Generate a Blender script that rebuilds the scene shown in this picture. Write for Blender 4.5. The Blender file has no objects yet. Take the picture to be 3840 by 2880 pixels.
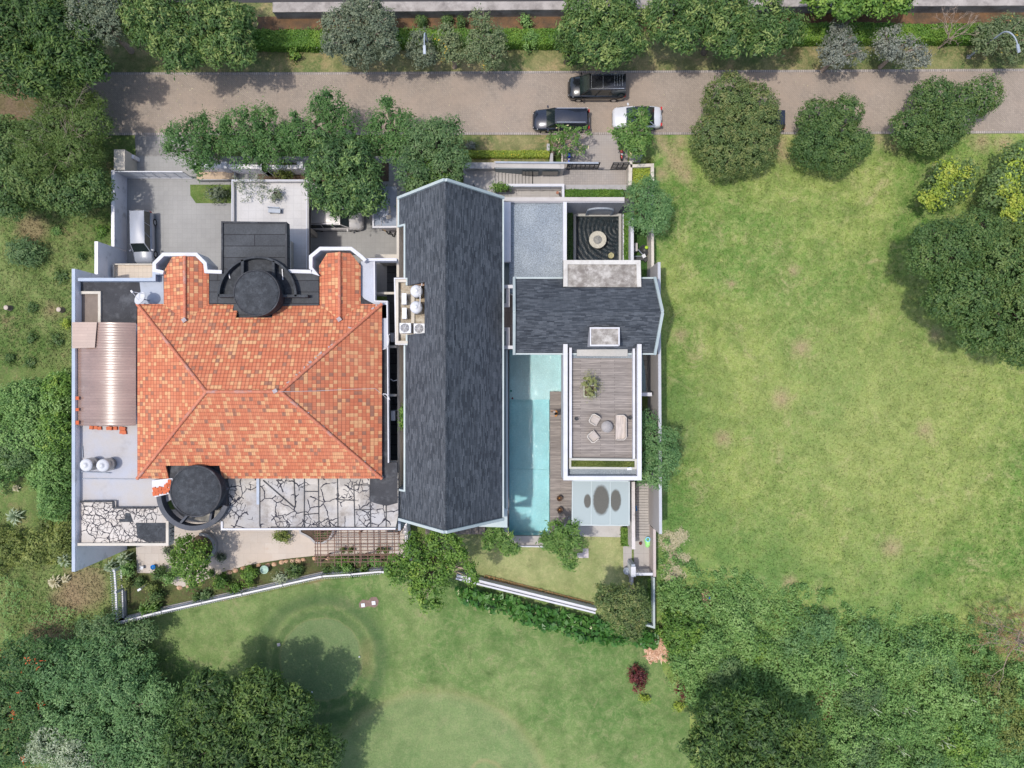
import bpy, math, random
import numpy as np
from mathutils import Vector, Matrix

# ------------------------------------------------------------------ camera, sky, sun, exposure
H = 58.0                       # height of the drone above the ground
K = 36.0 / (24.0 * 3840.0)     # metres per photo pixel per metre of distance
sc = bpy.context.scene
cam_d = bpy.data.cameras.new("camera"); cam_d.lens = 24.0; cam_d.sensor_width = 36.0
cam_d.clip_start = 0.5; cam_d.clip_end = 2000.0
cam = bpy.data.objects.new("camera", cam_d); sc.collection.objects.link(cam)
cam.location = (0, 0, H); cam.rotation_euler = (0, 0, 0); sc.camera = cam

SH = Vector((0.33, 0.07, -1.0)).normalized()      # direction the sunlight travels
SUN_EL = math.asin(-SH.z); SUN_AZ = math.atan2(-SH.x, -SH.y)
world = bpy.data.worlds.new("World"); sc.world = world; world.use_nodes = True
wn = world.node_tree.nodes; wl = world.node_tree.links
sky = wn.new("ShaderNodeTexSky"); sky.sky_type = 'NISHITA'; sky.sun_disc = False
sky.sun_elevation = SUN_EL; sky.sun_rotation = SUN_AZ; sky.air_density = 1.0; sky.dust_density = 2.0; sky.ozone_density = 0.0
wl.new(sky.outputs[0], wn['Background'].inputs[0]); wn['Background'].inputs[1].default_value = 0.15
sun_d = bpy.data.lights.new("sun", 'SUN'); sun_d.energy = 2.0; sun_d.angle = math.radians(1.5); sun_d.color = (1.0, 0.95, 0.87)
sun = bpy.data.objects.new("sun", sun_d); sc.collection.objects.link(sun)
sun.rotation_euler = SH.to_track_quat('-Z', 'Y').to_euler(); sun.location = (-20, -5, 60)
sc.view_settings.view_transform = 'Standard'; sc.view_settings.look = 'None'
sc.view_settings.exposure = 0.66; sc.view_settings.gamma = 1.0
sc.cycles.max_bounces = 6; sc.cycles.diffuse_bounces = 3; sc.cycles.glossy_bounces = 2; sc.cycles.transmission_bounces = 4; sc.cycles.transparent_max_bounces = 6
sc.cycles.caustics_reflective = False; sc.cycles.caustics_refractive = False

# ------------------------------------------------------------------ placing helpers
FR = {'G': (2625, 300, 1.0453), 'O': (0, 0, 0.57604), 'A1': (0, 0, 2.212), 'A2': (950, 0, 2.212), 'A3': (1900, 0, 2.212), 'A4': (2840, 0, 2.212),
      'A5': (200, 700, 2.765), 'A6': (900, 600, 2.765), 'A7': (200, 1250, 2.765), 'A8': (900, 1150, 2.765),
      'B1': (250, 1700, 2.765), 'B2': (900, 1700, 2.765), 'B3': (1650, 500, 2.4578), 'B4': (1850, 1000, 3.16),
      'B5': (1850, 1450, 3.16), 'B6': (1850, 1900, 3.16), 'B7': (1400, 1100, 1.8433), 'B8': (1400, 1850, 2.765),
      'D1': (0, 2130, 2.212), 'D2': (950, 2130, 2.212), 'D3': (1900, 2130, 2.212), 'D4': (2840, 2130, 2.212),
      'D5': (2400, 700, 1.5361), 'D6': (2400, 1500, 1.5361), 'D7': (0, 700, 2.074), 'D8': (0, 1400, 2.074),
      'E1': (2320, 850, 8.295), 'E3': (1460, 1020, 5.53), 'E4': (2080, 480, 6.9125), 'E5': (760, 800, 3.77),
      'E6': (560, 1680, 4.88), 'E7': (2120, 600, 4.1475), 'E8': (1350, 640, 5.184)}
def uv(f, x, y):
    X, Y, s = FR[f]; return (X + x / s - 1920.0, -(Y + y / s - 1440.0))
def P(f, x, y, z=0.0):
    u, v = uv(f, x, y); return Vector((u * K * (H - z), v * K * (H - z), z))
def PS(f, pts, z=0.0): return [P(f, x, y, z) for x, y in pts]
def M(px, z=0.0):              # metres for a length in photo pixels at height z
    return px * K * (H - z)

# ------------------------------------------------------------------ objects
COL = sc.collection
def tag(o, label=None, cat=None, group=None, kind=None):
    if label: o['label'] = label
    if cat: o['category'] = cat
    if group: o['group'] = group
    if kind: o['kind'] = kind
    return o
def thing(name, label, cat, loc, group=None, rz=0.0):
    o = bpy.data.objects.new(name, None); COL.objects.link(o); o.empty_display_size = 0.3
    o.location = loc; o.rotation_euler = (0, 0, rz)
    return tag(o, label, cat, group)
def copy_tree(o, parent=None):
    c = o.copy(); COL.objects.link(c); c.parent = parent
    for ch in [x for x in bpy.data.objects if x.parent is o]: copy_tree(ch, c)
    return c
def wloc(o):
    v = Vector((0, 0, 0))
    while o is not None: v += Vector(o.location); o = o.parent
    return v

class MB:
    """collects polygons (world coordinates) and links them as one mesh object"""
    def __init__(s): s.v = []; s.f = []; s.m = []; s.sm = []
    def face(s, pts, m=0, sm=False):
        b = len(s.v); s.v += [tuple(p) for p in pts]; s.f.append(tuple(range(b, b + len(pts)))); s.m.append(m); s.sm.append(sm)
    def mesh(s, vs, fs, m=0, sm=False):
        b = len(s.v); s.v += [tuple(p) for p in vs]
        for f in fs: s.f.append(tuple(b + i for i in f)); s.m.append(m); s.sm.append(sm)
    def prism(s, poly, z0, z1, m=0, top=None):
        """vertical prism of a plan polygon"""
        n = len(poly); a = sum(poly[i][0] * poly[(i + 1) % n][1] - poly[(i + 1) % n][0] * poly[i][1] for i in range(n))
        if a < 0: poly = list(reversed(poly))
        vs = [(p[0], p[1], z0) for p in poly] + [(p[0], p[1], z1) for p in poly]
        fs = [tuple(reversed(range(n)))] + [(i, (i + 1) % n, n + (i + 1) % n, n + i) for i in range(n)]
        s.mesh(vs, fs, m); s.mesh([vs[n + i] for i in range(n)], [tuple(range(n))], m if top is None else top)
    def box(s, c, size, rz=0.0, m=0):
        """c = centre of the base"""
        hx, hy, hz = size[0] / 2, size[1] / 2, size[2]; ca, sa = math.cos(rz), math.sin(rz)
        pl = [(c[0] + x * ca - y * sa, c[1] + x * sa + y * ca) for x, y in ((-hx, -hy), (hx, -hy), (hx, hy), (-hx, hy))]
        s.prism(pl, c[2], c[2] + hz, m)
    def bar(s, a, b, w, h, m=0):
        """rectangular bar from a to b (any direction)"""
        a = Vector(a); b = Vector(b); d = (b - a)
        if d.length < 1e-5: return
        d.normalize(); up = Vector((0, 0, 1)) if abs(d.z) < 0.9 else Vector((0, 1, 0))
        sd = d.cross(up).normalized() * w / 2; u2 = sd.cross(d).normalized() * h / 2
        vs = [q + sg * sd + tg * u2 for q in (a, b) for sg, tg in ((-1, -1), (1, -1), (1, 1), (-1, 1))]
        s.mesh(vs, [(0, 1, 2, 3), (7, 6, 5, 4), (0, 4, 5, 1), (1, 5, 6, 2), (2, 6, 7, 3), (3, 7, 4, 0)], m)
    def tube(s, path, rad, n=8, m=0, cap=True):
        path = [Vector(p) for p in path]; L = len(path)
        if not hasattr(rad, '__len__'): rad = [rad] * L
        vs = []; prev = None
        for i, p in enumerate(path):
            d = (path[min(i + 1, L - 1)] - path[max(i - 1, 0)])
            if d.length < 1e-6: d = Vector((0, 0, 1))
            d.normalize(); a = prev if prev is not None else (Vector((1, 0, 0)) if abs(d.x) < 0.8 else Vector((0, 1, 0)))
            sd = (a - d * a.dot(d)); sd = sd.normalized() if sd.length > 1e-4 else d.orthogonal().normalized(); prev = sd; u = d.cross(sd)
            for k in range(n):
                t = 2 * math.pi * k / n; vs.append(p + (sd * math.cos(t) + u * math.sin(t)) * rad[i])
        fs = [(i * n + k, i * n + (k + 1) % n, (i + 1) * n + (k + 1) % n, (i + 1) * n + k) for i in range(L - 1) for k in range(n)]
        s.mesh(vs, fs, m, True)
        if cap: s.face(list(reversed(vs[:n])), m); s.face(vs[-n:], m)
    def lathe(s, c, prof, n=32, m=0, sm=True):
        """prof: (radius, z) from bottom to top, z relative to c"""
        vs = []; fs = []
        for r, z in prof:
            for k in range(n):
                t = 2 * math.pi * k / n; vs.append((c[0] + r * math.cos(t), c[1] + r * math.sin(t), c[2] + z))
        for i in range(len(prof) - 1):
            for k in range(n): fs.append((i * n + k, i * n + (k + 1) % n, (i + 1) * n + (k + 1) % n, (i + 1) * n + k))
        s.mesh(vs, fs, m, sm)
        if prof[-1][0] > 1e-4: s.face(vs[-n:], m)
        if prof[0][0] > 1e-4: s.face(list(reversed(vs[:n])), m)
    def wall(s, pts, z0, z1, t, closed=False, m=0):
        """wall of thickness t along a plan polyline with mitred corners"""
        pts = [Vector((p[0], p[1])) for p in pts]; n = len(pts); L = []; R = []
        for i in range(n):
            a = pts[i - 1] if (i > 0 or closed) else None; b = pts[(i + 1) % n] if (i < n - 1 or closed) else None
            d1 = (pts[i] - a).normalized() if a is not None else None; d2 = (b - pts[i]).normalized() if b is not None else None
            if d1 is None: d1 = d2
            if d2 is None: d2 = d1
            n1 = Vector((-d1.y, d1.x)); n2 = Vector((-d2.y, d2.x)); mm = (n1 + n2)
            mm = mm.normalized() if mm.length > 1e-4 else n1; k = (t / 2) / max(0.35, mm.dot(n1))
            L.append(pts[i] + mm * k); R.append(pts[i] - mm * k)
        rng = range(n if closed else n - 1)
        for i in rng:
            j = (i + 1) % n
            q = [L[i], R[i], R[j], L[j]]; vs = [(p.x, p.y, z0) for p in q] + [(p.x, p.y, z1) for p in q]
            fs = [(4, 5, 6, 7), (0, 3, 2, 1), (1, 2, 6, 5), (0, 4, 7, 3)]
            if not closed and i == 0: fs.append((0, 1, 5, 4))
            if not closed and i == n - 2: fs.append((2, 3, 7, 6))
            s.mesh(vs, fs, m)
    def build(s, name, mats, parent=None, local=False, uvs=False, bevel=0.0):
        if not isinstance(mats, (list, tuple)): mats = [mats]
        V = np.array(s.v, dtype=np.float64)
        if parent is None and not local:
            org = np.array([(V[:, 0].min() + V[:, 0].max()) / 2, (V[:, 1].min() + V[:, 1].max()) / 2, V[:, 2].min()])
        elif local: org = np.zeros(3)
        else: org = np.array(wloc(parent))
        me = bpy.data.meshes.new(name); me.from_pydata((V - org).tolist(), [], s.f); 
        for mt in mats: me.materials.append(mt)
        me.polygons.foreach_set('material_index', s.m); me.polygons.foreach_set('use_smooth', s.sm); me.update()
        if uvs: auto_uv(me, V)
        o = bpy.data.objects.new(name, me); COL.objects.link(o)
        if parent is None and not local: o.location = org
        if parent is not None: o.parent = parent
        if bevel:
            b = o.modifiers.new('bevel', 'BEVEL'); b.width = bevel; b.segments = 2; b.limit_method = 'ANGLE'; b.angle_limit = 0.7
        return o
def auto_uv(me, V):
    """uv in metres: u along the horizontal of each face's plane, v up its slope"""
    lay = me.uv_layers.new(name='UVMap')
    for p in me.polygons:
        n = p.normal
        if abs(n.z) > 0.999: U = Vector((1, 0, 0)); W = Vector((0, 1, 0))
        else: U = Vector((0, 0, 1)).cross(n).normalized(); W = n.cross(U).normalized()
        for li in p.loop_indices:
            c = Vector(V[me.loops[li].vertex_index]); lay.data[li].uv = (c.dot(U), c.dot(W))
def np_mesh(name, V, F, mats, parent=None, tint=None, tint2=None, smooth=False, org=None):
    """V (n,3) world, F (m,4) quads; tint = one float per face"""
    if org is None:
        org = np.array(wloc(parent)) if parent is not None else np.array([V[:, 0].mean(), V[:, 1].mean(), V[:, 2].min()])
    me = bpy.data.meshes.new(name); nv, nf = len(V), len(F); k = F.shape[1]
    me.vertices.add(nv); me.vertices.foreach_set('co', (V - org).astype(np.float32).ravel())
    me.loops.add(nf * k); me.loops.foreach_set('vertex_index', F.astype(np.int32).ravel())
    me.polygons.add(nf); me.polygons.foreach_set('loop_start', np.arange(0, nf * k, k, dtype=np.int32))
    me.update(calc_edges=True)
    if smooth: me.polygons.foreach_set('use_smooth', [True] * nf)
    if tint is not None:
        a = me.attributes.new('tint', 'FLOAT', 'FACE'); a.data.foreach_set('value', tint.astype(np.float32))
    if not isinstance(mats, (list, tuple)): mats = [mats]
    for mt in mats: me.materials.append(mt)
    o = bpy.data.objects.new(name, me); COL.objects.link(o)
    if parent is None: o.location = org
    else: o.parent = parent
    return o

# ------------------------------------------------------------------ materials
def newmat(name):
    m = bpy.data.materials.new(name); m.use_nodes = True; nt = m.node_tree; b = nt.nodes['Principled BSDF']
    return m, nt, b
def N(nt, typ, **kw):
    n = nt.nodes.new(typ)
    for k, v in kw.items():
        if k.startswith('i_'): n.inputs[k[2:].replace('_', ' ')].default_value = v
        else: setattr(n, k, v)
    return n
def rgb(c): return (c[0], c[1], c[2], 1.0)
def noise(nt, vec, scale, detail=4.0, rough=0.55, dist=0.0):
    n = N(nt, 'ShaderNodeTexNoise'); n.inputs['Scale'].default_value = scale; n.inputs['Detail'].default_value = detail
    n.inputs['Roughness'].default_value = rough; n.inputs['Distortion'].default_value = dist; nt.links.new(vec, n.inputs['Vector']); return n.outputs['Fac']
def ramp(nt, fac, stops, const=False):
    r = N(nt, 'ShaderNodeValToRGB'); el = r.color_ramp.elements
    if const: r.color_ramp.interpolation = 'CONSTANT'
    while len(el) < len(stops): el.new(0.5)
    for e, (p, c) in zip(el, stops): e.position = p; e.color = rgb(c) if hasattr(c, '__len__') else (c, c, c, 1)
    nt.links.new(fac, r.inputs[0]); return r.outputs[0]
def mix(nt, fac, a, b, mode='MIX'):
    n = N(nt, 'ShaderNodeMix', data_type='RGBA', blend_type=mode)
    for i, v in ((0, fac), (6, a), (7, b)):
        s = n.inputs[i]
        if isinstance(v, bpy.types.NodeSocket): nt.links.new(v, s)
        elif hasattr(v, '__len__'): s.default_value = rgb(v)
        else: s.default_value = v if i == 0 else (v, v, v, 1)
    return n.outputs[2]
def mth(nt, op, a, b=None, c=None, clamp=False):
    n = N(nt, 'ShaderNodeMath', operation=op); n.use_clamp = clamp
    for i, v in enumerate((a, b, c)):
        if v is None: continue
        if isinstance(v, bpy.types.NodeSocket): nt.links.new(v, n.inputs[i])
        else: n.inputs[i].default_value = v
    return n.outputs[0]
def pos(nt): return N(nt, 'ShaderNodeNewGeometry').outputs['Position']
def uvn(nt): return N(nt, 'ShaderNodeUVMap').outputs[0]
def mapping(nt, vec, scale=(1, 1, 1), rot=(0, 0, 0), loc=(0, 0, 0)):
    n = N(nt, 'ShaderNodeMapping'); n.inputs['Scale'].default_value = scale; n.inputs['Rotation'].default_value = rot; n.inputs['Location'].default_value = loc
    nt.links.new(vec, n.inputs[0]); return n.outputs[0]
def bump(nt, b, h, strength=0.3, dist=0.02):
    n = N(nt, 'ShaderNodeBump'); n.inputs['Strength'].default_value = strength; n.inputs['Distance'].default_value = dist
    nt.links.new(h, n.inputs['Height']); nt.links.new(n.outputs[0], b.inputs['Normal'])
def spec(b, rough, sp=0.3, metal=0.0):
    b.inputs['Roughness'].default_value = rough; b.inputs['Specular IOR Level'].default_value = sp; b.inputs['Metallic'].default_value = metal
MATS = {}
def plain(name, c, c2=None, scale=1.2, rough=0.7, sp=0.25, metal=0.0, grain=0.12, gs=14.0, bmp=0.15, stain=None, stain_c=(0.1, 0.09, 0.08), stain_s=0.8):
    """surface colour that wanders between c and c2, with fine grain, and blotchy stains"""
    if name in MATS: return MATS[name]
    m, nt, b = newmat(name); p = pos(nt)
    if c2 is None: c2 = tuple(x * 0.86 for x in c)
    col = mix(nt, ramp(nt, noise(nt, p, scale, 5.0), [(0.35, 0.0), (0.65, 1.0)]), c, c2)
    g = noise(nt, p, gs, 3.0, 0.7)
    col = mix(nt, 1.0, col, ramp(nt, g, [(0.25, 1.0 - grain), (0.75, 1.0 + grain)]), 'MULTIPLY')
    if stain:
        s = ramp(nt, noise(nt, p, stain_s, 8.0, 0.7), [(0.62 - stain * 0.2, 0.0), (0.74 - stain * 0.12, 1.0)])
        col = mix(nt, mth(nt, 'MULTIPLY', s, min(1.0, 0.5 + stain * 0.4)), col, stain_c)
    nt.links.new(col, b.inputs['Base Color']); spec(b, rough, sp, metal)
    if bmp: bump(nt, b, g, bmp, 0.01)
    MATS[name] = m; return m
# ------------------------------------------------------------------ named materials
def m_tiles():
    m, nt, b = newmat('clay_tiles'); u = uvn(nt); s = N(nt, 'ShaderNodeSeparateXYZ'); nt.links.new(u, s.inputs[0])
    tu = mth(nt, 'DIVIDE', s.outputs[0], 0.27); tv = mth(nt, 'DIVIDE', s.outputs[1], 0.30)
    cell = N(nt, 'ShaderNodeCombineXYZ'); nt.links.new(mth(nt, 'FLOOR', tu), cell.inputs[0]); nt.links.new(mth(nt, 'FLOOR', tv), cell.inputs[1])
    w = N(nt, 'ShaderNodeTexWhiteNoise', noise_dimensions='3D'); nt.links.new(cell.outputs[0], w.inputs['Vector'])
    col = ramp(nt, w.outputs['Value'], [(0.0, (0.49, 0.160, 0.082)), (0.3, (0.455, 0.142, 0.073)), (0.52, (0.51, 0.195, 0.100)), (0.70, (0.57, 0.310, 0.155)), (0.92, (0.25, 0.125, 0.085))], True)
    col = mix(nt, ramp(nt, w.outputs['Color'], [(0.2, 0.0), (0.9, 0.18)]), col, (0.50, 0.15, 0.06))
    p = pos(nt); col = mix(nt, mth(nt, 'MULTIPLY', ramp(nt, noise(nt, p, 0.35, 5), [(0.45, 0.0), (0.75, 1.0)]), 0.3), col, (0.52, 0.24, 0.145))
    col = mix(nt, ramp(nt, noise(nt, p, 2.2, 6, 0.7), [(0.66, 0.0), (0.76, 0.45)]), col, (0.26, 0.17, 0.15))
    fu = mth(nt, 'FRACT', mth(nt, 'MULTIPLY', tu, 1.0)); fv = mth(nt, 'FRACT', tv)
    lu = mth(nt, 'LESS_THAN', fu, 0.11); lv = mth(nt, 'LESS_THAN', fv, 0.13)
    line = mth(nt, 'MAXIMUM', mth(nt, 'MULTIPLY', lu, 0.55), mth(nt, 'MULTIPLY', lv, 0.75))
    col = mix(nt, line, col, (0.16, 0.045, 0.03)); nt.links.new(col, b.inputs['Base Color']); spec(b, 0.65, 0.25)
    h = mth(nt, 'ADD', mth(nt, 'SINE', mth(nt, 'MULTIPLY', fu, 6.283)), mth(nt, 'MULTIPLY', fv, -0.8)); bump(nt, b, h, 0.55, 0.03)
    return m
def m_slate():
    m, nt, b = newmat('slate_shingles'); u = uvn(nt)
    br = N(nt, 'ShaderNodeTexBrick'); br.offset = 0.37; br.offset_frequency = 2; br.squash = 0.7; br.squash_frequency = 3; nt.links.new(u, br.inputs['Vector'])
    for k, v in (('Scale', 1.0), ('Mortar Size', 0.006), ('Bias', 0.0), ('Brick Width', 0.55), ('Row Height', 0.115)): br.inputs[k].default_value = v
    br.inputs['Color1'].default_value = rgb((0.034, 0.040, 0.050)); br.inputs['Color2'].default_value = rgb((0.104, 0.115, 0.132)); br.inputs['Mortar'].default_value = rgb((0.022, 0.026, 0.033))
    u2 = mapping(nt, u, (1.3, 5.5, 1)); g = noise(nt, u2, 1.0, 6, 0.72)
    col = mix(nt, 1.0, br.outputs['Color'], ramp(nt, g, [(0.3, 0.62), (0.7, 1.35)]), 'MULTIPLY')
    col = mix(nt, ramp(nt, noise(nt, u, 0.28, 4), [(0.4, 0.0), (0.7, 0.25)]), col, (0.082, 0.092, 0.110))
    nt.links.new(col, b.inputs['Base Color']); spec(b, 0.8, 0.2); bump(nt, b, br.outputs['Color'], 0.35, 0.02); return m
def m_bricky(name, c1, c2, mortar, bw, rh, ms, rot=0.0, var=0.2, big=0.4, rough=0.85, stain=None, off=0.5, bigc=None, loc=(0, 0, 0), dark=0.0):
    m, nt, b = newmat(name); p = pos(nt); q = mapping(nt, p, rot=(0, 0, rot), loc=loc)
    br = N(nt, 'ShaderNodeTexBrick'); br.offset = off; nt.links.new(q, br.inputs['Vector'])
    for k, v in (('Scale', 1.0), ('Mortar Size', ms), ('Mortar Smooth', 0.2), ('Brick Width', bw), ('Row Height', rh)): br.inputs[k].default_value = v
    br.inputs['Color1'].default_value = rgb(c1); br.inputs['Color2'].default_value = rgb(c2); br.inputs['Mortar'].default_value = rgb(mortar)
    col = mix(nt, 1.0, br.outputs['Color'], ramp(nt, noise(nt, p, 9.0, 4, 0.75), [(0.25, 1 - var), (0.75, 1 + var)]), 'MULTIPLY')
    col = mix(nt, 1.0, col, ramp(nt, noise(nt, p, 0.3, 5, 0.6), [(0.3, 1 - big), (0.7, 1 + big)]), 'MULTIPLY')
    if bigc: col = mix(nt, ramp(nt, noise(nt, p, 0.16, 6, 0.65), [(0.46, 0.0), (0.66, 0.75)]), col, bigc)
    if stain: col = mix(nt, ramp(nt, noise(nt, p, 0.9, 8, 0.7), [(0.58, 0.0), (0.72, 0.6)]), col, stain)
    nt.links.new(col, b.inputs['Base Color']); spec(b, rough, 0.2); bump(nt, b, br.outputs['Fac'], -0.2, 0.01); return m
def m_grass(name, g1, g2, dry, dry_at=0.58, macro=0.11, fine=0.32, extra=None, dark=None):
    """living lawn: broad drifts between g1 and g2, dry patches, fine blades"""
    m, nt, b = newmat(name); p = pos(nt)
    a = noise(nt, p, macro, 6, 0.62, 0.6); col = mix(nt, ramp(nt, a, [(0.40, 0.0), (0.57, 1.0)]), g1, g2)
    col = mix(nt, ramp(nt, noise(nt, mapping(nt, p, loc=(77, 1, 0)), 1.6, 8, 0.8, 0.5), [(0.45, 0.0), (0.62, 0.6)]), col, tuple(a_ * 0.55 + b_ * 0.6 for a_, b_ in zip(g2, dry)))
    col = mix(nt, mth(nt, 'MULTIPLY', ramp(nt, noise(nt, mapping(nt, p, loc=(9, 3, 0)), 0.55, 6, 0.66, 0.4), [(0.42, 0.0), (0.66, 1.0)]), 0.55), col, tuple(x * 0.62 for x in g1))
    d = ramp(nt, noise(nt, mapping(nt, p, loc=(31, 17, 0)), 0.38, 10, 0.80, 0.7), [(dry_at - 0.02, 0.0), (dry_at + 0.10, 0.75)]); col = mix(nt, d, col, dry)
    w2 = ramp(nt, noise(nt, mapping(nt, p, loc=(5, 71, 0)), 1.1, 9, 0.85, 0.8), [(0.57, 0.0), (0.68, 0.55)]); col = mix(nt, w2, col, dry)
    w3 = ramp(nt, noise(nt, mapping(nt, p, loc=(55, 7, 0)), 0.4, 8, 0.7, 1.0), [(0.57, 0.0), (0.70, 0.6)]); col = mix(nt, w3, col, tuple(x * 0.5 for x in g1))
    if extra: col = extra(nt, p, col)
    f1 = noise(nt, p, 7.0, 5, 0.8); f2 = noise(nt, p, 30.0, 2, 0.7)
    col = mix(nt, 1.0, col, ramp(nt, f1, [(0.28, 1 - fine), (0.72, 1 + fine)]), 'MULTIPLY')
    col = mix(nt, 1.0, col, ramp(nt, f2, [(0.28, 1 - fine * 0.6), (0.72, 1 + fine * 0.6)]), 'MULTIPLY')
    nt.links.new(col, b.inputs['Base Color']); spec(b, 0.9, 0.1); bump(nt, b, f1, 0.6, 0.08); return m
def radial(nt, p, cx, cy, sx=1.0, sy=1.0):
    q = mapping(nt, p, (sx, sy, 0), loc=(-cx * sx, -cy * sy, 0)); n = N(nt, 'ShaderNodeVectorMath', operation='LENGTH'); nt.links.new(q, n.inputs[0])
    wob = noise(nt, p, 0.5, 4, 0.6); return mth(nt, 'ADD', n.outputs['Value'], mth(nt, 'MULTIPLY', mth(nt, 'SUBTRACT', wob, 0.5), 0.7))
def golf_extra(nt, p, col):
    r = radial(nt, p, -16.2, -23.4)                       # the putting green and the mown rings round it
    rr = ramp(nt, mth(nt, 'DIVIDE', r, 8.0), [(0.0, 0.0), (0.42, 0.0), (0.46, 0.45), (0.51, 0.5), (0.55, 0.12), (0.60, 0.62), (0.66, 0.62), (0.74, 0.15), (0.82, 0.0)])
    g = ramp(nt, mth(nt, 'DIVIDE', r, 8.0), [(0.0, 1.0), (0.425, 1.0), (0.445, 0.0)]); col = mix(nt, mth(nt, 'MULTIPLY', g, 0.6), col, (0.135, 0.185, 0.090))
    col = mix(nt, rr, col, (0.055, 0.098, 0.040))
    tan = ramp(nt, mth(nt, 'DIVIDE', r, 8.0), [(0.42, 0.0), (0.44, 0.30), (0.455, 0.0), (0.50, 0.0), (0.56, 0.12), (0.62, 0.0)]); col = mix(nt, tan, col, (0.24, 0.225, 0.12))
    d = radial(nt, p, -12.4, -23.2, 1.0, 0.45); col = mix(nt, ramp(nt, d, [(0.1, 0.35), (0.9, 0.0)]), col, (0.28, 0.22, 0.10))
    f = radial(nt, p, -6.6, -36.1); fr = ramp(nt, mth(nt, 'DIVIDE', f, 14.0), [(0.0, 1.0), (0.70, 1.0), (0.72, 0.0)])
    col = mix(nt, mth(nt, 'MULTIPLY', fr, 0.38), col, (0.20, 0.25, 0.12))
    ed = ramp(nt, mth(nt, 'DIVIDE', f, 14.0), [(0.66, 0.0), (0.712, 0.35), (0.76, 0.0)]); col = mix(nt, ed, col, (0.27, 0.25, 0.12))
    f = radial(nt, p, -2.2, -33.6); ed = ramp(nt, mth(nt, 'DIVIDE', f, 4.0), [(0.34, 0.0), (0.40, 0.5), (0.46, 0.0)]); return mix(nt, ed, col, (0.30, 0.25, 0.13))
def spots(lst, c):
    def ex(nt, p, col):
        for x, y, r in lst:
            d = mth(nt, 'ADD', radial(nt, p, x, y), mth(nt, 'MULTIPLY', mth(nt, 'SUBTRACT', noise(nt, p, 2.2, 8, 0.85), 0.5), 1.9)); col = mix(nt, ramp(nt, mth(nt, 'DIVIDE', d, 4.0), [(max(0.0, r - 0.6) / 4.0, 0.7), ((r + 0.5) / 4.0, 0.0)]), col, c)
        return col
    return ex
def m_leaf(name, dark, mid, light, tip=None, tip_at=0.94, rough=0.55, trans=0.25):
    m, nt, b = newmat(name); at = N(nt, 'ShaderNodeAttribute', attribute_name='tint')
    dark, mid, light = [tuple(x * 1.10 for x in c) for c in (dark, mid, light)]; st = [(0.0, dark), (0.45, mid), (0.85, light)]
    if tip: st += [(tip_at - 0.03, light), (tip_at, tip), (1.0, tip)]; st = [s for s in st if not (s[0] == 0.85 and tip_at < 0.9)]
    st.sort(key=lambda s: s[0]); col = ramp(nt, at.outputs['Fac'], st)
    nt.links.new(col, b.inputs['Base Color']); spec(b, rough, 0.35)
    t = N(nt, 'ShaderNodeBsdfTranslucent'); nt.links.new(mix(nt, 1.0, col, (1.25, 1.35, 0.6), 'MULTIPLY'), t.inputs[0])
    mx = N(nt, 'ShaderNodeMixShader'); mx.inputs[0].default_value = trans; out = nt.nodes['Material Output']
    nt.links.new(b.outputs[0], mx.inputs[1]); nt.links.new(t.outputs[0], mx.inputs[2]); nt.links.new(mx.outputs[0], out.inputs[0]); return m
def m_planks(name, c1, c2, gap, w=0.14, L=2.4, rot=0.0):
    m, nt, b = newmat(name); p = pos(nt); q = mapping(nt, p, rot=(0, 0, rot))
    br = N(nt, 'ShaderNodeTexBrick'); br.offset = 0.41; nt.links.new(q, br.inputs['Vector'])
    for k, v in (('Scale', 1.0), ('Mortar Size', 0.009), ('Mortar Smooth', 0.1), ('Brick Width', L), ('Row Height', w)): br.inputs[k].default_value = v
    br.inputs['Color1'].default_value = rgb(c1); br.inputs['Color2'].default_value = rgb(c2); br.inputs['Mortar'].default_value = rgb(gap)
    g = noise(nt, mapping(nt, q, (0.9, 14, 1)), 1.2, 5, 0.7)
    col = mix(nt, 1.0, br.outputs['Color'], ramp(nt, g, [(0.3, 0.66), (0.7, 1.3)]), 'MULTIPLY')
    nt.links.new(col, b.inputs['Base Color']); spec(b, 0.8, 0.2); bump(nt, b, br.outputs['Fac'], -0.4, 0.01); return m
def m_water(name, tint, wave, strength, rough=0.03, drops=None):
    m, nt, b = newmat(name); p = pos(nt); out = nt.nodes['Material Output']; nt.nodes.remove(b)
    h = noise(nt, mapping(nt, p, (1, 0.55, 1), (0, 0, 0.5)), wave, 3, 0.5, 0.8)
    if drops:
        for cx, cy, sc_, am in drops:
            r = radial(nt, p, cx, cy); h = mth(nt, 'ADD', h, mth(nt, 'MULTIPLY', mth(nt, 'SINE', mth(nt, 'MULTIPLY', r, sc_)), am))
    bn = N(nt, 'ShaderNodeBump'); bn.inputs['Strength'].default_value = strength; bn.inputs['Distance'].default_value = 0.06; nt.links.new(h, bn.inputs['Height'])
    g = N(nt, 'ShaderNodeBsdfGlossy'); g.inputs['Roughness'].default_value = rough; nt.links.new(bn.outputs[0], g.inputs['Normal'])
    t = N(nt, 'ShaderNodeBsdfTransparent'); t.inputs[0].default_value = rgb(tint)
    f = N(nt, 'ShaderNodeFresnel'); f.inputs[0].default_value = 1.33; nt.links.new(bn.outputs[0], f.inputs['Normal'])
    mx = N(nt, 'ShaderNodeMixShader'); nt.links.new(f.outputs[0], mx.inputs[0]); nt.links.new(t.outputs[0], mx.inputs[1]); nt.links.new(g.outputs[0], mx.inputs[2]); nt.links.new(mx.outputs[0], out.inputs[0]); return m
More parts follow.
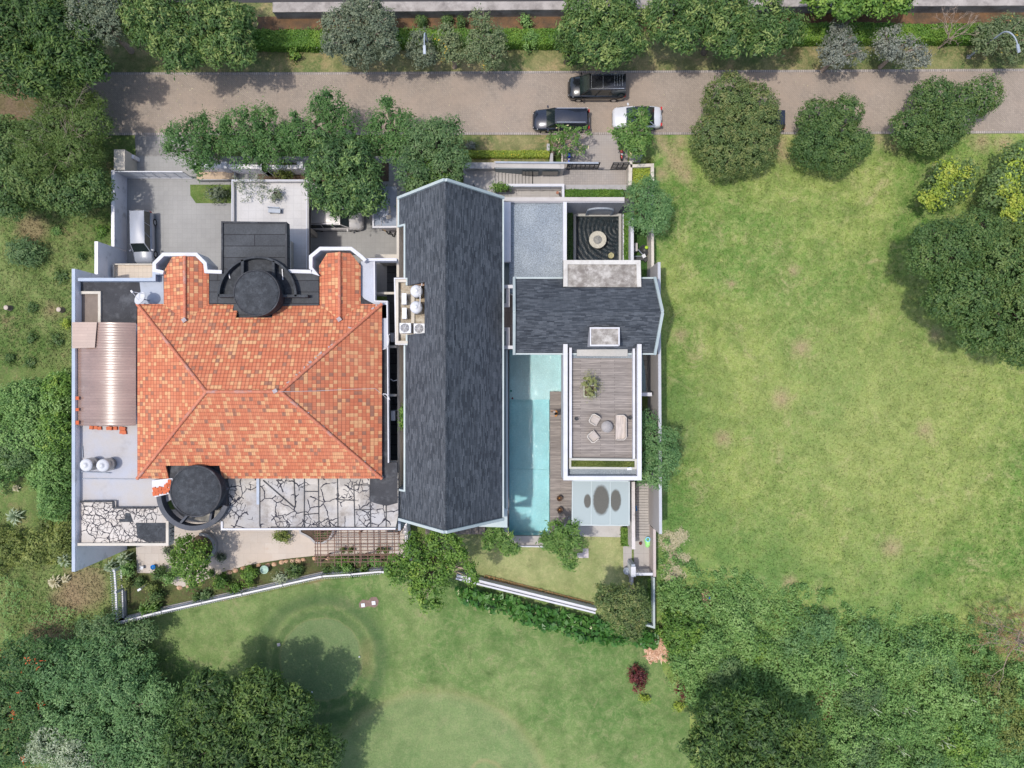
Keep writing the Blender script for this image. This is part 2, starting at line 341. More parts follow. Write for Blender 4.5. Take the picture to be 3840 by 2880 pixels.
def m_glass(name, tint, haze=0.35, c=(0.38, 0.44, 0.44), rough=0.08):
    """sheet glass: part see-through, part pale film, glossy"""
    m, nt, b = newmat(name); out = nt.nodes['Material Output']; b.inputs['Base Color'].default_value = rgb(c); spec(b, rough, 0.6)
    t = N(nt, 'ShaderNodeBsdfTransparent'); t.inputs[0].default_value = rgb(tint)
    mx = N(nt, 'ShaderNodeMixShader'); mx.inputs[0].default_value = haze; nt.links.new(t.outputs[0], mx.inputs[1]); nt.links.new(b.outputs[0], mx.inputs[2]); nt.links.new(mx.outputs[0], out.inputs[0]); return m
def m_paint(name, c, rough=0.22, metal=0.3, coat=0.8):
    m, nt, b = newmat(name); p = pos(nt)
    col = mix(nt, ramp(nt, noise(nt, p, 1.5, 5), [(0.35, 0.0), (0.7, 0.25)]), c, tuple(x * 0.75 + 0.03 for x in c)); nt.links.new(col, b.inputs['Base Color'])
    spec(b, rough, 0.5, metal); b.inputs['Coat Weight'].default_value = coat; b.inputs['Coat Roughness'].default_value = 0.06; return m
def m_crackle(name, base, base2, line, scale=1.1, lw=0.045, dirt=(0.32, 0.27, 0.22), k=0.5, m0=0.2):
    """weathered screed whose cracks have been sealed with black strips"""
    m, nt, b = newmat(name); p = pos(nt)
    n1 = N(nt, 'ShaderNodeTexNoise'); n1.inputs['Scale'].default_value = 1.7; n1.inputs['Detail'].default_value = 3; nt.links.new(p, n1.inputs['Vector'])
    q = N(nt, 'ShaderNodeVectorMath', operation='MULTIPLY_ADD'); nt.links.new(n1.outputs['Color'], q.inputs[0]); q.inputs[1].default_value = (0.55, 0.55, 0); nt.links.new(p, q.inputs[2])
    v = N(nt, 'ShaderNodeTexVoronoi', feature='DISTANCE_TO_EDGE', voronoi_dimensions='2D'); v.inputs['Scale'].default_value = scale; nt.links.new(q.outputs[0], v.inputs['Vector'])
    v2 = N(nt, 'ShaderNodeTexVoronoi', feature='DISTANCE_TO_EDGE', voronoi_dimensions='2D'); v2.inputs['Scale'].default_value = scale * 2.6; nt.links.new(q.outputs[0], v2.inputs['Vector'])
    ln = mth(nt, 'MULTIPLY', mth(nt, 'LESS_THAN', v.outputs['Distance'], lw * scale * 0.62), ramp(nt, noise(nt, mapping(nt, p, loc=(3, 8, 0)), 0.7, 3), [(m0, 0.0), (m0 + 0.02, 1.0)]))
    l2 = mth(nt, 'MULTIPLY', mth(nt, 'LESS_THAN', v2.outputs['Distance'], lw * scale * 1.0), ramp(nt, noise(nt, p, 0.55, 2), [(k, 0.0), (k + 0.03, 1.0)]))
    col = mix(nt, ramp(nt, noise(nt, p, 0.4, 5), [(0.4, 0.0), (0.62, 1.0)]), base, base2)
    bb = N(nt, 'ShaderNodeTexVoronoi', voronoi_dimensions='2D', distance='CHEBYCHEV'); bb.inputs['Scale'].default_value = 0.55; bb.inputs['Randomness'].default_value = 0.5; nt.links.new(p, bb.inputs['Vector'])
    col = mix(nt, 1.0, col, ramp(nt, bb.outputs['Color'], [(0.2, 0.80), (0.8, 1.08)]), 'MULTIPLY')
    col = mix(nt, ramp(nt, noise(nt, p, 0.9, 9, 0.75), [(0.48, 0.0), (0.68, 0.85)]), col, dirt)
    col = mix(nt, 1.0, col, ramp(nt, noise(nt, p, 16, 4, 0.7), [(0.3, 0.88), (0.7, 1.1)]), 'MULTIPLY')
    col = mix(nt, mth(nt, 'MAXIMUM', ln, l2), col, line); nt.links.new(col, b.inputs['Base Color']); spec(b, 0.8, 0.2); return m

TILE = m_tiles(); SLATE = m_slate()
WHITE = plain('white_paint', (0.56, 0.56, 0.59), (0.51, 0.51, 0.54), 1.5, 0.6, grain=0.05, stain=0.25, stain_c=(0.45, 0.43, 0.42), stain_s=1.3)
LILAC = plain('pale_render', (0.78, 0.755, 0.78), (0.72, 0.70, 0.72), 0.8, 0.8, grain=0.05, stain=0.3, stain_c=(0.34, 0.31, 0.31))
BLUEG = plain('blue_grey_paint', (0.33, 0.38, 0.46), (0.38, 0.42, 0.49), 0.9, 0.75, grain=0.07, stain=0.3, stain_c=(0.28, 0.29, 0.3))
FASC = plain('pale_green_grey_metal', (0.42, 0.47, 0.47), (0.36, 0.42, 0.43), 0.8, 0.45, grain=0.06)
CREAM = plain('cream_render', (0.55, 0.50, 0.43), (0.48, 0.44, 0.38), 1.0, 0.8, grain=0.06, stain=0.35, stain_c=(0.36, 0.31, 0.26))
TAUPE = plain('taupe_render', (0.43, 0.40, 0.385), (0.40, 0.37, 0.36), 0.5, 0.85, grain=0.05)
GREYW = plain('grey_render', (0.36, 0.35, 0.35), (0.31, 0.30, 0.30), 0.8, 0.85, grain=0.06, stain=0.3, stain_c=(0.24, 0.23, 0.22))
CONC = plain('weathered_concrete', (0.43, 0.41, 0.39), (0.30, 0.28, 0.26), 0.7, 0.9, grain=0.14, gs=9, stain=0.9, stain_c=(0.17, 0.15, 0.13), stain_s=0.7)
MOSSY = plain('stained_concrete', (0.44, 0.415, 0.385), (0.25, 0.23, 0.205), 1.4, 0.9, grain=0.2, gs=10, stain=1.0, stain_c=(0.16, 0.14, 0.125), stain_s=1.6)
BITU = plain('black_bitumen', (0.045, 0.046, 0.052), (0.030, 0.031, 0.036), 0.9, 0.75, 0.3, grain=0.3, gs=22, stain=0.6, stain_c=(0.10, 0.105, 0.115), stain_s=1.2)
BITU2 = plain('streaked_bitumen', (0.026, 0.029, 0.034), (0.044, 0.048, 0.055), 1.8, 0.8, 0.3, grain=0.35, gs=12, stain=0.6, stain_c=(0.075, 0.082, 0.092), stain_s=2.6)
BITUP = m_bricky('bitumen_sheets', (0.047, 0.050, 0.056), (0.062, 0.066, 0.072), (0.018, 0.018, 0.021), 5.5, 0.86, 0.03, 0, 0.28, 0.3, 0.75, stain=(0.09, 0.095, 0.1))
GRAV = plain('grey_gravel', (0.255, 0.285, 0.31), (0.205, 0.235, 0.265), 0.7, 0.95, grain=0.6, gs=13, bmp=0.6)
PAVER = m_bricky('grey_pavers', (0.285, 0.282, 0.275), (0.270, 0.267, 0.262), (0.245, 0.24, 0.235), 0.4, 0.4, 0.012, 0, 0.06, 0.10, off=0.0)
TERR = m_bricky('beige_terrace_tiles', (0.47, 0.42, 0.375), (0.44, 0.385, 0.34), (0.36, 0.31, 0.27), 1.2, 0.9, 0.012, 0, 0.07, 0.10, bigc=(0.49, 0.41, 0.34), stain=(0.40, 0.29, 0.21))
ROOFT = m_bricky('roof_terrace_tiles', (0.47, 0.455, 0.445), (0.44, 0.425, 0.42), (0.38, 0.37, 0.365), 0.6, 0.6, 0.012, 0, 0.06, 0.10, off=0.0)
ROAD = m_bricky('herringbone_road_bricks', (0.300, 0.250, 0.205), (0.255, 0.212, 0.175), (0.205, 0.17, 0.14), 0.24, 0.115, 0.012, math.radians(45), 0.16, 0.10, bigc=(0.325, 0.255, 0.20), stain=(0.20, 0.17, 0.148))
KERB = m_bricky('kerb_bricks', (0.36, 0.315, 0.285), (0.27, 0.24, 0.22), (0.14, 0.125, 0.11), 0.16, 0.6, 0.022, 0, 0.15, 0.2, off=0.0)
DRIVE = m_bricky('driveway_bricks', (0.315, 0.29, 0.27), (0.27, 0.25, 0.24), (0.215, 0.20, 0.19), 0.2, 0.2, 0.012, 0, 0.08, 0.14, off=0.0, bigc=(0.32, 0.28, 0.25), stain=(0.24, 0.23, 0.225))
SLABS = m_bricky('pale_paving_slabs', (0.37, 0.345, 0.325), (0.34, 0.32, 0.30), (0.25, 0.235, 0.225), 0.8, 0.8, 0.01, 0, 0.06, 0.12, off=0.0)
DECK = m_planks('grey_timber_deck', (0.30, 0.265, 0.24), (0.205, 0.18, 0.165), (0.08, 0.07, 0.065), 0.13, 2.6)
DECKV = m_planks('grey_timber_walk', (0.28, 0.24, 0.22), (0.20, 0.17, 0.155), (0.09, 0.08, 0.07), 0.14, 2.4, math.radians(90))
CRACK = m_crackle('sealed_screed', (0.45, 0.415, 0.37), (0.385, 0.375, 0.375), (0.03, 0.03, 0.04), 0.95, 0.066, dirt=(0.21, 0.18, 0.155), k=0.48, m0=0.44)
CRACK2 = m_crackle('sealed_cream_screed', (0.48, 0.44, 0.40), (0.50, 0.46, 0.42), (0.03, 0.028, 0.035), 1.25, 0.05, dirt=(0.40, 0.35, 0.30), k=0.42, m0=0.30)
FLATR = plain('patchy_roof_paint', (0.37, 0.385, 0.44), (0.40, 0.365, 0.33), 0.35, 0.8, grain=0.07, stain=0.35, stain_c=(0.30, 0.28, 0.27), stain_s=0.6)
GLASS = m_glass('green_tinted_glass', (0.45, 0.6, 0.6), 0.35, (0.35, 0.45, 0.48))
GLASSR = m_glass('frosted_roof_glass', (0.7, 0.78, 0.78), 0.72, (0.52, 0.58, 0.58), 0.25)
DGLASS = plain('dark_window_glass', (0.012, 0.018, 0.022), (0.02, 0.028, 0.032), 1.0, 0.05, 0.9, grain=0.0, bmp=0)
METALW = plain('white_metal', (0.56, 0.56, 0.58), (0.50, 0.50, 0.52), 2.0, 0.4, 0.4, grain=0.04)
METALG = plain('grey_metal', (0.32, 0.36, 0.42), (0.26, 0.29, 0.34), 2.0, 0.4, 0.4, grain=0.06)
METALB = plain('black_iron', (0.03, 0.033, 0.038), (0.045, 0.047, 0.05), 2.0, 0.5, 0.4, grain=0.1)
RUST = plain('rusty_steel', (0.20, 0.115, 0.085), (0.13, 0.085, 0.075), 2.5, 0.8, 0.2, grain=0.25)
SOIL = plain('dark_soil', (0.075, 0.055, 0.042), (0.12, 0.085, 0.06), 1.2, 0.95, 0.1, grain=0.4, gs=8, bmp=0.7)
LITTER = plain('leaf_litter', (0.15, 0.105, 0.07), (0.10, 0.085, 0.04), 0.7, 0.95, 0.1, grain=0.45, gs=8, bmp=0.7)
BARK = plain('bark', (0.20, 0.165, 0.13), (0.12, 0.10, 0.08), 3.0, 0.9, 0.1, grain=0.3, gs=10, bmp=0.5)
BARKL = plain('pale_bark', (0.40, 0.31, 0.25), (0.28, 0.22, 0.18), 3.0, 0.9, 0.1, grain=0.25, gs=10, bmp=0.4)
STONE = plain('orange_stone', (0.48, 0.27, 0.16), (0.52, 0.37, 0.26), 2.5, 0.85, 0.2, grain=0.2, gs=10)
RUBBER = plain('black_rubber', (0.02, 0.02, 0.02), None, 2, 0.8, 0.3, grain=0.1)
RED = plain('red_lamp', (0.5, 0.02, 0.015), None, 2, 0.25, 0.5, grain=0.0, bmp=0)
CHROME = plain('bright_metal', (0.6, 0.61, 0.63), None, 2, 0.2, 0.5, metal=0.8, grain=0.0, bmp=0)
PLASTIC = plain('white_plastic', (0.60, 0.61, 0.64), (0.55, 0.56, 0.59), 3, 0.45, 0.4, grain=0.03)
WICKER = plain('cream_wicker', (0.45, 0.395, 0.345), (0.36, 0.31, 0.27), 9, 0.8, 0.2, grain=0.25, gs=30)
# foliage
LEAF = {
 'front': m_leaf('dark_feathery_leaves', (0.030, 0.078, 0.020), (0.064, 0.142, 0.034), (0.115, 0.205, 0.055)),
 'court': m_leaf('courtyard_mango', (0.034, 0.078, 0.026), (0.066, 0.132, 0.042), (0.115, 0.19, 0.06), (0.20, 0.30, 0.095), 0.90),
 'mango': m_leaf('mango_leaves', (0.042, 0.088, 0.026), (0.078, 0.148, 0.038), (0.140, 0.205, 0.055), (0.235, 0.300, 0.090), 0.90),
 'mangodark': m_leaf('dark_mango_leaves', (0.028, 0.062, 0.018), (0.056, 0.112, 0.026), (0.130, 0.195, 0.044)),
 'olive': m_leaf('olive_leaves', (0.055, 0.092, 0.030), (0.105, 0.155, 0.048), (0.185, 0.215, 0.070), (0.21, 0.225, 0.08), 0.93),
 'dense': m_leaf('dense_dark_leaves', (0.042, 0.088, 0.026), (0.080, 0.142, 0.038), (0.135, 0.188, 0.052)),
 'bright': m_leaf('bright_leaves', (0.045, 0.105, 0.018), (0.095, 0.185, 0.028), (0.165, 0.265, 0.045), (0.24, 0.34, 0.06), 0.9),
 'silver': m_leaf('grey_green_leaves', (0.085, 0.115, 0.075), (0.135, 0.165, 0.105), (0.215, 0.235, 0.150)),
 'silveryel': m_leaf('grey_green_flowering', (0.075, 0.115, 0.050), (0.135, 0.175, 0.080), (0.20, 0.225, 0.11), (0.55, 0.38, 0.05), 0.985),
 'silverpale': m_leaf('silver_leaves', (0.115, 0.130, 0.110), (0.185, 0.200, 0.165), (0.28, 0.285, 0.235)),
 'feather': m_leaf('feathery_leaves', (0.050, 0.120, 0.040), (0.105, 0.205, 0.070), (0.175, 0.285, 0.105)),
 'feather2': m_leaf('blue_green_feathery', (0.046, 0.098, 0.034), (0.088, 0.155, 0.055), (0.145, 0.215, 0.080)),
 'flame': m_leaf('flame_tree_leaves', (0.030, 0.080, 0.022), (0.058, 0.130, 0.034), (0.11, 0.185, 0.05), (0.60, 0.09, 0.02), 0.985),
 'willow': m_leaf('fine_willow_leaves', (0.060, 0.100, 0.028), (0.100, 0.165, 0.036), (0.165, 0.215, 0.062)),
 'lime': m_leaf('lime_tipped', (0.055, 0.100, 0.035), (0.105, 0.165, 0.050), (0.16, 0.22, 0.07), (0.36, 0.46, 0.06), 0.86),
 'hedge': m_leaf('hedge_leaves', (0.050, 0.125, 0.018), (0.100, 0.200, 0.026), (0.19, 0.285, 0.04)),
 'hedgey': m_leaf('yellow_hedge_leaves', (0.16, 0.23, 0.03), (0.26, 0.33, 0.045), (0.40, 0.42, 0.07), (0.6, 0.42, 0.03), 0.95),
 'frang': m_leaf('frangipani_leaves', (0.050, 0.115, 0.024), (0.095, 0.185, 0.038), (0.17, 0.265, 0.062), (0.75, 0.62, 0.38), 0.988),
 'bush': m_leaf('undergrowth_leaves', (0.070, 0.150, 0.038), (0.145, 0.260, 0.070), (0.235, 0.35, 0.115)),
 'bushy': m_leaf('yellow_undergrowth', (0.075, 0.110, 0.028), (0.15, 0.19, 0.045), (0.25, 0.275, 0.075)),
 'big': m_leaf('big_glossy_leaves', (0.025, 0.085, 0.018), (0.050, 0.145, 0.028), (0.115, 0.235, 0.055), (0.60, 0.60, 0.34), 0.985, 0.35),
 'pale': m_leaf('pale_foliage', (0.22, 0.27, 0.17), (0.34, 0.39, 0.27), (0.50, 0.53, 0.40)),
 'brown': m_leaf('dry_brown_foliage', (0.16, 0.095, 0.045), (0.26, 0.15, 0.07), (0.34, 0.22, 0.11)),
 'straw': m_leaf('dry_straw', (0.30, 0.27, 0.16), (0.42, 0.38, 0.25), (0.52, 0.47, 0.34)),
 'husk': m_leaf('dry_palm_husk', (0.38, 0.20, 0.12), (0.55, 0.34, 0.23), (0.68, 0.50, 0.38)),
 'agave': m_leaf('agave_leaves', (0.12, 0.17, 0.10), (0.22, 0.28, 0.18), (0.34, 0.40, 0.27)),
 'maroon': m_leaf('maroon_leaves', (0.05, 0.012, 0.016), (0.11, 0.022, 0.022), (0.20, 0.05, 0.045)),
}
# ------------------------------------------------------------------ foliage
def unit(a): return a / np.maximum(np.linalg.norm(a, axis=1, keepdims=True), 1e-9)
def leaf_quads(C, Nn, L, W, rng, droop=0.35):
    """diamond leaves at C facing Nn"""
    n = len(C); r = unit(rng.normal(size=(n, 3))); T = unit(r - Nn * (r * Nn).sum(1, keepdims=True)); B = np.cross(Nn, T)
    L = L[:, None] if hasattr(L, '__len__') else L; W = W[:, None] if hasattr(W, '__len__') else W
    tip = C + T * L * 0.55 - np.array([0, 0, 1.0]) * (L * droop * 0.5)
    V = np.stack([C - T * L * 0.45, C + B * W * 0.5, tip, C - B * W * 0.5], 1).reshape(-1, 3)
    return V, np.arange(n * 4).reshape(n, 4)
def vnoise(x, y, scale, seed):
    rng = np.random.default_rng(seed); T = rng.random((64, 64)); x = x * scale + 1000; y = y * scale + 1000
    i = np.floor(x).astype(int); j = np.floor(y).astype(int); fx = x - i; fy = y - j; fx = fx * fx * (3 - 2 * fx); fy = fy * fy * (3 - 2 * fy)
    g = lambda a, b: T[a % 64, b % 64]
    return (g(i, j) * (1 - fx) + g(i + 1, j) * fx) * (1 - fy) + (g(i, j + 1) * (1 - fx) + g(i + 1, j + 1) * fx) * fy
STY = {  # leaf length, width, clump radius, clumps per m2 of lobe surface, leaves per clump, up-bias, tip clump share, droop
 'mango': (0.30, 0.10, 0.30, 5.5, 17, 0.5, 0.17, 0.5), 'mangodark': (0.30, 0.10, 0.30, 5.5, 17, 0.5, 0, 0.5),
 'olive': (0.15, 0.085, 0.20, 9.0, 17, 0.5, 0.1, 0.2), 'dense': (0.17, 0.085, 0.22, 9.0, 17, 0.5, 0, 0.2),
 'bright': (0.22, 0.12, 0.26, 6.5, 16, 0.6, 0.05, 0.2), 'silver': (0.18, 0.09, 0.24, 7.5, 16, 0.4, 0, 0.1),
 'silveryel': (0.18, 0.09, 0.26, 6.5, 15, 0.4, 0.015, 0.1), 'silverpale': (0.16, 0.08, 0.24, 6.5, 15, 0.4, 0, 0.1),
 'front': (0.22, 0.07, 0.32, 5.5, 18, 0.9, 0, 0.15), 'court': (0.30, 0.10, 0.30, 5.5, 17, 0.5, 0.16, 0.5), 'feather': (0.24, 0.07, 0.34, 5.5, 19, 1.0, 0, 0.15), 'feather2': (0.24, 0.08, 0.32, 5.5, 17, 1.0, 0, 0.15),
 'flame': (0.24, 0.08, 0.32, 5.5, 17, 1.0, 0.02, 0.15), 'willow': (0.20, 0.045, 0.28, 7.0, 22, 0.3, 0, 0.6),
 'lime': (0.24, 0.13, 0.40, 4.5, 26, 0.6, 0.14, 0.2), 'frang': (0.34, 0.085, 0.26, 4.2, 13, 0.9, 0.02, 0.1),
 'bush': (0.17, 0.10, 0.24, 7.0, 15, 0.6, 0, 0.2), 'bushy': (0.16, 0.08, 0.24, 7.0, 15, 0.5, 0, 0.2),
 'hedgey': (0.12, 0.07, 0.2, 8, 14, 0.6, 0, 0.1), 'hedge': (0.12, 0.07, 0.2, 8, 14, 0.6, 0, 0.1),
 'pale': (0.22, 0.06, 0.3, 5, 18, 0.6, 0, 0.3), 'brown': (0.15, 0.03, 0.3, 5, 20, 0.4, 0, 0.3), 'maroon': (0.16, 0.11, 0.2, 8, 14, 0.6, 0, 0.1)}
def crown_arrays(lobes, style, seed, dens=1.0, size=1.0, fill=1.0, bot=-0.35, rag=0.16):
    """lobes: rows x,y,z,rx,ry,rz"""
    rng = np.random.default_rng(seed); L, W, cr, cd, lpc, upb, tipp, droop = STY[style]; cr = cr * size ** 0.5
    lob = np.array(lobes, float); Vs = []; Ts = []; n0 = 0; Fs = []
    for li, (x, y, z, rx, ry, rz) in enumerate(lob):
        lt = rng.normal() * 0.09
        area = 4 * math.pi * ((rx * ry) ** 1.6 / 3 + (rx * rz) ** 1.6 / 3 + (ry * rz) ** 1.6 / 3) ** (1 / 1.6) * 0.7
        nc = max(6, int(area * cd * dens)); d = unit(rng.normal(size=(nc * 2, 3))); d = d[d[:, 2] > bot][:nc]; nc = len(d)
        bumpy = 1 + rag * (vnoise(np.arctan2(d[:, 1], d[:, 0]) * 2.2 + d[:, 2] * 2, d[:, 2] * 3 + li * 7, 1.0, seed + li) - 0.5) * 2
        rr = (0.86 + 0.16 * rng.random(nc)) * bumpy
        c = np.array([x, y, z]) + d * np.array([rx, ry, rz]) * rr[:, None]
        keep = np.ones(nc, bool)
        for lj, o in enumerate(lob):
            if lj != li: keep &= (((c - o[:3]) / o[3:]) ** 2).sum(1) > 0.62
        c = c[keep]; d = d[keep]; nc = len(c)
        if nc == 0: continue
        ct = lt + 0.16 + 0.62 * rng.random(nc) ** 1.1
        tipc = rng.random(nc) < tipp * (0.4 + 1.2 * np.clip(d[:, 2], 0, 1)); m = rng.poisson(lpc, nc).clip(4)
        ii = np.repeat(np.arange(nc), m); off = rng.normal(size=(len(ii), 3)) * cr * 0.62 * np.array([1, 1, 0.75])
        off += d[ii] * cr * 0.2
        nn = unit(d[ii] * 0.55 + unit(off) * 0.55 + np.array([0, 0, upb]) + rng.normal(size=(len(ii), 3)) * 0.42)
        ln = L * size * (0.7 + 0.6 * rng.random(len(ii))); V, F = leaf_quads(c[ii] + off, nn, ln, ln * W / L, rng, droop)
        t = np.clip(ct[ii] + rng.normal(size=len(ii)) * 0.10, 0, 0.84); t[tipc[ii]] = 0.93 + 0.07 * rng.random(tipc[ii].sum())
        if tipp and tipp < 0.03: # flowers: single bright leaves
            t = np.clip(ct[ii] + rng.normal(size=len(ii)) * 0.10, 0, 0.84); fl = tipc[ii] & (rng.random(len(ii)) < 0.45); t[fl] = 1.0
        Vs.append(V); Fs.append(F + n0); n0 += len(V); Ts.append(t)
        # inner leaves close the crown
        ni = int(4.19 * rx * ry * rz * 9 * fill) + 12; q = unit(rng.normal(size=(ni, 3))) * (rng.random(ni) ** 0.4)[:, None] * 0.82
        q = np.array([x, y, z]) + q * np.array([rx, ry, rz]); nn = unit(rng.normal(size=(ni, 3)) * 0.5 + np.array([0, 0, 1.0]))
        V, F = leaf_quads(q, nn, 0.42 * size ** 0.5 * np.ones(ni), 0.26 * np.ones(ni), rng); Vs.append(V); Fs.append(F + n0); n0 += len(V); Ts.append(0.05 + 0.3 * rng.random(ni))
    return np.concatenate(Vs), np.concatenate(Fs), np.concatenate(Ts)
def bushmass(label, f, pts, style, n, r0, r1, seed, h=0.8, cat='undergrowth', dens=0.75):
    """a thicket of lumpy bushes that nobody could count"""
    rng = np.random.default_rng(seed); poly = PS(f, pts); q = pick(poly, n, rng); r = r0 + (r1 - r0) * rng.random(n) ** 1.6
    lob = [(x, y, a * h * 0.45, a, a * (0.75 + 0.4 * rng.random()), a * h * (0.7 + 0.6 * rng.random())) for (x, y), a in zip(q, r)]
    V, F, T = crown_arrays(lob, style, seed, dens, 0.95, 0.5, bot=-0.1, rag=0.3); V[:, 2] = np.maximum(V[:, 2], 0.02)
    o = np_mesh('undergrowth', V, F, LEAF[style], None, T); tag(o, label, cat, None, 'stuff')
SEED = [100]
def limbs(mb, base, lobes, r0, rng, zfork=0.35, hi=0.5):
    top = max(l[2] for l in lobes); cx = sum(l[0] for l in lobes) / len(lobes); cy = sum(l[1] for l in lobes) / len(lobes)
    fork = Vector((base[0] * 0.7 + cx * 0.3, base[1] * 0.7 + cy * 0.3, max(0.4, top * zfork)))
    mb.tube([base, Vector(base).lerp(fork, 0.5) + Vector((0.05, 0.04, 0)), fork], [r0 * 1.25, r0, r0 * 0.85], 8)
    for l in lobes:
        for k in range(4):
            a = rng.random() * 6.28; e = Vector((l[0] + math.cos(a) * l[3] * 0.55, l[1] + math.sin(a) * l[4] * 0.55, l[2] + l[5] * (0.1 + (hi - 0.1) * rng.random())))
            mid = fork.lerp(e, 0.5) + Vector((0, 0, 0.12 * (e - fork).length)); mb.tube([fork, mid, e], [r0 * 0.5, r0 * 0.32, r0 * 0.1], 6, cap=False)
def tree(name, label, cat, frame, lobes, top, style, group=None, depth=None, dens=1.0, size=1.0, bark=None, fill=1.0, base=None, rag=0.16, trunk_r=None, parts=None):
    """lobes: (x, y, radius) or (x, y, rx, ry) in photo pixels of FRAME; top = height of the crown's top"""
    SEED[0] += 1; sd = SEED[0]; rng = random.Random(sd); Lb = []
    s = FR[frame][2]
    for l in lobes:
        rx, ry = (l[2], l[2]) if len(l) == 3 else (l[2], l[3])
        hz = top - M(min(rx, ry) / s) * 0.75; hz = max(hz, top * 0.45) - rng.random() * 0.08 * top
        RX, RY = M(rx / s, hz), M(ry / s, hz); rz = min(min(RX, RY) * 0.9, top - hz + 0.2) if depth is None else depth
        rz = max(rz, 0.15); q = P(frame, l[0], l[1], hz); Lb.append((q.x, q.y, hz, RX * 0.95, RY * 0.95, rz))
    main = list(Lb)
    if rag >= 0.14:                                # smaller boughs break up the outline
        for (qx, qy, qz, ax, ay, az) in main:
            for _ in range(3):
                a = rng.random() * 6.283; k = rng.uniform(0.30, 0.48); f = rng.uniform(0.78, 0.98)
                Lb.append((qx + math.cos(a) * ax * f, qy + math.sin(a) * ay * f, qz + rng.uniform(-0.1, 0.35) * az, ax * k, ay * k, az * k * 0.9))
        Lb = [tuple(l[:3]) + ((l[3] * 0.93, l[4] * 0.93, l[5] * 0.97) if i < len(main) else l[3:]) for i, l in enumerate(Lb)]
    cx = sum(l[0] for l in main) / len(main); cy = sum(l[1] for l in main) / len(main)
    b = Vector((cx, cy, 0)) if base is None else base
    t = thing(name, label, cat, b, group)
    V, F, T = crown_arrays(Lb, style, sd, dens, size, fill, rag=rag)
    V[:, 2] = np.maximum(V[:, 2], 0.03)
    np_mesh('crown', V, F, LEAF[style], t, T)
    mb = MB(); r0 = trunk_r or (0.05 + 0.028 * top); limbs(mb, b, main, r0, rng, hi=1.05 if style in ('silver', 'silveryel', 'silverpale', 'willow', 'front', 'frang', 'feather2') else 0.55); mb.build('trunk' if top > 2.2 else 'stem', bark or (BARKL if style in ('silver', 'silveryel', 'silverpale', 'willow', 'front') else BARK), t)
    return t
def pick(poly, n, rng):
    """n random points inside a plan polygon"""
    poly = np.array([(p[0], p[1]) for p in poly]); lo = poly.min(0); hi = poly.max(0); out = []
    while sum(len(o) for o in out) < n:
        q = lo + rng.random((n, 2)) * (hi - lo); ins = np.zeros(len(q), bool); j = len(poly) - 1
        for i in range(len(poly)):
            a, b = poly[i], poly[j]; c = ((a[1] > q[:, 1]) != (b[1] > q[:, 1])) & (q[:, 0] < (b[0] - a[0]) * (q[:, 1] - a[1]) / (b[1] - a[1] + 1e-12) + a[0]); ins ^= c; j = i
        out.append(q[ins])
    return np.concatenate(out)[:n]
def area(poly): return abs(sum(poly[i][0] * poly[(i + 1) % len(poly)][1] - poly[(i + 1) % len(poly)][0] * poly[i][1] for i in range(len(poly)))) / 2
def carpet(name, label, poly, mat, h0, h1, per_m2, L, W, seed, kind='stuff', cat=None, group=None, upb=0.6, nscale=0.5, layers=0.5, z0=0.0, droop=0.3, gap=0.0, sd=0.4, edge=0.0):
    """continuous undergrowth: leaves over a lumpy canopy between heights h0 and h1"""
    rng = np.random.default_rng(seed); n = int(area(poly) * per_m2); q = pick(poly, n, rng); x, y = q[:, 0], q[:, 1]
    a = 0.5 * vnoise(x, y, nscale, seed) + 0.3 * vnoise(x, y, nscale * 2.3, seed + 1) + 0.2 * vnoise(x, y, nscale * 5, seed + 2)
    if gap:
        k = (a > gap) | (rng.random(n) < 0.12); q = q[k]; x, y, a = x[k], y[k], a[k]; n = len(x)
    ed = np.ones(n)
    if edge:                                        # ragged, sinking border
        pp = np.array([(p[0], p[1]) for p in poly]); dist = np.full(n, 1e9)
        for i in range(len(pp)):
            s0, s1 = pp[i - 1], pp[i]; d = s1 - s0; t_ = np.clip(((q - s0) @ d) / (d @ d + 1e-9), 0, 1); dist = np.minimum(dist, np.linalg.norm(q - (s0 + t_[:, None] * d), axis=1))
        k = dist > edge * vnoise(x, y, 0.45, seed + 9) ** 1.5 * 1.3 * (0.5 + rng.random(n)); q = q[k]; x, y, a, dist = x[k], y[k], a[k], dist[k]; n = len(x); ed = np.clip(dist / edge, 0.12, 1)
    a2 = np.clip((a - 0.25) / 0.5, 0, 1); top = (h0 + (h1 - h0) * a2) * ed
    z = z0 + top * (1 - layers * rng.random(n) ** 2.0); e = 0.15
    f = lambda X, Y: h0 + (h1 - h0) * np.clip((0.5 * vnoise(X, Y, nscale, seed) + 0.3 * vnoise(X, Y, nscale * 2.3, seed + 1) + 0.2 * vnoise(X, Y, nscale * 5, seed + 2) - 0.25) / 0.5, 0, 1)
    g = np.stack([-(f(x + e, y) - f(x - e, y)) / (2 * e), -(f(x, y + e) - f(x, y - e)) / (2 * e), np.ones(n)], 1)
    nn = unit(unit(g) * 0.7 + np.array([0, 0, upb]) + rng.normal(size=(n, 3)) * sd); ln = L * (0.6 + 0.8 * rng.random(n))
    V, F = leaf_quads(np.stack([x, y, z], 1), nn, ln, ln * W / L, rng, droop); V[:, 2] = np.maximum(V[:, 2], 0.015)
    t = np.clip(0.12 + 0.5 * vnoise(x, y, nscale * 3.1, seed + 5) + 0.25 * vnoise(x, y, nscale * 0.6, seed + 6) + rng.normal(size=n) * 0.1, 0, 0.84)
    t[rng.random(n) < 0.012] = 1.0
    o = np_mesh(name, V, F, mat, None, t); tag(o, label, cat, group, kind); return o
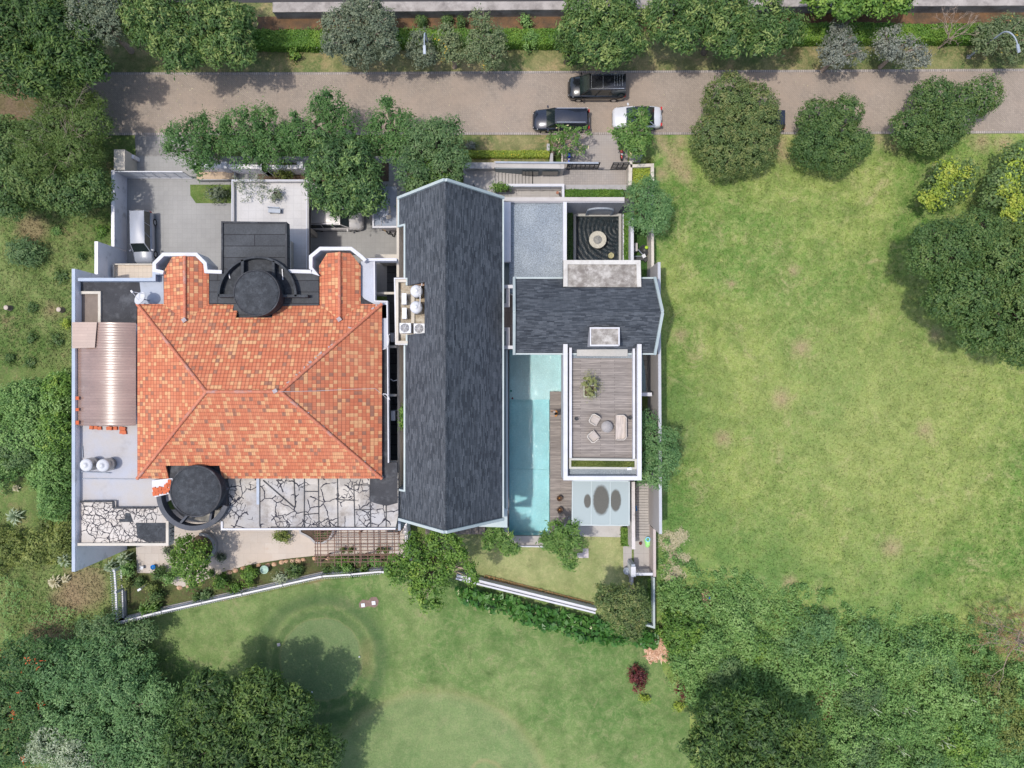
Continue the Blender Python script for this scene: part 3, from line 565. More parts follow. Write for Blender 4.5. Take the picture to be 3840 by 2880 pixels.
def hedge(label, frame, a, b, w_px, h, style, name='hedge', group=None, z0=0.0, per=420, L=0.13, W=0.08, seed=None):
    """clipped hedge from a to b: a top and two sides of leaves"""
    SEED[0] += 1; rng = np.random.default_rng(seed or SEED[0]); A = P(frame, a[0], a[1], z0 + h); B = P(frame, b[0], b[1], z0 + h)
    w = M(w_px / FR[frame][2], h + z0); d = (B - A); ln = d.length; d.normalize(); nx = Vector((-d.y, d.x, 0))
    n = int(ln * (w + 2 * h) * per); s = rng.random(n) * ln; k = rng.random(n) * (w + 2 * h)
    side1 = k < h; side2 = k > h + w; top = ~(side1 | side2)
    off = np.where(top, k - h - w / 2, np.where(side1, -w / 2, w / 2)); z = np.where(top, h, np.where(side1, k, k - h - w))
    lump = (vnoise(s, off * 3, 1.6, SEED[0]) - 0.5); off = off * (1 + 0.12 * lump) + rng.normal(size=n) * 0.03; z = z + lump * 0.16 * h * (z > h * 0.5) + rng.normal(size=n) * 0.035
    C = np.array(A)[None, :2] + s[:, None] * np.array(d)[None, :2] + off[:, None] * np.array(nx)[None, :2]; C = np.concatenate([C, (z0 + np.clip(z, 0.02, None))[:, None]], 1)
    nn = np.where(top[:, None], np.array([0, 0, 1.0]), np.where(side1[:, None], -np.array(nx), np.array(nx))); nn = unit(nn * 0.8 + np.array([0, 0, 0.3]) + rng.normal(size=(n, 3)) * 0.5)
    l = L * (0.6 + 0.8 * rng.random(n)); V, F = leaf_quads(C, nn, l, l * W / L, rng, 0.1)
    t = np.clip(0.2 + 0.5 * vnoise(s, off, 0.9, SEED[0] + 3) + rng.normal(size=n) * 0.12, 0, 0.84); t[rng.random(n) < 0.02] = 0.97
    mid = (A + B) / 2; root = thing(name, label, 'hedge', Vector((mid.x, mid.y, z0)), group)
    np_mesh('foliage', V, F, LEAF[style], root, t)
    mb = MB(); m2 = MB()
    for i in range(max(2, int(ln / 0.5))):
        q = A.lerp(B, (i + 0.5) / max(2, int(ln / 0.5))); mb.tube([Vector((q.x, q.y, z0)), Vector((q.x + 0.03, q.y, z0 + h * 0.9))], [0.02, 0.01], 5, cap=False)
    pl = [A + nx * w * 0.42, A - nx * w * 0.42, B - nx * w * 0.42, B + nx * w * 0.42]; 
    mb.build('stem', BARK, root)
    # dense inner leaves so that the hedge is not see-through
    n2 = n // 3; s = rng.random(n2) * ln; o2 = (rng.random(n2) - 0.5) * w * 0.85; zz = z0 + h * (0.3 + 0.55 * rng.random(n2))
    C = np.array(A)[None, :2] + s[:, None] * np.array(d)[None, :2] + o2[:, None] * np.array(nx)[None, :2]; C = np.concatenate([C, zz[:, None]], 1)
    V, F = leaf_quads(C, unit(rng.normal(size=(n2, 3)) * 0.4 + np.array([0, 0, 1.0])), 0.26 * np.ones(n2), 0.17 * np.ones(n2), rng)
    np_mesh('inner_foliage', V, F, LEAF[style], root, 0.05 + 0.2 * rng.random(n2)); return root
def shrub(name, label, frame, x, y, r, h, style, group=None, ry=None, dens=1.0, size=0.8, z0=0.0, cat='shrub'):
    SEED[0] += 1; rng = random.Random(SEED[0]); s = FR[frame][2]; ry = ry or r; zc = z0 + h * 0.5
    q = P(frame, x, y, zc); RX, RY = M(r / s, zc), M(ry / s, zc); base = Vector((q.x, q.y, z0)); t = thing(name, label, cat, base, group)
    Lb = [(q.x + RX * 0.28 * math.cos(a), q.y + RY * 0.28 * math.sin(a), zc + 0.08 * h * math.sin(a * 2), RX * 0.72, RY * 0.72, h * 0.5) for a in (0.4, 2.5, 4.6)]
    V, F, T = crown_arrays(Lb, style, SEED[0], dens, size, 1.2, bot=-0.5); V[:, 2] = np.maximum(V[:, 2], z0 + 0.02); np_mesh('foliage', V, F, LEAF[style], t, T)
    mb = MB()
    for k in range(5):
        a = k * 1.3 + rng.random(); mb.tube([base, (q.x + math.cos(a) * RX * 0.5, q.y + math.sin(a) * RY * 0.5, z0 + h * 0.6)], [0.03, 0.01], 5, cap=False)
    mb.build('stem', BARK, t); return t
def rosette(name, label, frame, x, y, r, h, mat, n=26, group=None, z0=0.0, w=0.07, up=0.5, cat='plant', seed=None):
    """long arching blades from one heart (agave, yucca, palm tuft)"""
    SEED[0] += 1; rng = random.Random(seed or SEED[0]); q = P(frame, x, y, z0); R = M(r / FR[frame][2], z0); V = []; F = []; T = []
    for i in range(n):
        a = i * 2.399 + rng.random() * 0.4; k = (i / n); L = R * (0.7 + 0.4 * rng.random()); rise = h * (1.0 - 0.7 * k) * (0.8 + 0.4 * rng.random()); d = Vector((math.cos(a), math.sin(a), 0)); sd = Vector((-d.y, d.x, 0))
        pts = [(0.0, 0.0, 0.5), (0.35, 0.65, 1.0), (0.7, 0.95, 0.8), (1.0, 0.75 - 0.4 * k, 0.1)]; b = len(V)
        for f, zz, ww in pts:
            c = Vector((q.x, q.y, z0 + 0.05)) + d * L * f * (0.45 + 0.55 * k + 0.2) + Vector((0, 0, rise * zz)); V += [c - sd * w * ww, c + sd * w * ww]
        for j in range(3): F.append((b + 2 * j, b + 2 * j + 1, b + 2 * j + 3, b + 2 * j + 2)); T.append(min(0.84, max(0, 0.3 + 0.5 * rng.random())))
    t = thing(name, label, cat, Vector((q.x, q.y, z0)), group); np_mesh('leaves', np.array([tuple(v) for v in V]), np.array(F), LEAF[mat], t, np.array(T))
    mb = MB(); mb.tube([(q.x, q.y, z0), (q.x, q.y, z0 + h * 0.3)], [0.06, 0.04], 8); mb.build('stem', BARK, t); return t
def bare(name, label, frame, base_xy, tops, h, mat, r0=0.09, twigs=5, group=None, seed=7, leaf=None, cat='tree', spread=0.8, gen=3):
    """leafless tree: limbs towards TOPS that keep forking into twigs"""
    rng = random.Random(seed); b = P(frame, base_xy[0], base_xy[1], 0); t = thing(name, label, cat, b, group); mb = MB(); tips = []
    fork = Vector((b.x, b.y, h * 0.35)); mb.tube([b, b.lerp(fork, 0.5) + Vector((0.05, 0.03, 0)), fork], [r0 * 1.3, r0, r0 * 0.9], 8)
    def grow(a, d, L, r, g):
        e = a + d * L; m = a.lerp(e, 0.5) + Vector((rng.uniform(-1, 1), rng.uniform(-1, 1), rng.uniform(0, 1))) * L * 0.1; mb.tube([a, m, e], [r, r * 0.75, r * 0.5], 5, cap=False)
        if g == 0: tips.append(e); return
        for _ in range(rng.choice((2, 3, 3))):
            dd = (d + Vector((rng.uniform(-1, 1), rng.uniform(-1, 1), rng.uniform(-0.35, 0.6))) * spread).normalized(); grow(e, dd, L * rng.uniform(0.6, 0.85), r * 0.6, g - 1)
    for tx, ty in tops:
        e = P(frame, tx, ty, h * 0.8); d = (e - fork); grow(fork, d.normalized(), d.length * 0.42, r0 * 0.55, gen)
    mb.build('branches', mat, t)
    if leaf:
        rg = np.random.default_rng(seed); c = np.array([tuple(x) for x in tips]); st, per, Lf, Wf = leaf; ii = np.repeat(np.arange(len(c)), per)
        V, F = leaf_quads(c[ii] + rg.normal(size=(len(ii), 3)) * 0.11, unit(rg.normal(size=(len(ii), 3)) * 0.5 + np.array([0, 0, 1.0])), Lf * (0.7 + 0.5 * rg.random(len(ii))), Wf * np.ones(len(ii)), rg, 0.1)
        T = np.clip(0.4 + rg.normal(size=len(ii)) * 0.2, 0, 0.84); T[rg.random(len(ii)) < 0.02] = 1.0; np_mesh('leaves', V, F, LEAF[st], t, T)
    return t
# ------------------------------------------------------------------ the setting: ground, road, lawns, paving
def sheet(name, pts, z, mat, kind='structure', label=None, cat=None):
    mb = MB(); n = len(pts); a = sum(pts[i][0] * pts[(i + 1) % n][1] - pts[(i + 1) % n][0] * pts[i][1] for i in range(n))
    if a < 0: pts = list(reversed(pts))
    mb.face([(p[0], p[1], z) for p in pts]); o = mb.build(name, mat); return tag(o, label, cat, None, kind)
PX0, PX1 = P('B5', 190, 0).x, P('B4', 806, 0).x            # the pool's plan
PY1, PY0 = P('B4', 0, 985).y, P('B6', 0, 345).y
PXM, PYM = P('B5', 672, 0).x, P('B4', 0, 1480).y
ROUGH = m_grass('rough_grass', (0.082, 0.142, 0.036), (0.145, 0.195, 0.062), (0.225, 0.165, 0.095), 0.56, 0.16, 0.42, extra=spots([(P('D1', 700, 170).x, P('D1', 700, 170).y, 1.9), (P('D1', 560, 250).x, P('D1', 560, 250).y, 1.5), (P('D7', 250, 330).x, P('D7', 250, 330).y, 1.3), (P('D7', 400, 960).x, P('D7', 400, 960).y, 0.55), (P('D1', 420, 620).x, P('D1', 420, 620).y, 2.2)], (0.24, 0.175, 0.105)))
LOTX = spots([(P('O', a, b).x, P('O', a, b).y, c_) for a, b, c_ in ((1462, 350, 0.9), (1440, 325, 0.5), (1430, 375, 0.35), (1480, 378, 0.5), (1425, 305, 0.4), (1470, 305, 0.35), (1680, 310, 0.9), (1690, 335, 0.5), (1900, 300, 0.5), (1930, 310, 0.4), (2120, 305, 0.7), (2170, 310, 0.5))] + [(P('D5', 810, 1220).x, P('D5', 810, 1220).y, 0.7), (P('D5', 930, 930).x, P('D5', 930, 930).y, 0.7), (P('D5', 1640, 1400).x, P('D5', 1640, 1400).y, 0.5), (P('D6', 1450, 850).x, P('D6', 1450, 850).y, 0.7), (P('D5', 880, 480).x, P('D5', 880, 480).y, 0.3), (P('D6', 860, 1050).x, P('D6', 860, 1050).y, 0.5), (P('D5', 230, 850).x, P('D5', 230, 850).y, 0.35), (P('D5', 530, 560).x, P('D5', 530, 560).y, 0.15), (P('D5', 1700, 850).x, P('D5', 1700, 850).y, 0.4), (P('D6', 480, 220).x, P('D6', 480, 220).y, 0.5)], (0.34, 0.25, 0.16))
def lot_extra(nt, p, col):
    for x, y, r0, r1, c, k in ((1850, 880, 3.0, 15.0, (0.245, 0.285, 0.098), 0.45), (1480, 900, 0.5, 5.5, (0.085, 0.165, 0.045), 0.6), (1480, 1150, 1.0, 6.0, (0.085, 0.17, 0.045), 0.6), (1900, 1330, 1.0, 9.0, (0.105, 0.195, 0.055), 0.5), (1650, 1230, 1.0, 6.5, (0.095, 0.18, 0.05), 0.6)):
        q = P('O', x, y); d = mth(nt, 'ADD', radial(nt, p, q.x, q.y), mth(nt, 'MULTIPLY', mth(nt, 'SUBTRACT', noise(nt, p, 0.35, 7, 0.7), 0.5), 9.0)); col = mix(nt, ramp(nt, mth(nt, 'DIVIDE', d, 20.0), [(r0 / 20, k), (r1 / 20, 0.0)]), col, c)
    return LOTX(nt, p, col)
LOT = m_grass('lot_grass', (0.106, 0.196, 0.042), (0.228, 0.285, 0.078), (0.36, 0.315, 0.165), 0.565, 0.085, 0.36, extra=lot_extra)
GOLF = m_grass('golf_grass', (0.090, 0.168, 0.046), (0.155, 0.222, 0.076), (0.27, 0.245, 0.135), 0.58, 0.13, 0.24, extra=golf_extra)
VERGE = m_grass('verge_grass', (0.095, 0.140, 0.045), (0.195, 0.195, 0.085), (0.34, 0.255, 0.14), 0.52, 0.22, 0.30)
YARD = m_grass('garden_lawn', (0.215, 0.26, 0.098), (0.285, 0.30, 0.135), (0.36, 0.31, 0.17), 0.62, 0.20, 0.18)
G = 170.0
mb = MB()
for x0, x1, y0, y1 in ((-G, PX0, -G, G), (PX1, G, -G, G), (PX0, PX1, -G, PY0), (PX0, PX1, PY1, G)):
    mb.face([(x0, y0, 0), (x1, y0, 0), (x1, y1, 0), (x0, y1, 0)])
tag(mb.build('ground', ROUGH), kind='structure')
E = 700
tag(sheet('verge_grass', PS('O', [(-E, -40), (2212 + E, -60), (2212 + E, 146), (1600, 152), (700, 157), (-E, 157)]), 0.004, VERGE), kind='structure')
sheet('canal_bed', PS('O', [(-E, -500), (2212 + E, -500), (2212 + E, -14), (1200, 4), (590, 6), (-E, 6)]), 0.008, plain('dark_mud', (0.05, 0.045, 0.045), (0.035, 0.035, 0.04), 0.6, 0.6, grain=0.2))
sheet('ditch_earth', PS('O', [(555, 36), (1200, 34), (2212 + E, 15), (2212 + E, 60), (1200, 70), (555, 70)]), 0.010, plain('red_brown_earth', (0.17, 0.095, 0.05), (0.085, 0.06, 0.04), 1.2, 0.95, grain=0.3, gs=8))
mb = MB(); mb.prism(PS('O', [(-E, 158), (700, 156.5), (1600, 152), (2212 + E, 145), (2212 + E, 285), (1600, 289), (700, 290), (-E, 291)]), -0.1, 0.06)
tag(mb.build('road', ROAD), kind='structure')
mb = MB()
for y0, y1, a in ((154.5, 159.5, 0), (285.5, 290.5, 1)):
    top = [(-E, y0 + 1.5), (700, y0 + (1.5 if not a else 1)), (1600, y0 - 3.0 * (1 - a)), (2212 + E, y0 - (9 if not a else 6))]; bot = [(x, y + (y1 - y0)) for x, y in reversed(top)]
    mb.prism(PS('O', top + bot, 0.07), -0.1, 0.075)
tag(mb.build('road_kerb', KERB), kind='structure')
sheet('lot_grass', PS('O', [(1405, 290), (2212 + E, 286), (2212 + E, 1659 + E), (1480, 1659 + E), (1419, 1360), (1419, 600), (1408, 460), (1405, 340)]), 0.006, LOT)
sheet('front_verge', PS('O', [(1000, 291), (1190, 291), (1190, 352), (1000, 352)]), 0.005, VERGE)
0 and sheet('side_verge', PS('O', [(1398, 291), (1500, 291), (1500, 400), (1412, 400)]), 0.009, VERGE)
0 and sheet('bare_earth', PS('O', [(1418, 330), (1440, 322), (1462, 335), (1490, 350), (1500, 372), (1480, 385), (1450, 372), (1440, 395), (1424, 402), (1415, 370)]), 0.012, plain('rubble_earth', (0.36, 0.25, 0.17), (0.22, 0.17, 0.10), 1.6, 0.95, grain=0.4, gs=7))
0 and sheet('red_earth', PS('O', [(1655, 292), (1705, 292), (1700, 338), (1660, 345)]), 0.012, plain('red_earth', (0.20, 0.11, 0.07), (0.15, 0.10, 0.06), 1.6, 0.95, grain=0.4, gs=7))
sheet('golf_lawn', PS('O', [(330, 1330), (700, 1255), (850, 1236), (985, 1250), (1290, 1322), (1419, 1358), (1432, 1450), (1490, 1540), (1490, 1659 + E), (60, 1659 + E), (300, 1450)]), 0.007, GOLF)
sheet('entrance_apron', PS('A1', [(1118, 1104), (1640, 1104), (1640, 1300), (1128, 1300)]), 0.013, m_bricky('speckled_apron', (0.25, 0.24, 0.23), (0.20, 0.195, 0.19), (0.15, 0.145, 0.14), 0.3, 0.3, 0.01, 0, 0.2, 0.2))
sheet('courtyard', PS('O', [(262, 338), (700, 338), (880, 338), (880, 640), (262, 640)]), 0.018, PAVER)
sheet('alley_floor', PS('O', [(836, 560), (864, 560), (864, 1150), (836, 1150)]), 0.022, BITUP)
sheet('gap_floor', PS('O', [(862, 440), (905, 440), (905, 1120), (862, 1120)]), 0.021, plain('shade_dark_floor', (0.05, 0.045, 0.043), None, 0.6, 0.9))  # near-black colour paints in the shade of the narrow gap
sheet('front_bed', PS('O', [(556, 352), (840, 352), (840, 392), (556, 392)]), 0.022, SOIL)
sheet('terrace', PS('B1', [(560, 600), (720, 960), (732, 1238), (930, 1245), (1040, 1330), (1180, 1390), (1330, 1355), (1560, 1262), (1840, 1165), (2100, 1120)]) + PS('B2', [(480, 1092), (760, 1062), (1610, 1040), (1700, 1100), (1725, 1180), (1760, 780), (1740, 560), (0, 560)]), 0.020, TERR)
sheet('garden_bed', PS('B1', [(555, 960), (560, 1560), (700, 1620), (1080, 1560)]) + PS('B2', [(0, 1440), (840, 1255), (1460, 1215), (1720, 1190), (1700, 900), (0, 1000)]), 0.012, m_grass('bed_grass', (0.060, 0.085, 0.030), (0.105, 0.120, 0.045), (0.10, 0.065, 0.045), 0.52, 0.3, 0.4))
# house 2 outdoors
sheet('front_court', PS('B3', [(215, 300), (1140, 300), (1140, 640), (215, 640)]), 0.020, SLABS)
sheet('driveway', PS('B3', [(1135, -40), (1730, -40), (1730, 240), (1740, 500), (1135, 500)]), 0.014, DRIVE)
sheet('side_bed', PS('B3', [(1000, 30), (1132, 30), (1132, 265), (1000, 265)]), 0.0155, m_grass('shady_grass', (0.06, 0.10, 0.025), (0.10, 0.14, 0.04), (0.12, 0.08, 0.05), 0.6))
sheet('fountain_court', PS('B3', [(1140, 600), (1790, 600), (1790, 1300), (1140, 1300)]), 0.019, plain('dark_pebbles', (0.10, 0.10, 0.105), (0.06, 0.06, 0.065), 3, 0.8, grain=0.4, gs=20))
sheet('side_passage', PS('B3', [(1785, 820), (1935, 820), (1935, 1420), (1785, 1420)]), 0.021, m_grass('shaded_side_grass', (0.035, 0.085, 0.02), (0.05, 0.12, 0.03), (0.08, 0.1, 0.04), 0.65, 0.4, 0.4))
sheet('east_passage', PS('B4', [(1700, 1000), (1838, 1000), (1870, 1500), (1700, 1500)]), 0.023, m_bricky('beige_passage_slabs', (0.42, 0.40, 0.35), (0.37, 0.35, 0.31), (0.2, 0.19, 0.17), 0.5, 0.4, 0.02, 0, 0.08, 0.1))
sheet('garden_lawn', PS('B6', [(-780, 260), (150, 262), (150, 470), (690, 482), (690, 330), (1632, 340), (1632, 940), (1905, 830), (1900, 1425), (1210, 1245), (-30, 925), (-430, 830), (-560, 700), (-900, 600)]), 0.010, YARD)
sheet('pool_surround', PS('B5', [(100, -700), (190, -700), (190, 1850), (100, 1850)]), 0.020, plain('dark_stone_edge', (0.13, 0.12, 0.12), (0.10, 0.095, 0.1), 2, 0.7, grain=0.2))
sheet('pool_end_paving', PS('B8', [(1350, 345), (1406, 345), (1406, 550), (1350, 550)]), 0.022, GREYW)
mb = MB(); mb.prism(PS('B6', [(188, 347), (682, 347), (682, 466), (188, 458)], 0.1), -0.3, 0.1); tag(mb.build('pool_end_ledge', SLABS), kind='structure')
mb = MB(); mb.prism(PS('B6', [(120, 462), (690, 470), (690, 484), (120, 474)], 0.35), 0.0, 0.35); tag(mb.build('low_wall', WHITE), 'low white wall at the foot of the swimming pool', 'wall')
sheet('patio', PS('B6', [(680, 200), (1530, 200), (1530, 362), (1060, 352), (680, 352)]), 0.018, plain('pale_patio', (0.44, 0.42, 0.40), (0.39, 0.37, 0.35), 0.9, 0.85, grain=0.06, stain=0.5, stain_c=(0.22, 0.21, 0.2)))
sheet('painted_stair_shade', PS('B5', [(1640, 1100), (1900, 1100), (1900, 1670), (1640, 1670)]) , 0.016, plain('dark_stair_shadow', (0.03, 0.03, 0.03), None))  # black sheet paints the dark shade lines between the side steps
sheet('gate_landing', PS('B6', [(1665, 355), (1905, 355), (1905, 800), (1665, 800)]), 0.020, SLABS)
sheet('side_path', PS('B6', [(1538, 460), (1640, 460), (1640, 830), (1600, 830), (1540, 720)]), 0.024, SLABS)
# deck beside the pool (a real raised deck)
mb = MB(); z = 0.09
mb.prism([(PXM, PYM), (PX1 + 0.1, PYM), (PX1 + 0.1, PY0), (PXM, PY0)], -1.6, z)
tag(mb.build('pool_deck', DECK), kind='structure')
mb = MB(); mb.prism([(PX1 + 0.1, P('B5', 0, 200).y), (P('B5', 1600, 0).x, P('B5', 0, 200).y), (P('B5', 1600, 0).x, P('B6', 0, 200).y), (PX1 + 0.1, P('B6', 0, 200).y)], 0, z); tag(mb.build('covered_deck', DECK), kind='structure')
mb = MB(); e = P('B4', 806, 0).x; mb.prism([(e, PY1), (e + 0.7, PY1), (e + 0.7, P('B5', 0, 200).y), (e + 0.1, P('B5', 0, 200).y), (e + 0.1, PYM), (e, PYM)], 0, z - 0.004); tag(mb.build('pool_coping', plain('sand_stone_edge', (0.42, 0.38, 0.35), None)), kind='structure')
# swimming pool
POOLT = m_bricky('pool_tiles', (0.36, 0.60, 0.63), (0.32, 0.565, 0.60), (0.30, 0.53, 0.57), 0.15, 0.15, 0.010, 0, 0.10, 0.16, 0.4, off=0.0)
POOLS = m_bricky('pale_pool_tiles', (0.48, 0.62, 0.63), (0.44, 0.585, 0.60), (0.41, 0.55, 0.565), 0.15, 0.15, 0.010, 0, 0.14, 0.16, 0.4, off=0.0)
mb = MB(); YS = P('B5', 0, 152, -0.5).y; YB0, YB1 = P('B5', 0, 985, -1.1).y, P('B5', 0, 915, -1.1).y
def flr(x0, x1, y0, y1, z, m=0): mb.face([(x0, y0, z), (x1, y0, z), (x1, y1, z), (x0, y1, z)], m)
flr(PX0, PXM, PY0, YB0, -1.35); flr(PX0, PXM, YB0, YB1, -1.45); flr(PX0, PXM, YB1, YS, -1.25)
for y, a, b in ((YB0, -1.45, -1.35), (YB1, -1.45, -1.25)): mb.face([(PX0, y, a), (PXM, y, a), (PXM, y, b), (PX0, y, b)])
mb.face([(PX0, YS, -1.25), (PXM, YS, -1.25), (PXM, YS, -0.5), (PX0, YS, -0.5)])
flr(PX0, PX1, PYM, PY1, -0.5, 1); flr(PX0, PXM, YS, PYM, -0.5, 1)
for a, b in (((PX0, PY1), (PX0, PY0)), ((PX0, PY0), (PXM, PY0)), ((PX1, PYM), (PX1, PY1)), ((PX1, PY1), (PX0, PY1))): mb.face([(a[0], a[1], -1.5), (b[0], b[1], -1.5), (b[0], b[1], 0.05), (a[0], a[1], 0.05)], 0)
tag(mb.build('pool_basin', [POOLT, POOLS]), kind='structure')
PW = m_water('pool_water', (0.86, 0.965, 0.975), 5.0, 1.0, 0.07)
mb = MB(); mb.face([(PX0, PY0, -0.06), (PXM, PY0, -0.06), (PXM, PYM, -0.06), (PX1, PYM, -0.06), (PX1, PY1, -0.06), (PX0, PY1, -0.06)]); tag(mb.build('pool_water', PW), kind='structure')
carpet('fallen_leaves', 'fallen leaves scattered on the shaded end of the brick street', PS('O', [(230, 165), (560, 162), (620, 285), (230, 285)]), LEAF['straw'], 0.065, 0.075, 2.2, 0.16, 0.07, 91, cat='leaves', upb=3, sd=0.1, layers=0.05)
carpet('fallen_leaves', 'dry leaves scattered over the sunny length of the brick street', PS('O', [(620, 162), (2212, 155), (2212, 282), (620, 285)]), LEAF['straw'], 0.065, 0.075, 0.5, 0.13, 0.06, 92, cat='leaves', upb=3, sd=0.1, layers=0.05)
sheet('leaf_litter', PS('O', [(-E, 148), (120, 158), (150, 200), (140, 240), (155, 293), (-E, 293)]), 0.068, LITTER)
# low concrete embankment behind the hedge
t = thing('embankment_wall', 'long low concrete embankment wall behind the clipped street hedge', 'wall', P('O', 1500, 30))
mb = MB(); z = 1.2; tp = PS('A2', [(160, 18), (1500, 12), (2212, 12)], z) + PS('A3', [(530, 8)], z) + PS('A4', [(0, -15), (2300, -25)], z); bt = PS('A2', [(160, 100), (1500, 92), (2212, 80)], z) + PS('A3', [(530, 80)], z) + PS('A4', [(0, 55), (2300, 45)], z)
mb.prism(tp + list(reversed(bt)), 1.05, z, 0)
mb.prism([p + Vector((0, -0.06, 0)) for p in tp] + [p + Vector((0, 0.06, 0)) for p in reversed(bt)], 0, 1.05, 1)
mb.build('coping', [plain('pale_coping', (0.38, 0.345, 0.32), (0.30, 0.27, 0.25), 0.9, 0.9, grain=0.1, stain=0.9, stain_c=(0.17, 0.15, 0.14)), plain('old_wall', (0.34, 0.33, 0.32), (0.22, 0.21, 0.20), 0.9, 0.9, grain=0.2, stain=0.6)], t)
# fine upright blades over the open lawns: the same colours as the sheet below, catching the light
def blades(name, poly, mat, per, L, W, seed, label):
    carpet(name, label, poly, mat, 0.02, 0.10, per, L, W, seed, kind='stuff', cat='grass', upb=0.1, sd=0.9, nscale=1.2)
blades('grass_blades', PS('O', [(1440, 300), (2240, 295), (2240, 1380), (1900, 1320), (1500, 1200), (1440, 1150)]), LOT, 42, 0.20, 0.07, 5, 'short uneven grass over the vacant lot')
blades('grass_blades', PS('O', [(0, 440), (245, 440), (245, 520), (160, 600), (160, 800), (0, 790)]), ROUGH, 60, 0.22, 0.06, 6, 'rough grass beside the tall lilac boundary wall')
blades('grass_blades', PS('O', [(0, 1100), (165, 1210), (245, 1200), (245, 1340), (60, 1380), (0, 1330)]), ROUGH, 60, 0.22, 0.06, 8, 'dry rough grass west of the white picket fence')
# ------------------------------------------------------------------ house 1: the orange tiled house
WX = -32.7; ZP = 6.85
h1 = thing('tiled_house', 'large two-storey house under a patchwork orange clay tile roof', 'house', (-19, 0, 0))
def rectw(x0, x1, y0, y1): return [(x0, y0), (x1, y0), (x1, y1), (x0, y1)]
# walls of the storeys (set back under the roofs)
mb = MB(); mb.prism(rectw(-27.6, -11.3, -5.0, 5.6), 0, 6.5); mb.build('wall', LILAC, h1)
mb = MB(); mb.prism([(WX, P('A5', 0, 962, ZP).y - 0.1), (-27.9, P('A5', 0, 962, ZP).y - 0.1), (-27.9, -9.0), (-29.4, -9.0), (-29.4, -11.8), (WX, -11.8)], 0, 6.1); 
mb.build('wall', LILAC, h1)
# west parapet and boundary wall in one plane, three heights
def vw(pts, z, t, name, mat, lab=None): 
    mb = MB(); mb.wall([P(*p, z) for p in pts], 0, z, t); return mb.build(name, mat, h1)
T = 0.26; WT = 0.26
mb = MB(); x0 = WX - T; mb.prism(rectw(WX - 0.26, WX, P('B1', 0, 1226, ZP).y, P('A5', 0, 852, ZP).y), 0, ZP); mb.build('west_wall', [LILAC], h1)
mb = MB(); mb.prism(rectw(x0 + 0.004, WX - 0.004, P('B1', 0, 1226, ZP).y + 0.004, P('A5', 0, 852, ZP).y - 0.004), ZP - 0.002, ZP + 0.05); mb.build('wall_coping', BLUEG, h1)
# service wing roof: blue-grey parapet, bitumen roof, light well, concrete part
mb = MB(); mb.wall(PS('A5', [(255, 962), (1043, 962), (1043, 893), (1140, 893)], ZP), 6.0, ZP, 0.24); mb.build('parapet', BLUEG, h1)
zr = 6.25
mb = MB(); mb.prism(PS('A5', [(488, 980), (892, 980), (905, 1085), (865, 1230), (862, 1415), (488, 1415)], zr), 6.02, zr); mb.prism(PS('A5', [(262, 975), (488, 975), (488, 1094), (262, 1094)], zr), 6.02, zr); mb.build('flat_roof', BITU, h1)
mb = MB(); mb.prism(PS('A5', [(892, 975), (1140, 900), (1145, 1215), (905, 1225), (870, 1215), (905, 1085)], zr), 6.02, zr - 0.004); mb.build('flat_roof', plain('blue_grey_roof_paint', (0.36, 0.39, 0.45), (0.33, 0.36, 0.41), 0.8, 0.8, grain=0.06, stain=0.3, stain_c=(0.25, 0.26, 0.28)), h1)
mb = MB(); mb.wall(PS('A5', [(262, 1098), (476, 1098), (476, 1412)], zr + 0.15), 1.0, zr + 0.15, 0.2); mb.build('light_well', CREAM, h1)
mb = MB(); mb.prism(rectw(WX, P('A5', 476, 0, zr).x, P('A5', 0, 1412, zr).y, P('A5', 0, 1098, zr).y), 6.11, 6.13); mb.build('well_floor', plain('well_floor_brown', (0.20, 0.16, 0.135), None, 2), h1)
# corrugated vault
CORR = m_bricky('brown_sheeting', (0.265, 0.18, 0.148), (0.235, 0.155, 0.128), (0.19, 0.125, 0.10), 9.0, 0.22, 0.012, 0, 0.10, 0.2, 0.28, stain=(0.34, 0.26, 0.23)); CORR.node_tree.nodes['Principled BSDF'].inputs['Specular IOR Level'].default_value = 0.6; CORR.node_tree.nodes['Principled BSDF'].inputs['Roughness'].default_value = 0.27; CORR.node_tree.nodes['Principled BSDF'].inputs['Coat Weight'].default_value = 0.5; CORR.node_tree.nodes['Principled BSDF'].inputs['Coat Roughness'].default_value = 0.25
ya, yb = P('A5', 0, 1412, 6.7).y, P('A7', 0, 955, 6.7).y; xa, xb = P('A7', 262, 0, 6.5).x, P('A7', 862, 0, 6.7).x
mb = MB(); n = 26; rows = 130; vs = []
for j in range(rows + 1):
    y = ya + (yb - ya) * j / rows
    for i in range(n + 1):
        f = i / n; vs.append((xa + (xb - xa) * f, y, 6.5 + 0.75 * math.sin(math.pi * min(1, f * 0.82 + 0.06)) + 0.018 * math.sin(j * 1.9)))
mb.mesh(vs, [(j * (n + 1) + i, j * (n + 1) + i + 1, (j + 1) * (n + 1) + i + 1, (j + 1) * (n + 1) + i) for j in range(rows) for i in range(n)], 0, True)
mb.build('corrugated_roof', CORR, h1)
mb = MB(); q = PS('A5', [(246, 1412), (500, 1412)], 6.75) + PS('A7', [(478, 152), (246, 160)], 6.75); mb.prism(q, 7.30, 7.33); mb.build('roof_patch_sheet', CORR, h1)
mb = MB()
for y0, y1 in ((655, 690), (775, 805), (905, 945)): mb.prism(PS('A7', [(242, y0), (275, y0), (275, y1), (242, y1)], ZP), ZP + 0.052, ZP + 0.13)
mb.build('coping_tile', plain('orange_loose_tile', (0.52, 0.11, 0.04), None, 2, grain=0.1), h1)
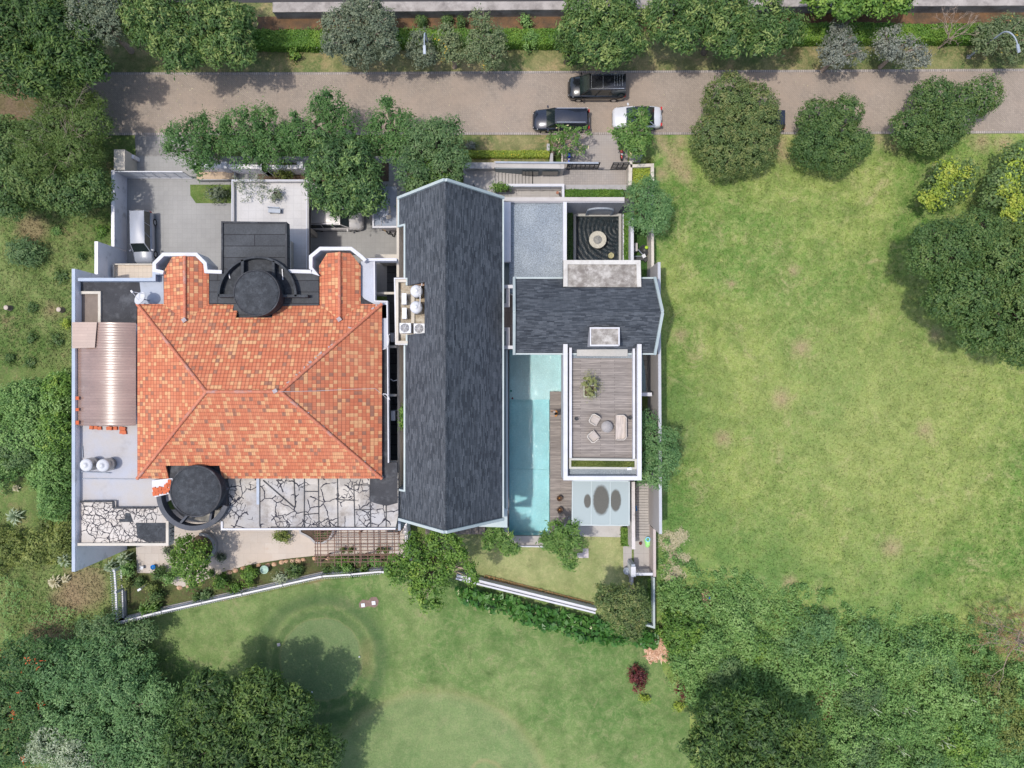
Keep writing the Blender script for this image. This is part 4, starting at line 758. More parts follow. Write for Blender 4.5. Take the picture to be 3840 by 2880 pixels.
# flat roofs of the south-west wing
zf = 6.3
mb = MB(); mb.prism(PS('A7', [(276, 950), (900, 950), (900, 1510)], zf) + PS('B1', [(1120, 240), (1120, 460), (920, 568), (485, 568), (485, 500), (128, 500)], zf), 6.05, zf); mb.build('flat_roof', FLATR, h1)
mb = MB(); mb.prism(PS('B1', [(128, 500), (485, 500), (485, 568), (972, 568), (1010, 640), (1052, 690), (1052, 930), (128, 938)], 6.85), 5.9, 6.55); mb.build('flat_roof', CRACK2, h1)
mb = MB(); mb.prism(PS('B1', [(716, 720), (1028, 720), (1028, 918), (830, 920), (735, 870)], 6.56), 6.552, 6.562); mb.prism(PS('B1', [(608, 615), (660, 622), (690, 712), (545, 712), (545, 680), (600, 680)], 6.56), 6.552, 6.562); mb.build('roof_patch', BITU2, h1)
mb = MB(); mb.wall(PS('B1', [(110, 945), (1042, 945), (1042, 700)], 6.72), 5.9, 6.72, 0.2); mb.build('parapet', CREAM, h1)
mb = MB()
for s in (((140, 500), (480, 498)), ((482, 498), (484, 566)), ((484, 566), (920, 566))): mb.bar(P('B1', *s[0], 6.62), P('B1', *s[1], 6.62), 0.12, 0.08)
mb.build('seal_strip', BITU, h1)
for cx, cy in ((190, 124), (362, 128)):                       # two steel water tanks
    q = P('B1', cx, cy, 7.55); t = thing('water_tank', 'shiny steel water tank by the blue-grey parapet, ' + ('nearest the roof edge' if cx < 200 else 'nearer the orange roof'), 'water tank', (q.x, q.y, zf), 'steel water tanks on the flat roof')
    mb = MB(); mb.lathe((q.x, q.y, zf), [(0.40, 0), (0.40, 0.12), (0.47, 0.14), (0.47, 0.4), (0.485, 0.42), (0.47, 0.44), (0.47, 0.8), (0.485, 0.82), (0.47, 0.84), (0.47, 1.1)], 32); mb.build('barrel', plain('tank_steel', (0.42, 0.41, 0.38), (0.36, 0.35, 0.33), 2, 0.3, 0.5, metal=0.6), t)
    mb = MB(); mb.lathe((q.x, q.y, zf), [(0.47, 1.1), (0.44, 1.17), (0.30, 1.23), (0.16, 1.26), (0.15, 1.32), (0.001, 1.34)], 32); mb.build('lid', METALW, t)
mb = MB(); mb.tube(PS('B1', [(150, 190), (250, 196), (395, 200), (450, 205)], 6.45), 0.035, 6); mb.build('water_pipe', METALG, h1)
mb = MB(); mb.tube(PS('B1', [(150, 262), (720, 268)], 6.34), 0.03, 6); mb.tube(PS('A7', [(300, 1170), (305, 1290)], 6.36), 0.03, 6); mb.build('water_pipe', METALG, h1)
# main tiled roof: hips
ze, zd = 6.8, 9.9; X0, X1, Y0, Y1 = -28.1, -9.76, -7.09, 6.0; mx = (Y1 - Y0) / 2; ym = (Y0 + Y1) / 2; RA, RB = X0 + mx, X1 - mx; SL = (zd - ze) / mx
def roofz(x, y): return ze + SL * min(x - X0, X1 - x, y - Y0, Y1 - y)
def tri(mb, pts, under=0.14):
    mb.face(pts); mb.face([Vector(p) - Vector((0, 0, under)) for p in reversed(pts)])
mb = MB(); V3 = Vector
c = [V3((X0, Y0, ze)), V3((X1, Y0, ze)), V3((X1, Y1, ze)), V3((X0, Y1, ze))]; ra = V3((RA, ym, zd)); rb = V3((RB, ym, zd))
def onS(x, y): return V3((x, y, ze + SL * (y - Y0)))
def onN(x, y): return V3((x, y, ze + SL * (Y1 - y)))
# south slope with the round turret's notch, north slope with the entrance notch
nx0, nx1 = P('B1', 1045, 0, 7.0).x, P('B1', 1600, 0, 7.0).x; ny = P('B1', 0, 130, 7.4).y
tri(mb, [c[0], onS(nx0, Y0), onS(nx0, ny), onS(nx1, ny), onS(nx1, Y0), c[1], rb, ra])
tri(mb, [c[1], c[2], rb]); tri(mb, [c[3], c[0], ra])
qx0, qx1, qy = P('E5', 470, 0, 7.3).x, P('E5', 980, 0, 7.3).x, P('E5', 0, 1475, 7.3).y; sx0, sx1, sy = P('E5', 425, 0, 7).x, P('E5', 1045, 0, 7).x, P('E5', 0, 1375, 7.1).y
tri(mb, [c[2], onN(sx1, Y1), onN(sx1, sy), onN(qx1, sy), onN(qx1, qy), onN(qx0, qy), onN(qx0, sy), onN(sx0, sy), onN(sx0, Y1), c[3], ra, rb])
for a, b in ((c[0], c[3]), (c[1], c[2])):
    pass
for a, b in ((0, 1), (1, 2), (2, 3), (3, 0)):
    if (a, b) in ((1, 2), (3, 0)): mb.face([c[a] - V3((0, 0, .14)), c[b] - V3((0, 0, .14)), c[b], c[a]])
mb.build('roof', TILE, h1, uvs=True)
def ridge(mb, a, b, r=0.13, step=0.34):
    a = V3(a); b = V3(b); n = max(2, int((b - a).length / step)); d = (b - a) / n
    for i in range(n): mb.tube([a + d * i, a + d * (i + 1.08)], [r * 1.05, r * 0.9], 8)
RIDGE = plain('ridge_tiles', (0.50, 0.19, 0.115), (0.42, 0.13, 0.075), 1.6, 0.7, grain=0.25, gs=8, stain=0.4, stain_c=(0.42, 0.36, 0.34))
mb = MB()
for a, b in ((c[0], ra), (c[3], ra), (c[1], rb), (c[2], rb), (ra, rb)): ridge(mb, a, b)
mb.build('ridge_cap', RIDGE, h1)
MORT = plain('grey_mortar', (0.38, 0.36, 0.38), (0.33, 0.25, 0.24), 3, 0.9, grain=0.2)
mb = MB(); rg = random.Random(4)
for a, b, k in ((rb, c[2], 26), (rb, c[1], 8)):
    for i in range(k):
        f = rg.random(); p = a.lerp(b, f); o2 = rg.uniform(0.14, 0.42); p += V3((-o2 * 0.7 * (0.7 if b is c[2] else -0.1), o2 * 0.3, 0)); 
        if p.x < RB + 0.2: continue
        mb.box((p.x, p.y, (roofz(p.x, p.y))), (rg.uniform(0.08, 0.3), rg.uniform(0.05, 0.12), 0.03), rg.uniform(0, 3))
mb.box((rb.x - 0.35, rb.y + 0.05, zd + 0.08), (0.3, 0.26, 0.1), 0.5); mb.build('mortar_patch', MORT, h1)
mb = MB(); mb.tube([rb + V3((0, 0, .2)), V3((-14, ym + 0.05, roofz(-14, ym) + .12)), V3((-12, ym + 0.15, roofz(-12, ym) + .1)), V3((-10.2, ym + 0.2, 7.1)), P('A8', 1540, 965, 6.4)], 0.015, 5); mb.build('antenna_cable', WHITE, h1)
# the two north wings with chamfered fronts
def wing(xl, xr, xc, yf, yb2, ch, label=None):
    mb = MB(); s = 0.42; zc = lambda x: ze + s * min(x - xl, xr - x)
    zt = zc(xc); 
    Lp = [(xl, yb2), (xl, yf - ch), (xl + ch * 0.75, yf)]; Rp = [(xr, yb2), (xr, yf - ch), (xr - ch * 0.75, yf)]
    ybk = Y1 - (zt - ze) / SL                                # where the wing's ridge dies into the main slope
    tri(mb, [V3((xc, yf, zt)), V3((xl + ch * 0.75, yf, zc(xl + ch * 0.75))), V3((xl, yf - ch, ze)), V3((xl, Y1, ze)), V3((xc, ybk, zt))])
    tri(mb, [V3((xc, ybk, zt)), V3((xr, Y1, ze)), V3((xr, yf - ch, ze)), V3((xr - ch * 0.75, yf, zc(xr - ch * 0.75))), V3((xc, yf, zt))])
    mb.build('wing_roof', TILE, h1, uvs=True)
    m2 = MB(); ridge(m2, (xc, yf, zt + 0.02), (xc, ybk + 0.1, zt + 0.02)); m2.build('ridge_cap', RIDGE, h1)
    m3 = MB(); m3.prism([(xl + 0.5, Y1 - 1.2), (xr - 0.5, Y1 - 1.2), (xr - 0.5, yf - ch), (xr - ch, yf - 0.4), (xl + ch, yf - 0.4), (xl + 0.5, yf - ch)], 0, 6.6); m3.build('wall', LILAC, h1)
    m4 = MB(); m4.box((xc, ybk + 0.05, zt + 0.02), (0.3, 0.3, 0.16), 0.6); m4.build('mortar_patch', MORT, h1)
L0, L1, LC = P('A5', 1145, 0, ze).x, P('A5', 1612, 0, ze).x, P('A5', 1332, 0, 7.9).x
wing(L0, L1, LC, P('A5', 0, 725, 7.2).y, Y1, 1.05)
R0, R1, RC = P('A6', 820, 0, ze).x, P('A6', 1250, 0, ze).x, P('A6', 1018, 0, 7.8).x
wing(R0, R1, RC, P('A6', 0, 962, 7.2).y, Y1, 0.9)
zz = 7.15
mb = MB(); mb.wall(PS('A5', [(1140, 888), (1046, 868), (1046, 795), (1140, 702), (1480, 702), (1572, 795), (1582, 878), (1745, 884)], zz), 5.2, zz, 0.26); mb.build('parapet', WHITE, h1)
mb = MB(); mb.wall(PS('A6', [(500, 1152), (745, 1158), (780, 1172), (733, 1120), (733, 1000), (832, 918), (1150, 918), (1255, 1000), (1300, 1045)], zz), 5.2, zz, 0.26); mb.build('parapet', WHITE, h1)
# entrance tower: bitumen roofs, ring wall and drum
zt = 6.95
mb = MB(); mb.prism(PS('E5', [(262, 112), (1185, 124), (1190, 800), (1215, 850), (1640, 855), (1640, 1300), (1045, 1310), (1045, 1400), (975, 1475), (470, 1475), (430, 1390), (440, 1290), (95, 1280), (95, 850), (270, 850)], zt), 6.2, zt); mb.build('entrance_roof', BITUP, h1)
mb = MB(); mb.prism([(P('E5', 262, 0, zt).x + 0.6, P('E5', 0, 800, zt).y), (P('E5', 1185, 0, zt).x - 0.6, P('E5', 0, 800, zt).y), (P('E5', 1185, 0, zt).x - 0.6, P('E5', 0, 600, zt).y), (P('E5', 262, 0, zt).x + 0.6, P('E5', 0, 600, zt).y)], 0, 6.2); mb.build('wall', LILAC, h1)
mb = MB(); zz2 = zt + 0.12; mb.wall(PS('E5', [(272, 845), (272, 122), (1178, 132), (1182, 800)], zz2), zt, zz2, 0.12); mb.build('roof_edge', BITU, h1)
cen = P('E5', 770, 1165, 7.45); R = M(545 / 3.77, 7.4)
def ringpts(c, r, a0, a1, n=36): return [(c.x + r * math.cos(a0 + (a1 - a0) * i / n), c.y + r * math.sin(a0 + (a1 - a0) * i / n)) for i in range(n + 1)]
mb = MB(); mb.wall(ringpts(cen, R, -0.02, math.pi + 0.02), zt, 7.5, 0.16); mb.wall([(cen.x - R, cen.y), (cen.x - R * 0.5, cen.y)], zt, 7.5, 0.22); mb.wall([(cen.x + R * 0.45, cen.y - 0.02), (cen.x + R * 1.32, cen.y - 0.02)], zt, 7.5, 0.2)
mb.wall([(cen.x - R * 0.38, cen.y + R * 0.93), (cen.x - R * 0.38, cen.y + R * 0.45)], zt, 7.5, 0.2); mb.wall([(cen.x + R * 0.42, cen.y + R * 0.9), (cen.x + R * 0.42, cen.y + R * 0.4)], zt, 7.5, 0.2); mb.build('ring_wall', BITU2, h1)
mb = MB(); mb.prism(ringpts(cen, R - 0.09, 0, math.pi, 30), zt - 0.1, zt + 0.05); mb.build('ring_roof', BITU2, h1)
dc = P('E5', 765, 1125, 8.3); r2 = M(322 / 3.77, 8.3); mb = MB(); mb.lathe((dc.x, dc.y, zt), [(r2 * 0.99, 0), (r2 * 0.99, 1.25), (r2, 1.3), (r2, 1.36), (r2 * 0.9, 1.42), (r2 * 0.5, 1.5), (0.01, 1.54)], 48); mb.build('drum', BITU2, h1); mb = MB(); mb.tube([(dc.x + r2 * math.cos(a * math.pi / 24), dc.y + r2 * math.sin(a * math.pi / 24), zt + 1.37) for a in range(49)], 0.05, 6, cap=False); mb.build('drum_rim', BITU, h1)
mb = MB()
for a, b in (((358, 785), (385, 920)), ((1125, 785), (1135, 940))): mb.bar(P('E5', *a, 7.1), P('E5', *b, 7.1), 0.07, 0.05)
mb.build('overflow_pipe', METALW, h1)
# south turret
tz = 7.7; tc = P('B1', 1342, 392, tz); r3 = M(262 / 2.765, tz); mb = MB(); mb.lathe((tc.x, tc.y, 5.5), [(r3, 0), (r3, tz - 5.5), (r3 * 0.97, tz - 5.46), (0.01, tz - 5.4)], 56); mb.build('turret', BITU2, h1); mb = MB(); mb.tube([(tc.x + r3 * math.cos(a * math.pi / 24), tc.y + r3 * math.sin(a * math.pi / 24), tz + 0.03) for a in range(49)], 0.07, 6, cap=False); mb.build('turret_rim', BITU, h1)
rc = P('B1', 1312, 420, 6.9); r4 = M(356 / 2.765, 6.9); mb = MB(); mb.wall(ringpts(rc, r4, math.radians(-192), math.radians(-20), 44), 6.2, 6.95, 0.36)
for a in (-115, -62, 8): mb.wall([(tc.x + r3 * 0.9 * math.cos(math.radians(a)), tc.y + r3 * 0.9 * math.sin(math.radians(a))), (rc.x + r4 * math.cos(math.radians(a)), rc.y + r4 * math.sin(math.radians(a)))], 6.4, 6.9, 0.16)
mb.build('ring_beam', plain('charcoal_render', (0.085, 0.09, 0.105), (0.065, 0.07, 0.082), 0.9, 0.8, grain=0.15, stain=0.4, stain_c=(0.14, 0.14, 0.15)), h1)
mb = MB(); mb.prism(ringpts(rc, r4 - 0.2, math.radians(-185), math.radians(-5), 36), 5.0, 5.7); mb.build('balcony_floor', plain('balcony_screed', (0.40, 0.37, 0.33), (0.15, 0.15, 0.14), 1.2, 0.9, grain=0.15, stain=0.8), h1)
mb = MB(); mb.prism(PS('B1', [(1030, 125), (1590, 105), (1600, 250), (1640, 250), (1655, 540), (1560, 560), (1500, 300), (1120, 300), (1050, 260)], 6.85), 6.3, 6.75); mb.build('flat_roof', BITU, h1)
mb = MB(); mb.prism(PS('B1', [(885, 280), (1095, 258), (1115, 345), (1060, 365), (1060, 420), (915, 455), (885, 400)], 7.0), 6.4, 7.0); mb.build('ledge', WHITE, h1)
mb = MB(); rg = random.Random(9)
for x, y in ((1062, 295), (1082, 330), (1040, 330), (1075, 365), (1025, 345), (1000, 375), (1040, 385), (965, 368), (970, 400), (905, 375), (930, 380), (905, 420), (935, 415), (1010, 400)):
    q = P('B1', x, y, 7.1); mb.box((q.x, q.y, 7.0), (0.24, 0.32, 0.06 + 0.05 * rg.random()), rg.uniform(-0.3, 0.3))
mb.build('loose_tile', plain('orange_spare_tile', (0.52, 0.13, 0.05), (0.45, 0.10, 0.04), 3, grain=0.15), h1)
mb = MB()
for x, y in ((385, 978), (430, 978), (470, 985), (560, 985), (585, 985), (635, 985), (690, 985), (725, 990), (700, 1025), (730, 1030)):
    q = P('A7', x, y, 6.5); mb.box((q.x, q.y, 6.3), (0.27, 0.26, 0.1 + 0.1 * rg.random()), rg.uniform(-0.15, 0.15))
mb.build('loose_tile', plain('orange_stacked_tile', (0.45, 0.12, 0.06), (0.50, 0.13, 0.05), 4, grain=0.2), h1)
# long sealed terrace roof on the south side
mb = MB(); mb.prism(PS('B1', [(1600, 200), (1655, 540), (1615, 700), (1615, 790)], zf) + PS('B2', [(1610, 790), (1640, 640), (1640, 200)], zf), 6.0, zf); mb.build('flat_roof', CRACK, h1)
mb = MB(); mb.prism(PS('B2', [(1345, 250), (1500, 250), (1500, 90), (1635, 90), (1635, 515), (1520, 545), (1430, 525), (1350, 500)], zf), zf + 0.002, zf + 0.012); mb.build('roof_patch', BITU, h1)
mb = MB(); mb.prism(PS('B2', [(170, 150), (205, 150), (205, 530), (172, 530)], zf), zf, zf + 0.02); mb.build('roof_stripe', BLUEG, h1)
mb = MB(); mb.bar(P('B2', 240, 280, zf + .03), P('B2', 555, 555, zf + .03), 0.09, 0.03); 
for x0, y0, x1, y1 in ((205, 150, 205, 760), (555, 200, 575, 560), (668, 200, 665, 770), (812, 150, 818, 765), (1010, 250, 1015, 760), (1180, 330, 1190, 760), (1345, 330, 1355, 765), (1515, 540, 1515, 760), (320, 765, 1610, 768), (1015, 480, 1180, 488), (1190, 585, 1350, 585), (1185, 328, 1345, 328), (675, 395, 810, 395), (670, 635, 815, 622)): mb.bar(P('B2', x0, y0, zf + .02), P('B2', x1, y1, zf + .02), 0.07, 0.03)
mb.build('seal_strip', BITU, h1)
mb = MB(); mb.prism(rectw(-21.5, -10.8, -8.6, -4.9), 0, 6.0); mb.build('wall', LILAC, h1)
mb = MB(); mb.wall(PS('B1', [(1608, 705), (1608, 788)], 6.4) + PS('B2', [(1612, 782)], 6.4), 5.9, 6.4, 0.14); mb.build('roof_edge', WHITE, h1)
# east side ledges above the alley
mb = MB(); mb.prism(PS('A6', [(1252, 1050), (1395, 1050), (1400, 1465), (1520, 1465), (1525, 1640), (1460, 1640), (1460, 1530), (1290, 1440), (1255, 1400)], 6.5) , 6.1, 6.5); mb.prism(PS('A8', [(1462, -20), (1525, -20), (1532, 440), (1478, 440)], 6.5), 6.1, 6.5); mb.build('ledge', plain('pale_blue_ledge', (0.42, 0.44, 0.50), (0.39, 0.40, 0.44), 0.9, 0.8, stain=0.4, stain_c=(0.3, 0.3, 0.32)), h1)
mb = MB(); mb.prism(PS('A8', [(1470, 440), (1532, 440), (1540, 1640), (1475, 1640)], 6.4), 6.1, 6.4); mb.prism(PS('B2', [(1475, -20), (1540, -20), (1545, 100), (1630, 100), (1630, 230), (1485, 270)], 6.4), 6.1, 6.396); mb.build('ledge', BITU, h1)
mb = MB(); mb.wall(PS('A6', [(1300, 1032), (1625, 1032)], 6.8), 6.0, 6.8, 0.2); mb.wall(PS('A6', [(1392, 1045), (1395, 1462), (1524, 1466)], 6.6) + PS('A8', [(1530, 440), (1538, 1620)], 6.6), 6.0, 6.6, 0.09); mb.build('ledge_edge', WHITE, h1)
mb = MB(); mb.prism(PS('A6', [(1400, 978), (1628, 978), (1628, 1022), (1400, 1022)], 3.4), 0, 3.4); mb.build('entry_block', CREAM, h1)
for x0, y0, x1, f in ((1405, 1382, 1605, 'A6'), (1540, 415, 1625, 'A8'), (1545, 918, 1625, 'A8'), (1540, 1608, 1632, 'A8')):
    mb = MB(); mb.bar(P(f, x0, y0, 5.2), P(f, x1, y0, 5.2), 0.18, 0.2); mb.build('cross_beam', CREAM, h1)
for x, y, w, h_ in ((1575, 318, 36, 88), (1586, 1132, 42, 100)):
    q = P('A8', x, y, 4.6); t = thing('air_conditioner', 'white air conditioner box in the alley ' + ('by the leafy climber' if y > 900 else 'by the metal roof tanks'), 'air conditioner', (q.x, q.y, 3.9), 'wall air conditioners')
    mb = MB(); mb.box((q.x, q.y, 3.95), (M(w / 2.765, 4.6), M(h_ / 2.765, 4.6), 0.6)); mb.build('casing', PLASTIC, t, bevel=0.03)
    mb = MB(); mb.box((q.x + 0.02, q.y, 3.85), (0.5, 0.06, 0.1)); mb.box((q.x + 0.02, q.y + 0.4, 3.85), (0.5, 0.06, 0.1)); mb.build('bracket', METALG, t)
mb = MB(); mb.tube(PS('A8', [(1470, 445), (1510, 435), (1535, 400), (1545, 340), (1535, 300), (1555, 285)], 6.6), 0.035, 6); mb.tube(PS('A8', [(1478, 905), (1510, 905), (1535, 925), (1550, 965)], 6.6), 0.045, 6); mb.tube(PS('A8', [(1560, 750), (1590, 770), (1628, 760)], 5.3), 0.03, 6); mb.build('pipe', WHITE, h1)
# satellite dish
q = P('A5', 905, 1160, 7.4); t = thing('satellite_dish', 'white satellite dish at the corner of the orange roof', 'satellite dish', (q.x, q.y, 6.25))
mb = MB(); vs = []; fs = []; R_ = 0.50; ax = V3((-0.35, 0.30, 0.85)).normalized(); u_ = ax.orthogonal().normalized(); w_ = ax.cross(u_)
for sgn, off in ((1, 0.0), (-1, -0.03)):
    b0 = len(vs)
    for i in range(7):
        r = R_ * i / 6
        for k in range(28): a = k * 2 * math.pi / 28; vs.append(q + (u_ * math.cos(a) + w_ * math.sin(a)) * r + ax * (0.35 * r * r + off))
    for i in range(6):
        for k in range(28):
            f = (b0 + i * 28 + k, b0 + i * 28 + (k + 1) % 28, b0 + (i + 1) * 28 + (k + 1) % 28, b0 + (i + 1) * 28 + k); fs.append(f)
mb.mesh(vs, fs, 0, True); mb.build('reflector', METALW, t)
mb = MB(); e = P('A5', 815, 1088, 7.9); mb.tube([q + u_ * R_ * 0.9, e], 0.025, 6); mb.tube([q - u_ * R_ * 0.4, e], 0.02, 6); mb.box((e.x, e.y, e.z - 0.05), (0.12, 0.2, 0.1), 0.7); mb.build('feed_arm', METALW, t)
mb = MB(); mb.tube([(q.x, q.y, 6.25), (q.x, q.y, 7.4)], 0.04, 8); mb.build('mast', METALG, t)
# porte-cochere roof terrace over the carport
zc_ = 3.9
cp = thing('carport', 'flat carport with a pale tiled terrace on its roof, in front of the tiled house', 'carport', P('A6', 300, 500, 0))
plan = PS('A5', [(1850, -30)], zc_) + PS('A6', [(0, 205), (700, 205), (712, 1150), (490, 1150)], zc_) + PS('A5', [(1850, 400)], zc_)
px0, px1, py1, py0 = P('A5', 1850, 0, zc_).x, P('A6', 712, 0, zc_).x, P('A6', 0, 205, zc_).y, P('A6', 0, 1140, zc_).y
mb = MB(); mb.prism(rectw(px0, px1, py0, py1), 3.3, zc_ - 0.3); mb.build('roof_slab', ROOFT, cp)
mb = MB(); mb.wall([(px0 + .09, P('A5', 0, 360, zc_).y), (px0 + .09, py1 - .09), (px1 - .09, py1 - .09), (px1 - .09, py0 + .09), (px1 - 1.5, py0 + .09)], zc_ - 0.55, zc_, 0.18); mb.build('parapet', GREYW, cp)
mb = MB(); mb.wall([(px0 + .03, P('A5', 0, 360, zc_).y), (px0 + .03, py1 - .03), (px1 - .16, py1 - .03), (px1 - .16, py0 + .09)], zc_, zc_ + 0.03, 0.07); mb.build('parapet_trim', WHITE, cp)
mb = MB(); mb.wall(PS('A6', [(520, 842), (522, 1135)], 4.2), 3.5, 4.2, 0.16); mb.build('stair_parapet', CREAM, cp)
for x, y in ((px0 + 0.4, py1 - 0.4), (px1 - 0.6, py1 - 0.4), (px1 - 0.6, py0 + 0.5), (px1 - 0.6, (py0 + py1) / 2)):
    mb = MB(); mb.box((x, y, 0), (0.4, 0.4, 3.3)); mb.build('column', CREAM, cp)
# planter balcony north-west of the tiled house
t = thing('planter_box', 'empty cream tiled planter beside the silver minivan', 'planter', P('A5', 820, 870, 0))
a = PS('A5', [(615, 800), (1030, 800), (1030, 940), (615, 940)], 2.6); mb = MB(); mb.prism(a, 0, 2.35); mb.build('base', m_bricky('cream_tiles', (0.56, 0.48, 0.39), (0.53, 0.45, 0.37), (0.42, 0.36, 0.29), 0.35, 0.35, 0.012, 0, 0.05, 0.08, off=0.0), t)
mb = MB(); mb.wall(PS('A5', [(622, 935), (622, 804), (1030, 804)], 2.6) , 2.3, 2.6, 0.1); mb.build('rim', CREAM, t)
# stepped boundary wall in the same plane
mb = MB(); mb.prism(rectw(WX - 0.26, WX, P('A5', 0, 912, 4.1).y, P('A5', 0, 568, 4.1).y), 0, 4.1); o = mb.build('boundary_wall', LILAC); tag(o, 'tall middle step of the lilac boundary wall beside the silver minivan', 'wall', 'stepped lilac boundary wall')
mb = MB(); mb.prism(rectw(WX - 0.26, WX, P('A5', 0, 622, 1.8).y, P('A1', 0, 1412, 1.8).y), 0, 1.8); mb.prism(rectw(WX - 0.26, WX, P('A5', 0, 622, 1.8).y, P('A1', 0, 1412, 1.8).y), 1.8, 1.86); o = mb.build('boundary_wall', LILAC); tag(o, 'low first step of the lilac boundary wall next to the courtyard', 'wall', 'stepped lilac boundary wall')
t = thing('gate_pillar', 'broad pale gate pillar at the street corner of the courtyard', 'pillar', P('A1', 990, 1330, 0))
mb = MB(); mb.prism(PS('A1', [(945, 1240), (1035, 1240), (1035, 1410), (945, 1410)], 1.9), 0, 1.9); mb.build('shaft', CREAM, t); mb = MB(); mb.wall(PS('A1', [(1035, 1290), (1112, 1300)], 0.9), 0, 0.9, 0.3); mb.build('wing_wall', LILAC, t)
# sliding gate
t = thing('sliding_gate', 'white slatted sliding gate across the driveway of the tiled house', 'gate', P('A1', 1300, 1475, 0)); A = P('A1', 1062, 1478); B = P('A1', 1600, 1480); mb = MB()
for z_ in (0.1, 1.8): mb.bar((A.x, A.y, z_), (B.x, B.y, z_), 0.08, 0.08)
n = 6
for i in range(n + 1): q = A.lerp(B, i / n); mb.bar((q.x, q.y, 0.1), (q.x, q.y, 1.8), 0.06, 0.06)
mb.build('frame', METALW, t); mb = MB()
for i in range(7): z_ = 0.3 + i * 0.22; mb.bar((A.x, A.y, z_), (B.x, B.y, z_), 0.02, 0.12)
mb.build('slat', METALW, t)
# front garden wall with pillars
t = thing('garden_wall', 'low pale front garden wall with square pillars under the street trees', 'wall', P('A2', 0, 1400, 0))
mb = MB(); zg = 1.5; mb.wall(PS('A1', [(1600, 1372), (1860, 1378), (2212, 1385)], zg) + PS('A2', [(385, 1385), (430, 1390)], zg), 0, zg, 0.34); mb.build('wall', LILAC, t)
for f, x, y in (('A1', 1858, 1368), ('A1', 2185, 1385), ('A2', 385, 1368), ('A2', 95, 1385)):
    mb = MB(); q = P(f, x, y, 1.7); mb.box((q.x, q.y, 0), (0.5, 0.55, 1.7)); mb.build('pillar', WHITE, t)
t = thing('planter_box', 'shallow beige planter by the front garden wall', 'planter', P('A1', 1785, 1455, 0)); mb = MB(); mb.prism(PS('A1', [(1632, 1425), (1942, 1425), (1942, 1488), (1632, 1488)], 0.5), 0, 0.5); mb.build('bed', plain('sandy_bed', (0.47, 0.36, 0.25), (0.42, 0.32, 0.23), 2, 0.9, grain=0.15), t)
mb = MB(); mb.wall(PS('A1', [(1632, 1490), (1945, 1490), (1945, 1425)], 0.6), 0, 0.6, 0.08); mb.build('kerb', GREYW, t)
sheet('lawn_patch', PS('A5', [(1420, -20), (1845, -20), (1845, 172), (1480, 172), (1422, 90)]), 0.026, m_grass('patch_grass', (0.075, 0.13, 0.03), (0.12, 0.18, 0.05), (0.2, 0.17, 0.08), 0.7))
# guard house
t = thing('guard_house', 'small blue-grey flat roofed hut between the tiled house and the slate roof', 'hut', P('E8', 490, 800, 0)); zg = 2.8
mb = MB(); mb.prism(PS('E8', [(250, 300), (712, 300), (712, 1095), (250, 1100)], zg), 2.5, zg - 0.12); mb.build('roof', plain('blue_grey_hut_roof', (0.27, 0.30, 0.36), (0.20, 0.235, 0.29), 0.9, 0.8, grain=0.12, stain=0.4, stain_c=(0.13, 0.15, 0.17)), t)
mb = MB(); mb.wall(PS('E8', [(258, 560), (255, 1095), (712, 1090)], zg), 2.5, zg, 0.14); mb.build('roof_rim', WHITE, t); mb = MB(); mb.prism(PS('E8', [(275, 320), (700, 320), (700, 1020), (275, 1020)], zg), 0, 2.5); mb.build('wall', LILAC, t)
mb = MB(); mb.tube(PS('E8', [(310, 1065), (410, 1060), (415, 990), (395, 930), (440, 890), (500, 880)], 2.72), 0.03, 6); mb.tube(PS('E8', [(455, 960), (475, 1030)], 2.72), 0.03, 6); mb.build('pipe', WHITE, t)
mb = MB(); mb.prism(PS('E8', [(505, 880), (600, 865), (612, 910), (555, 950), (512, 925)], 2.7), 2.68, 2.8); mb.prism(PS('E8', [(552, 690), (585, 690), (598, 825), (558, 830)], 2.7), 2.68, 2.76); mb.build('cement_lump', CREAM, t)
o = MB(); rg = random.Random(2); 
for a, b, m_ in (((430, 1120), (510, 1190), 0), ((415, 1120), (450, 1165), 1), ((600, 1225), (650, 1285), 1), ((650, 1285), (700, 1230), 1), ((510, 1180), (560, 1240), 1), ((560, 1240), (595, 1190), 1)): o.bar(P('E8', *a, 0.7), P('E8', *b, 0.25), 0.09, 0.05, m_)
o.prism(PS('E8', [(610, 1140), (690, 1140), (700, 1190), (655, 1240), (605, 1200)], 0.1), 0.03, 0.3, 2)
tag(o.build('scrap_pile', [plain('light_wood', (0.45, 0.33, 0.2), None, 3), METALB, GREYW]), 'small heap of boards and dark frames beside the guard hut', 'scrap pile')
# dark lounge seat and plants on the carport terrace
q = P('A6', 350, 520, 4.1); t = thing('garden_bench', 'dark grey bench on the pale carport terrace', 'bench', (q.x, q.y, 3.6)); mb = MB(); mb.box((q.x, q.y, 3.92), (0.95, 0.34, 0.07), -0.05); mb.build('seat', METALG, t); mb = MB(); mb.box((q.x, q.y + 0.2, 3.98), (0.95, 0.05, 0.3), -0.05); mb.build('backrest', METALG, t)
for sx in (-0.4, 0.4): mb = MB(); mb.box((q.x + sx, q.y, 3.6), (0.06, 0.3, 0.32)); mb.build('leg', METALB, t)
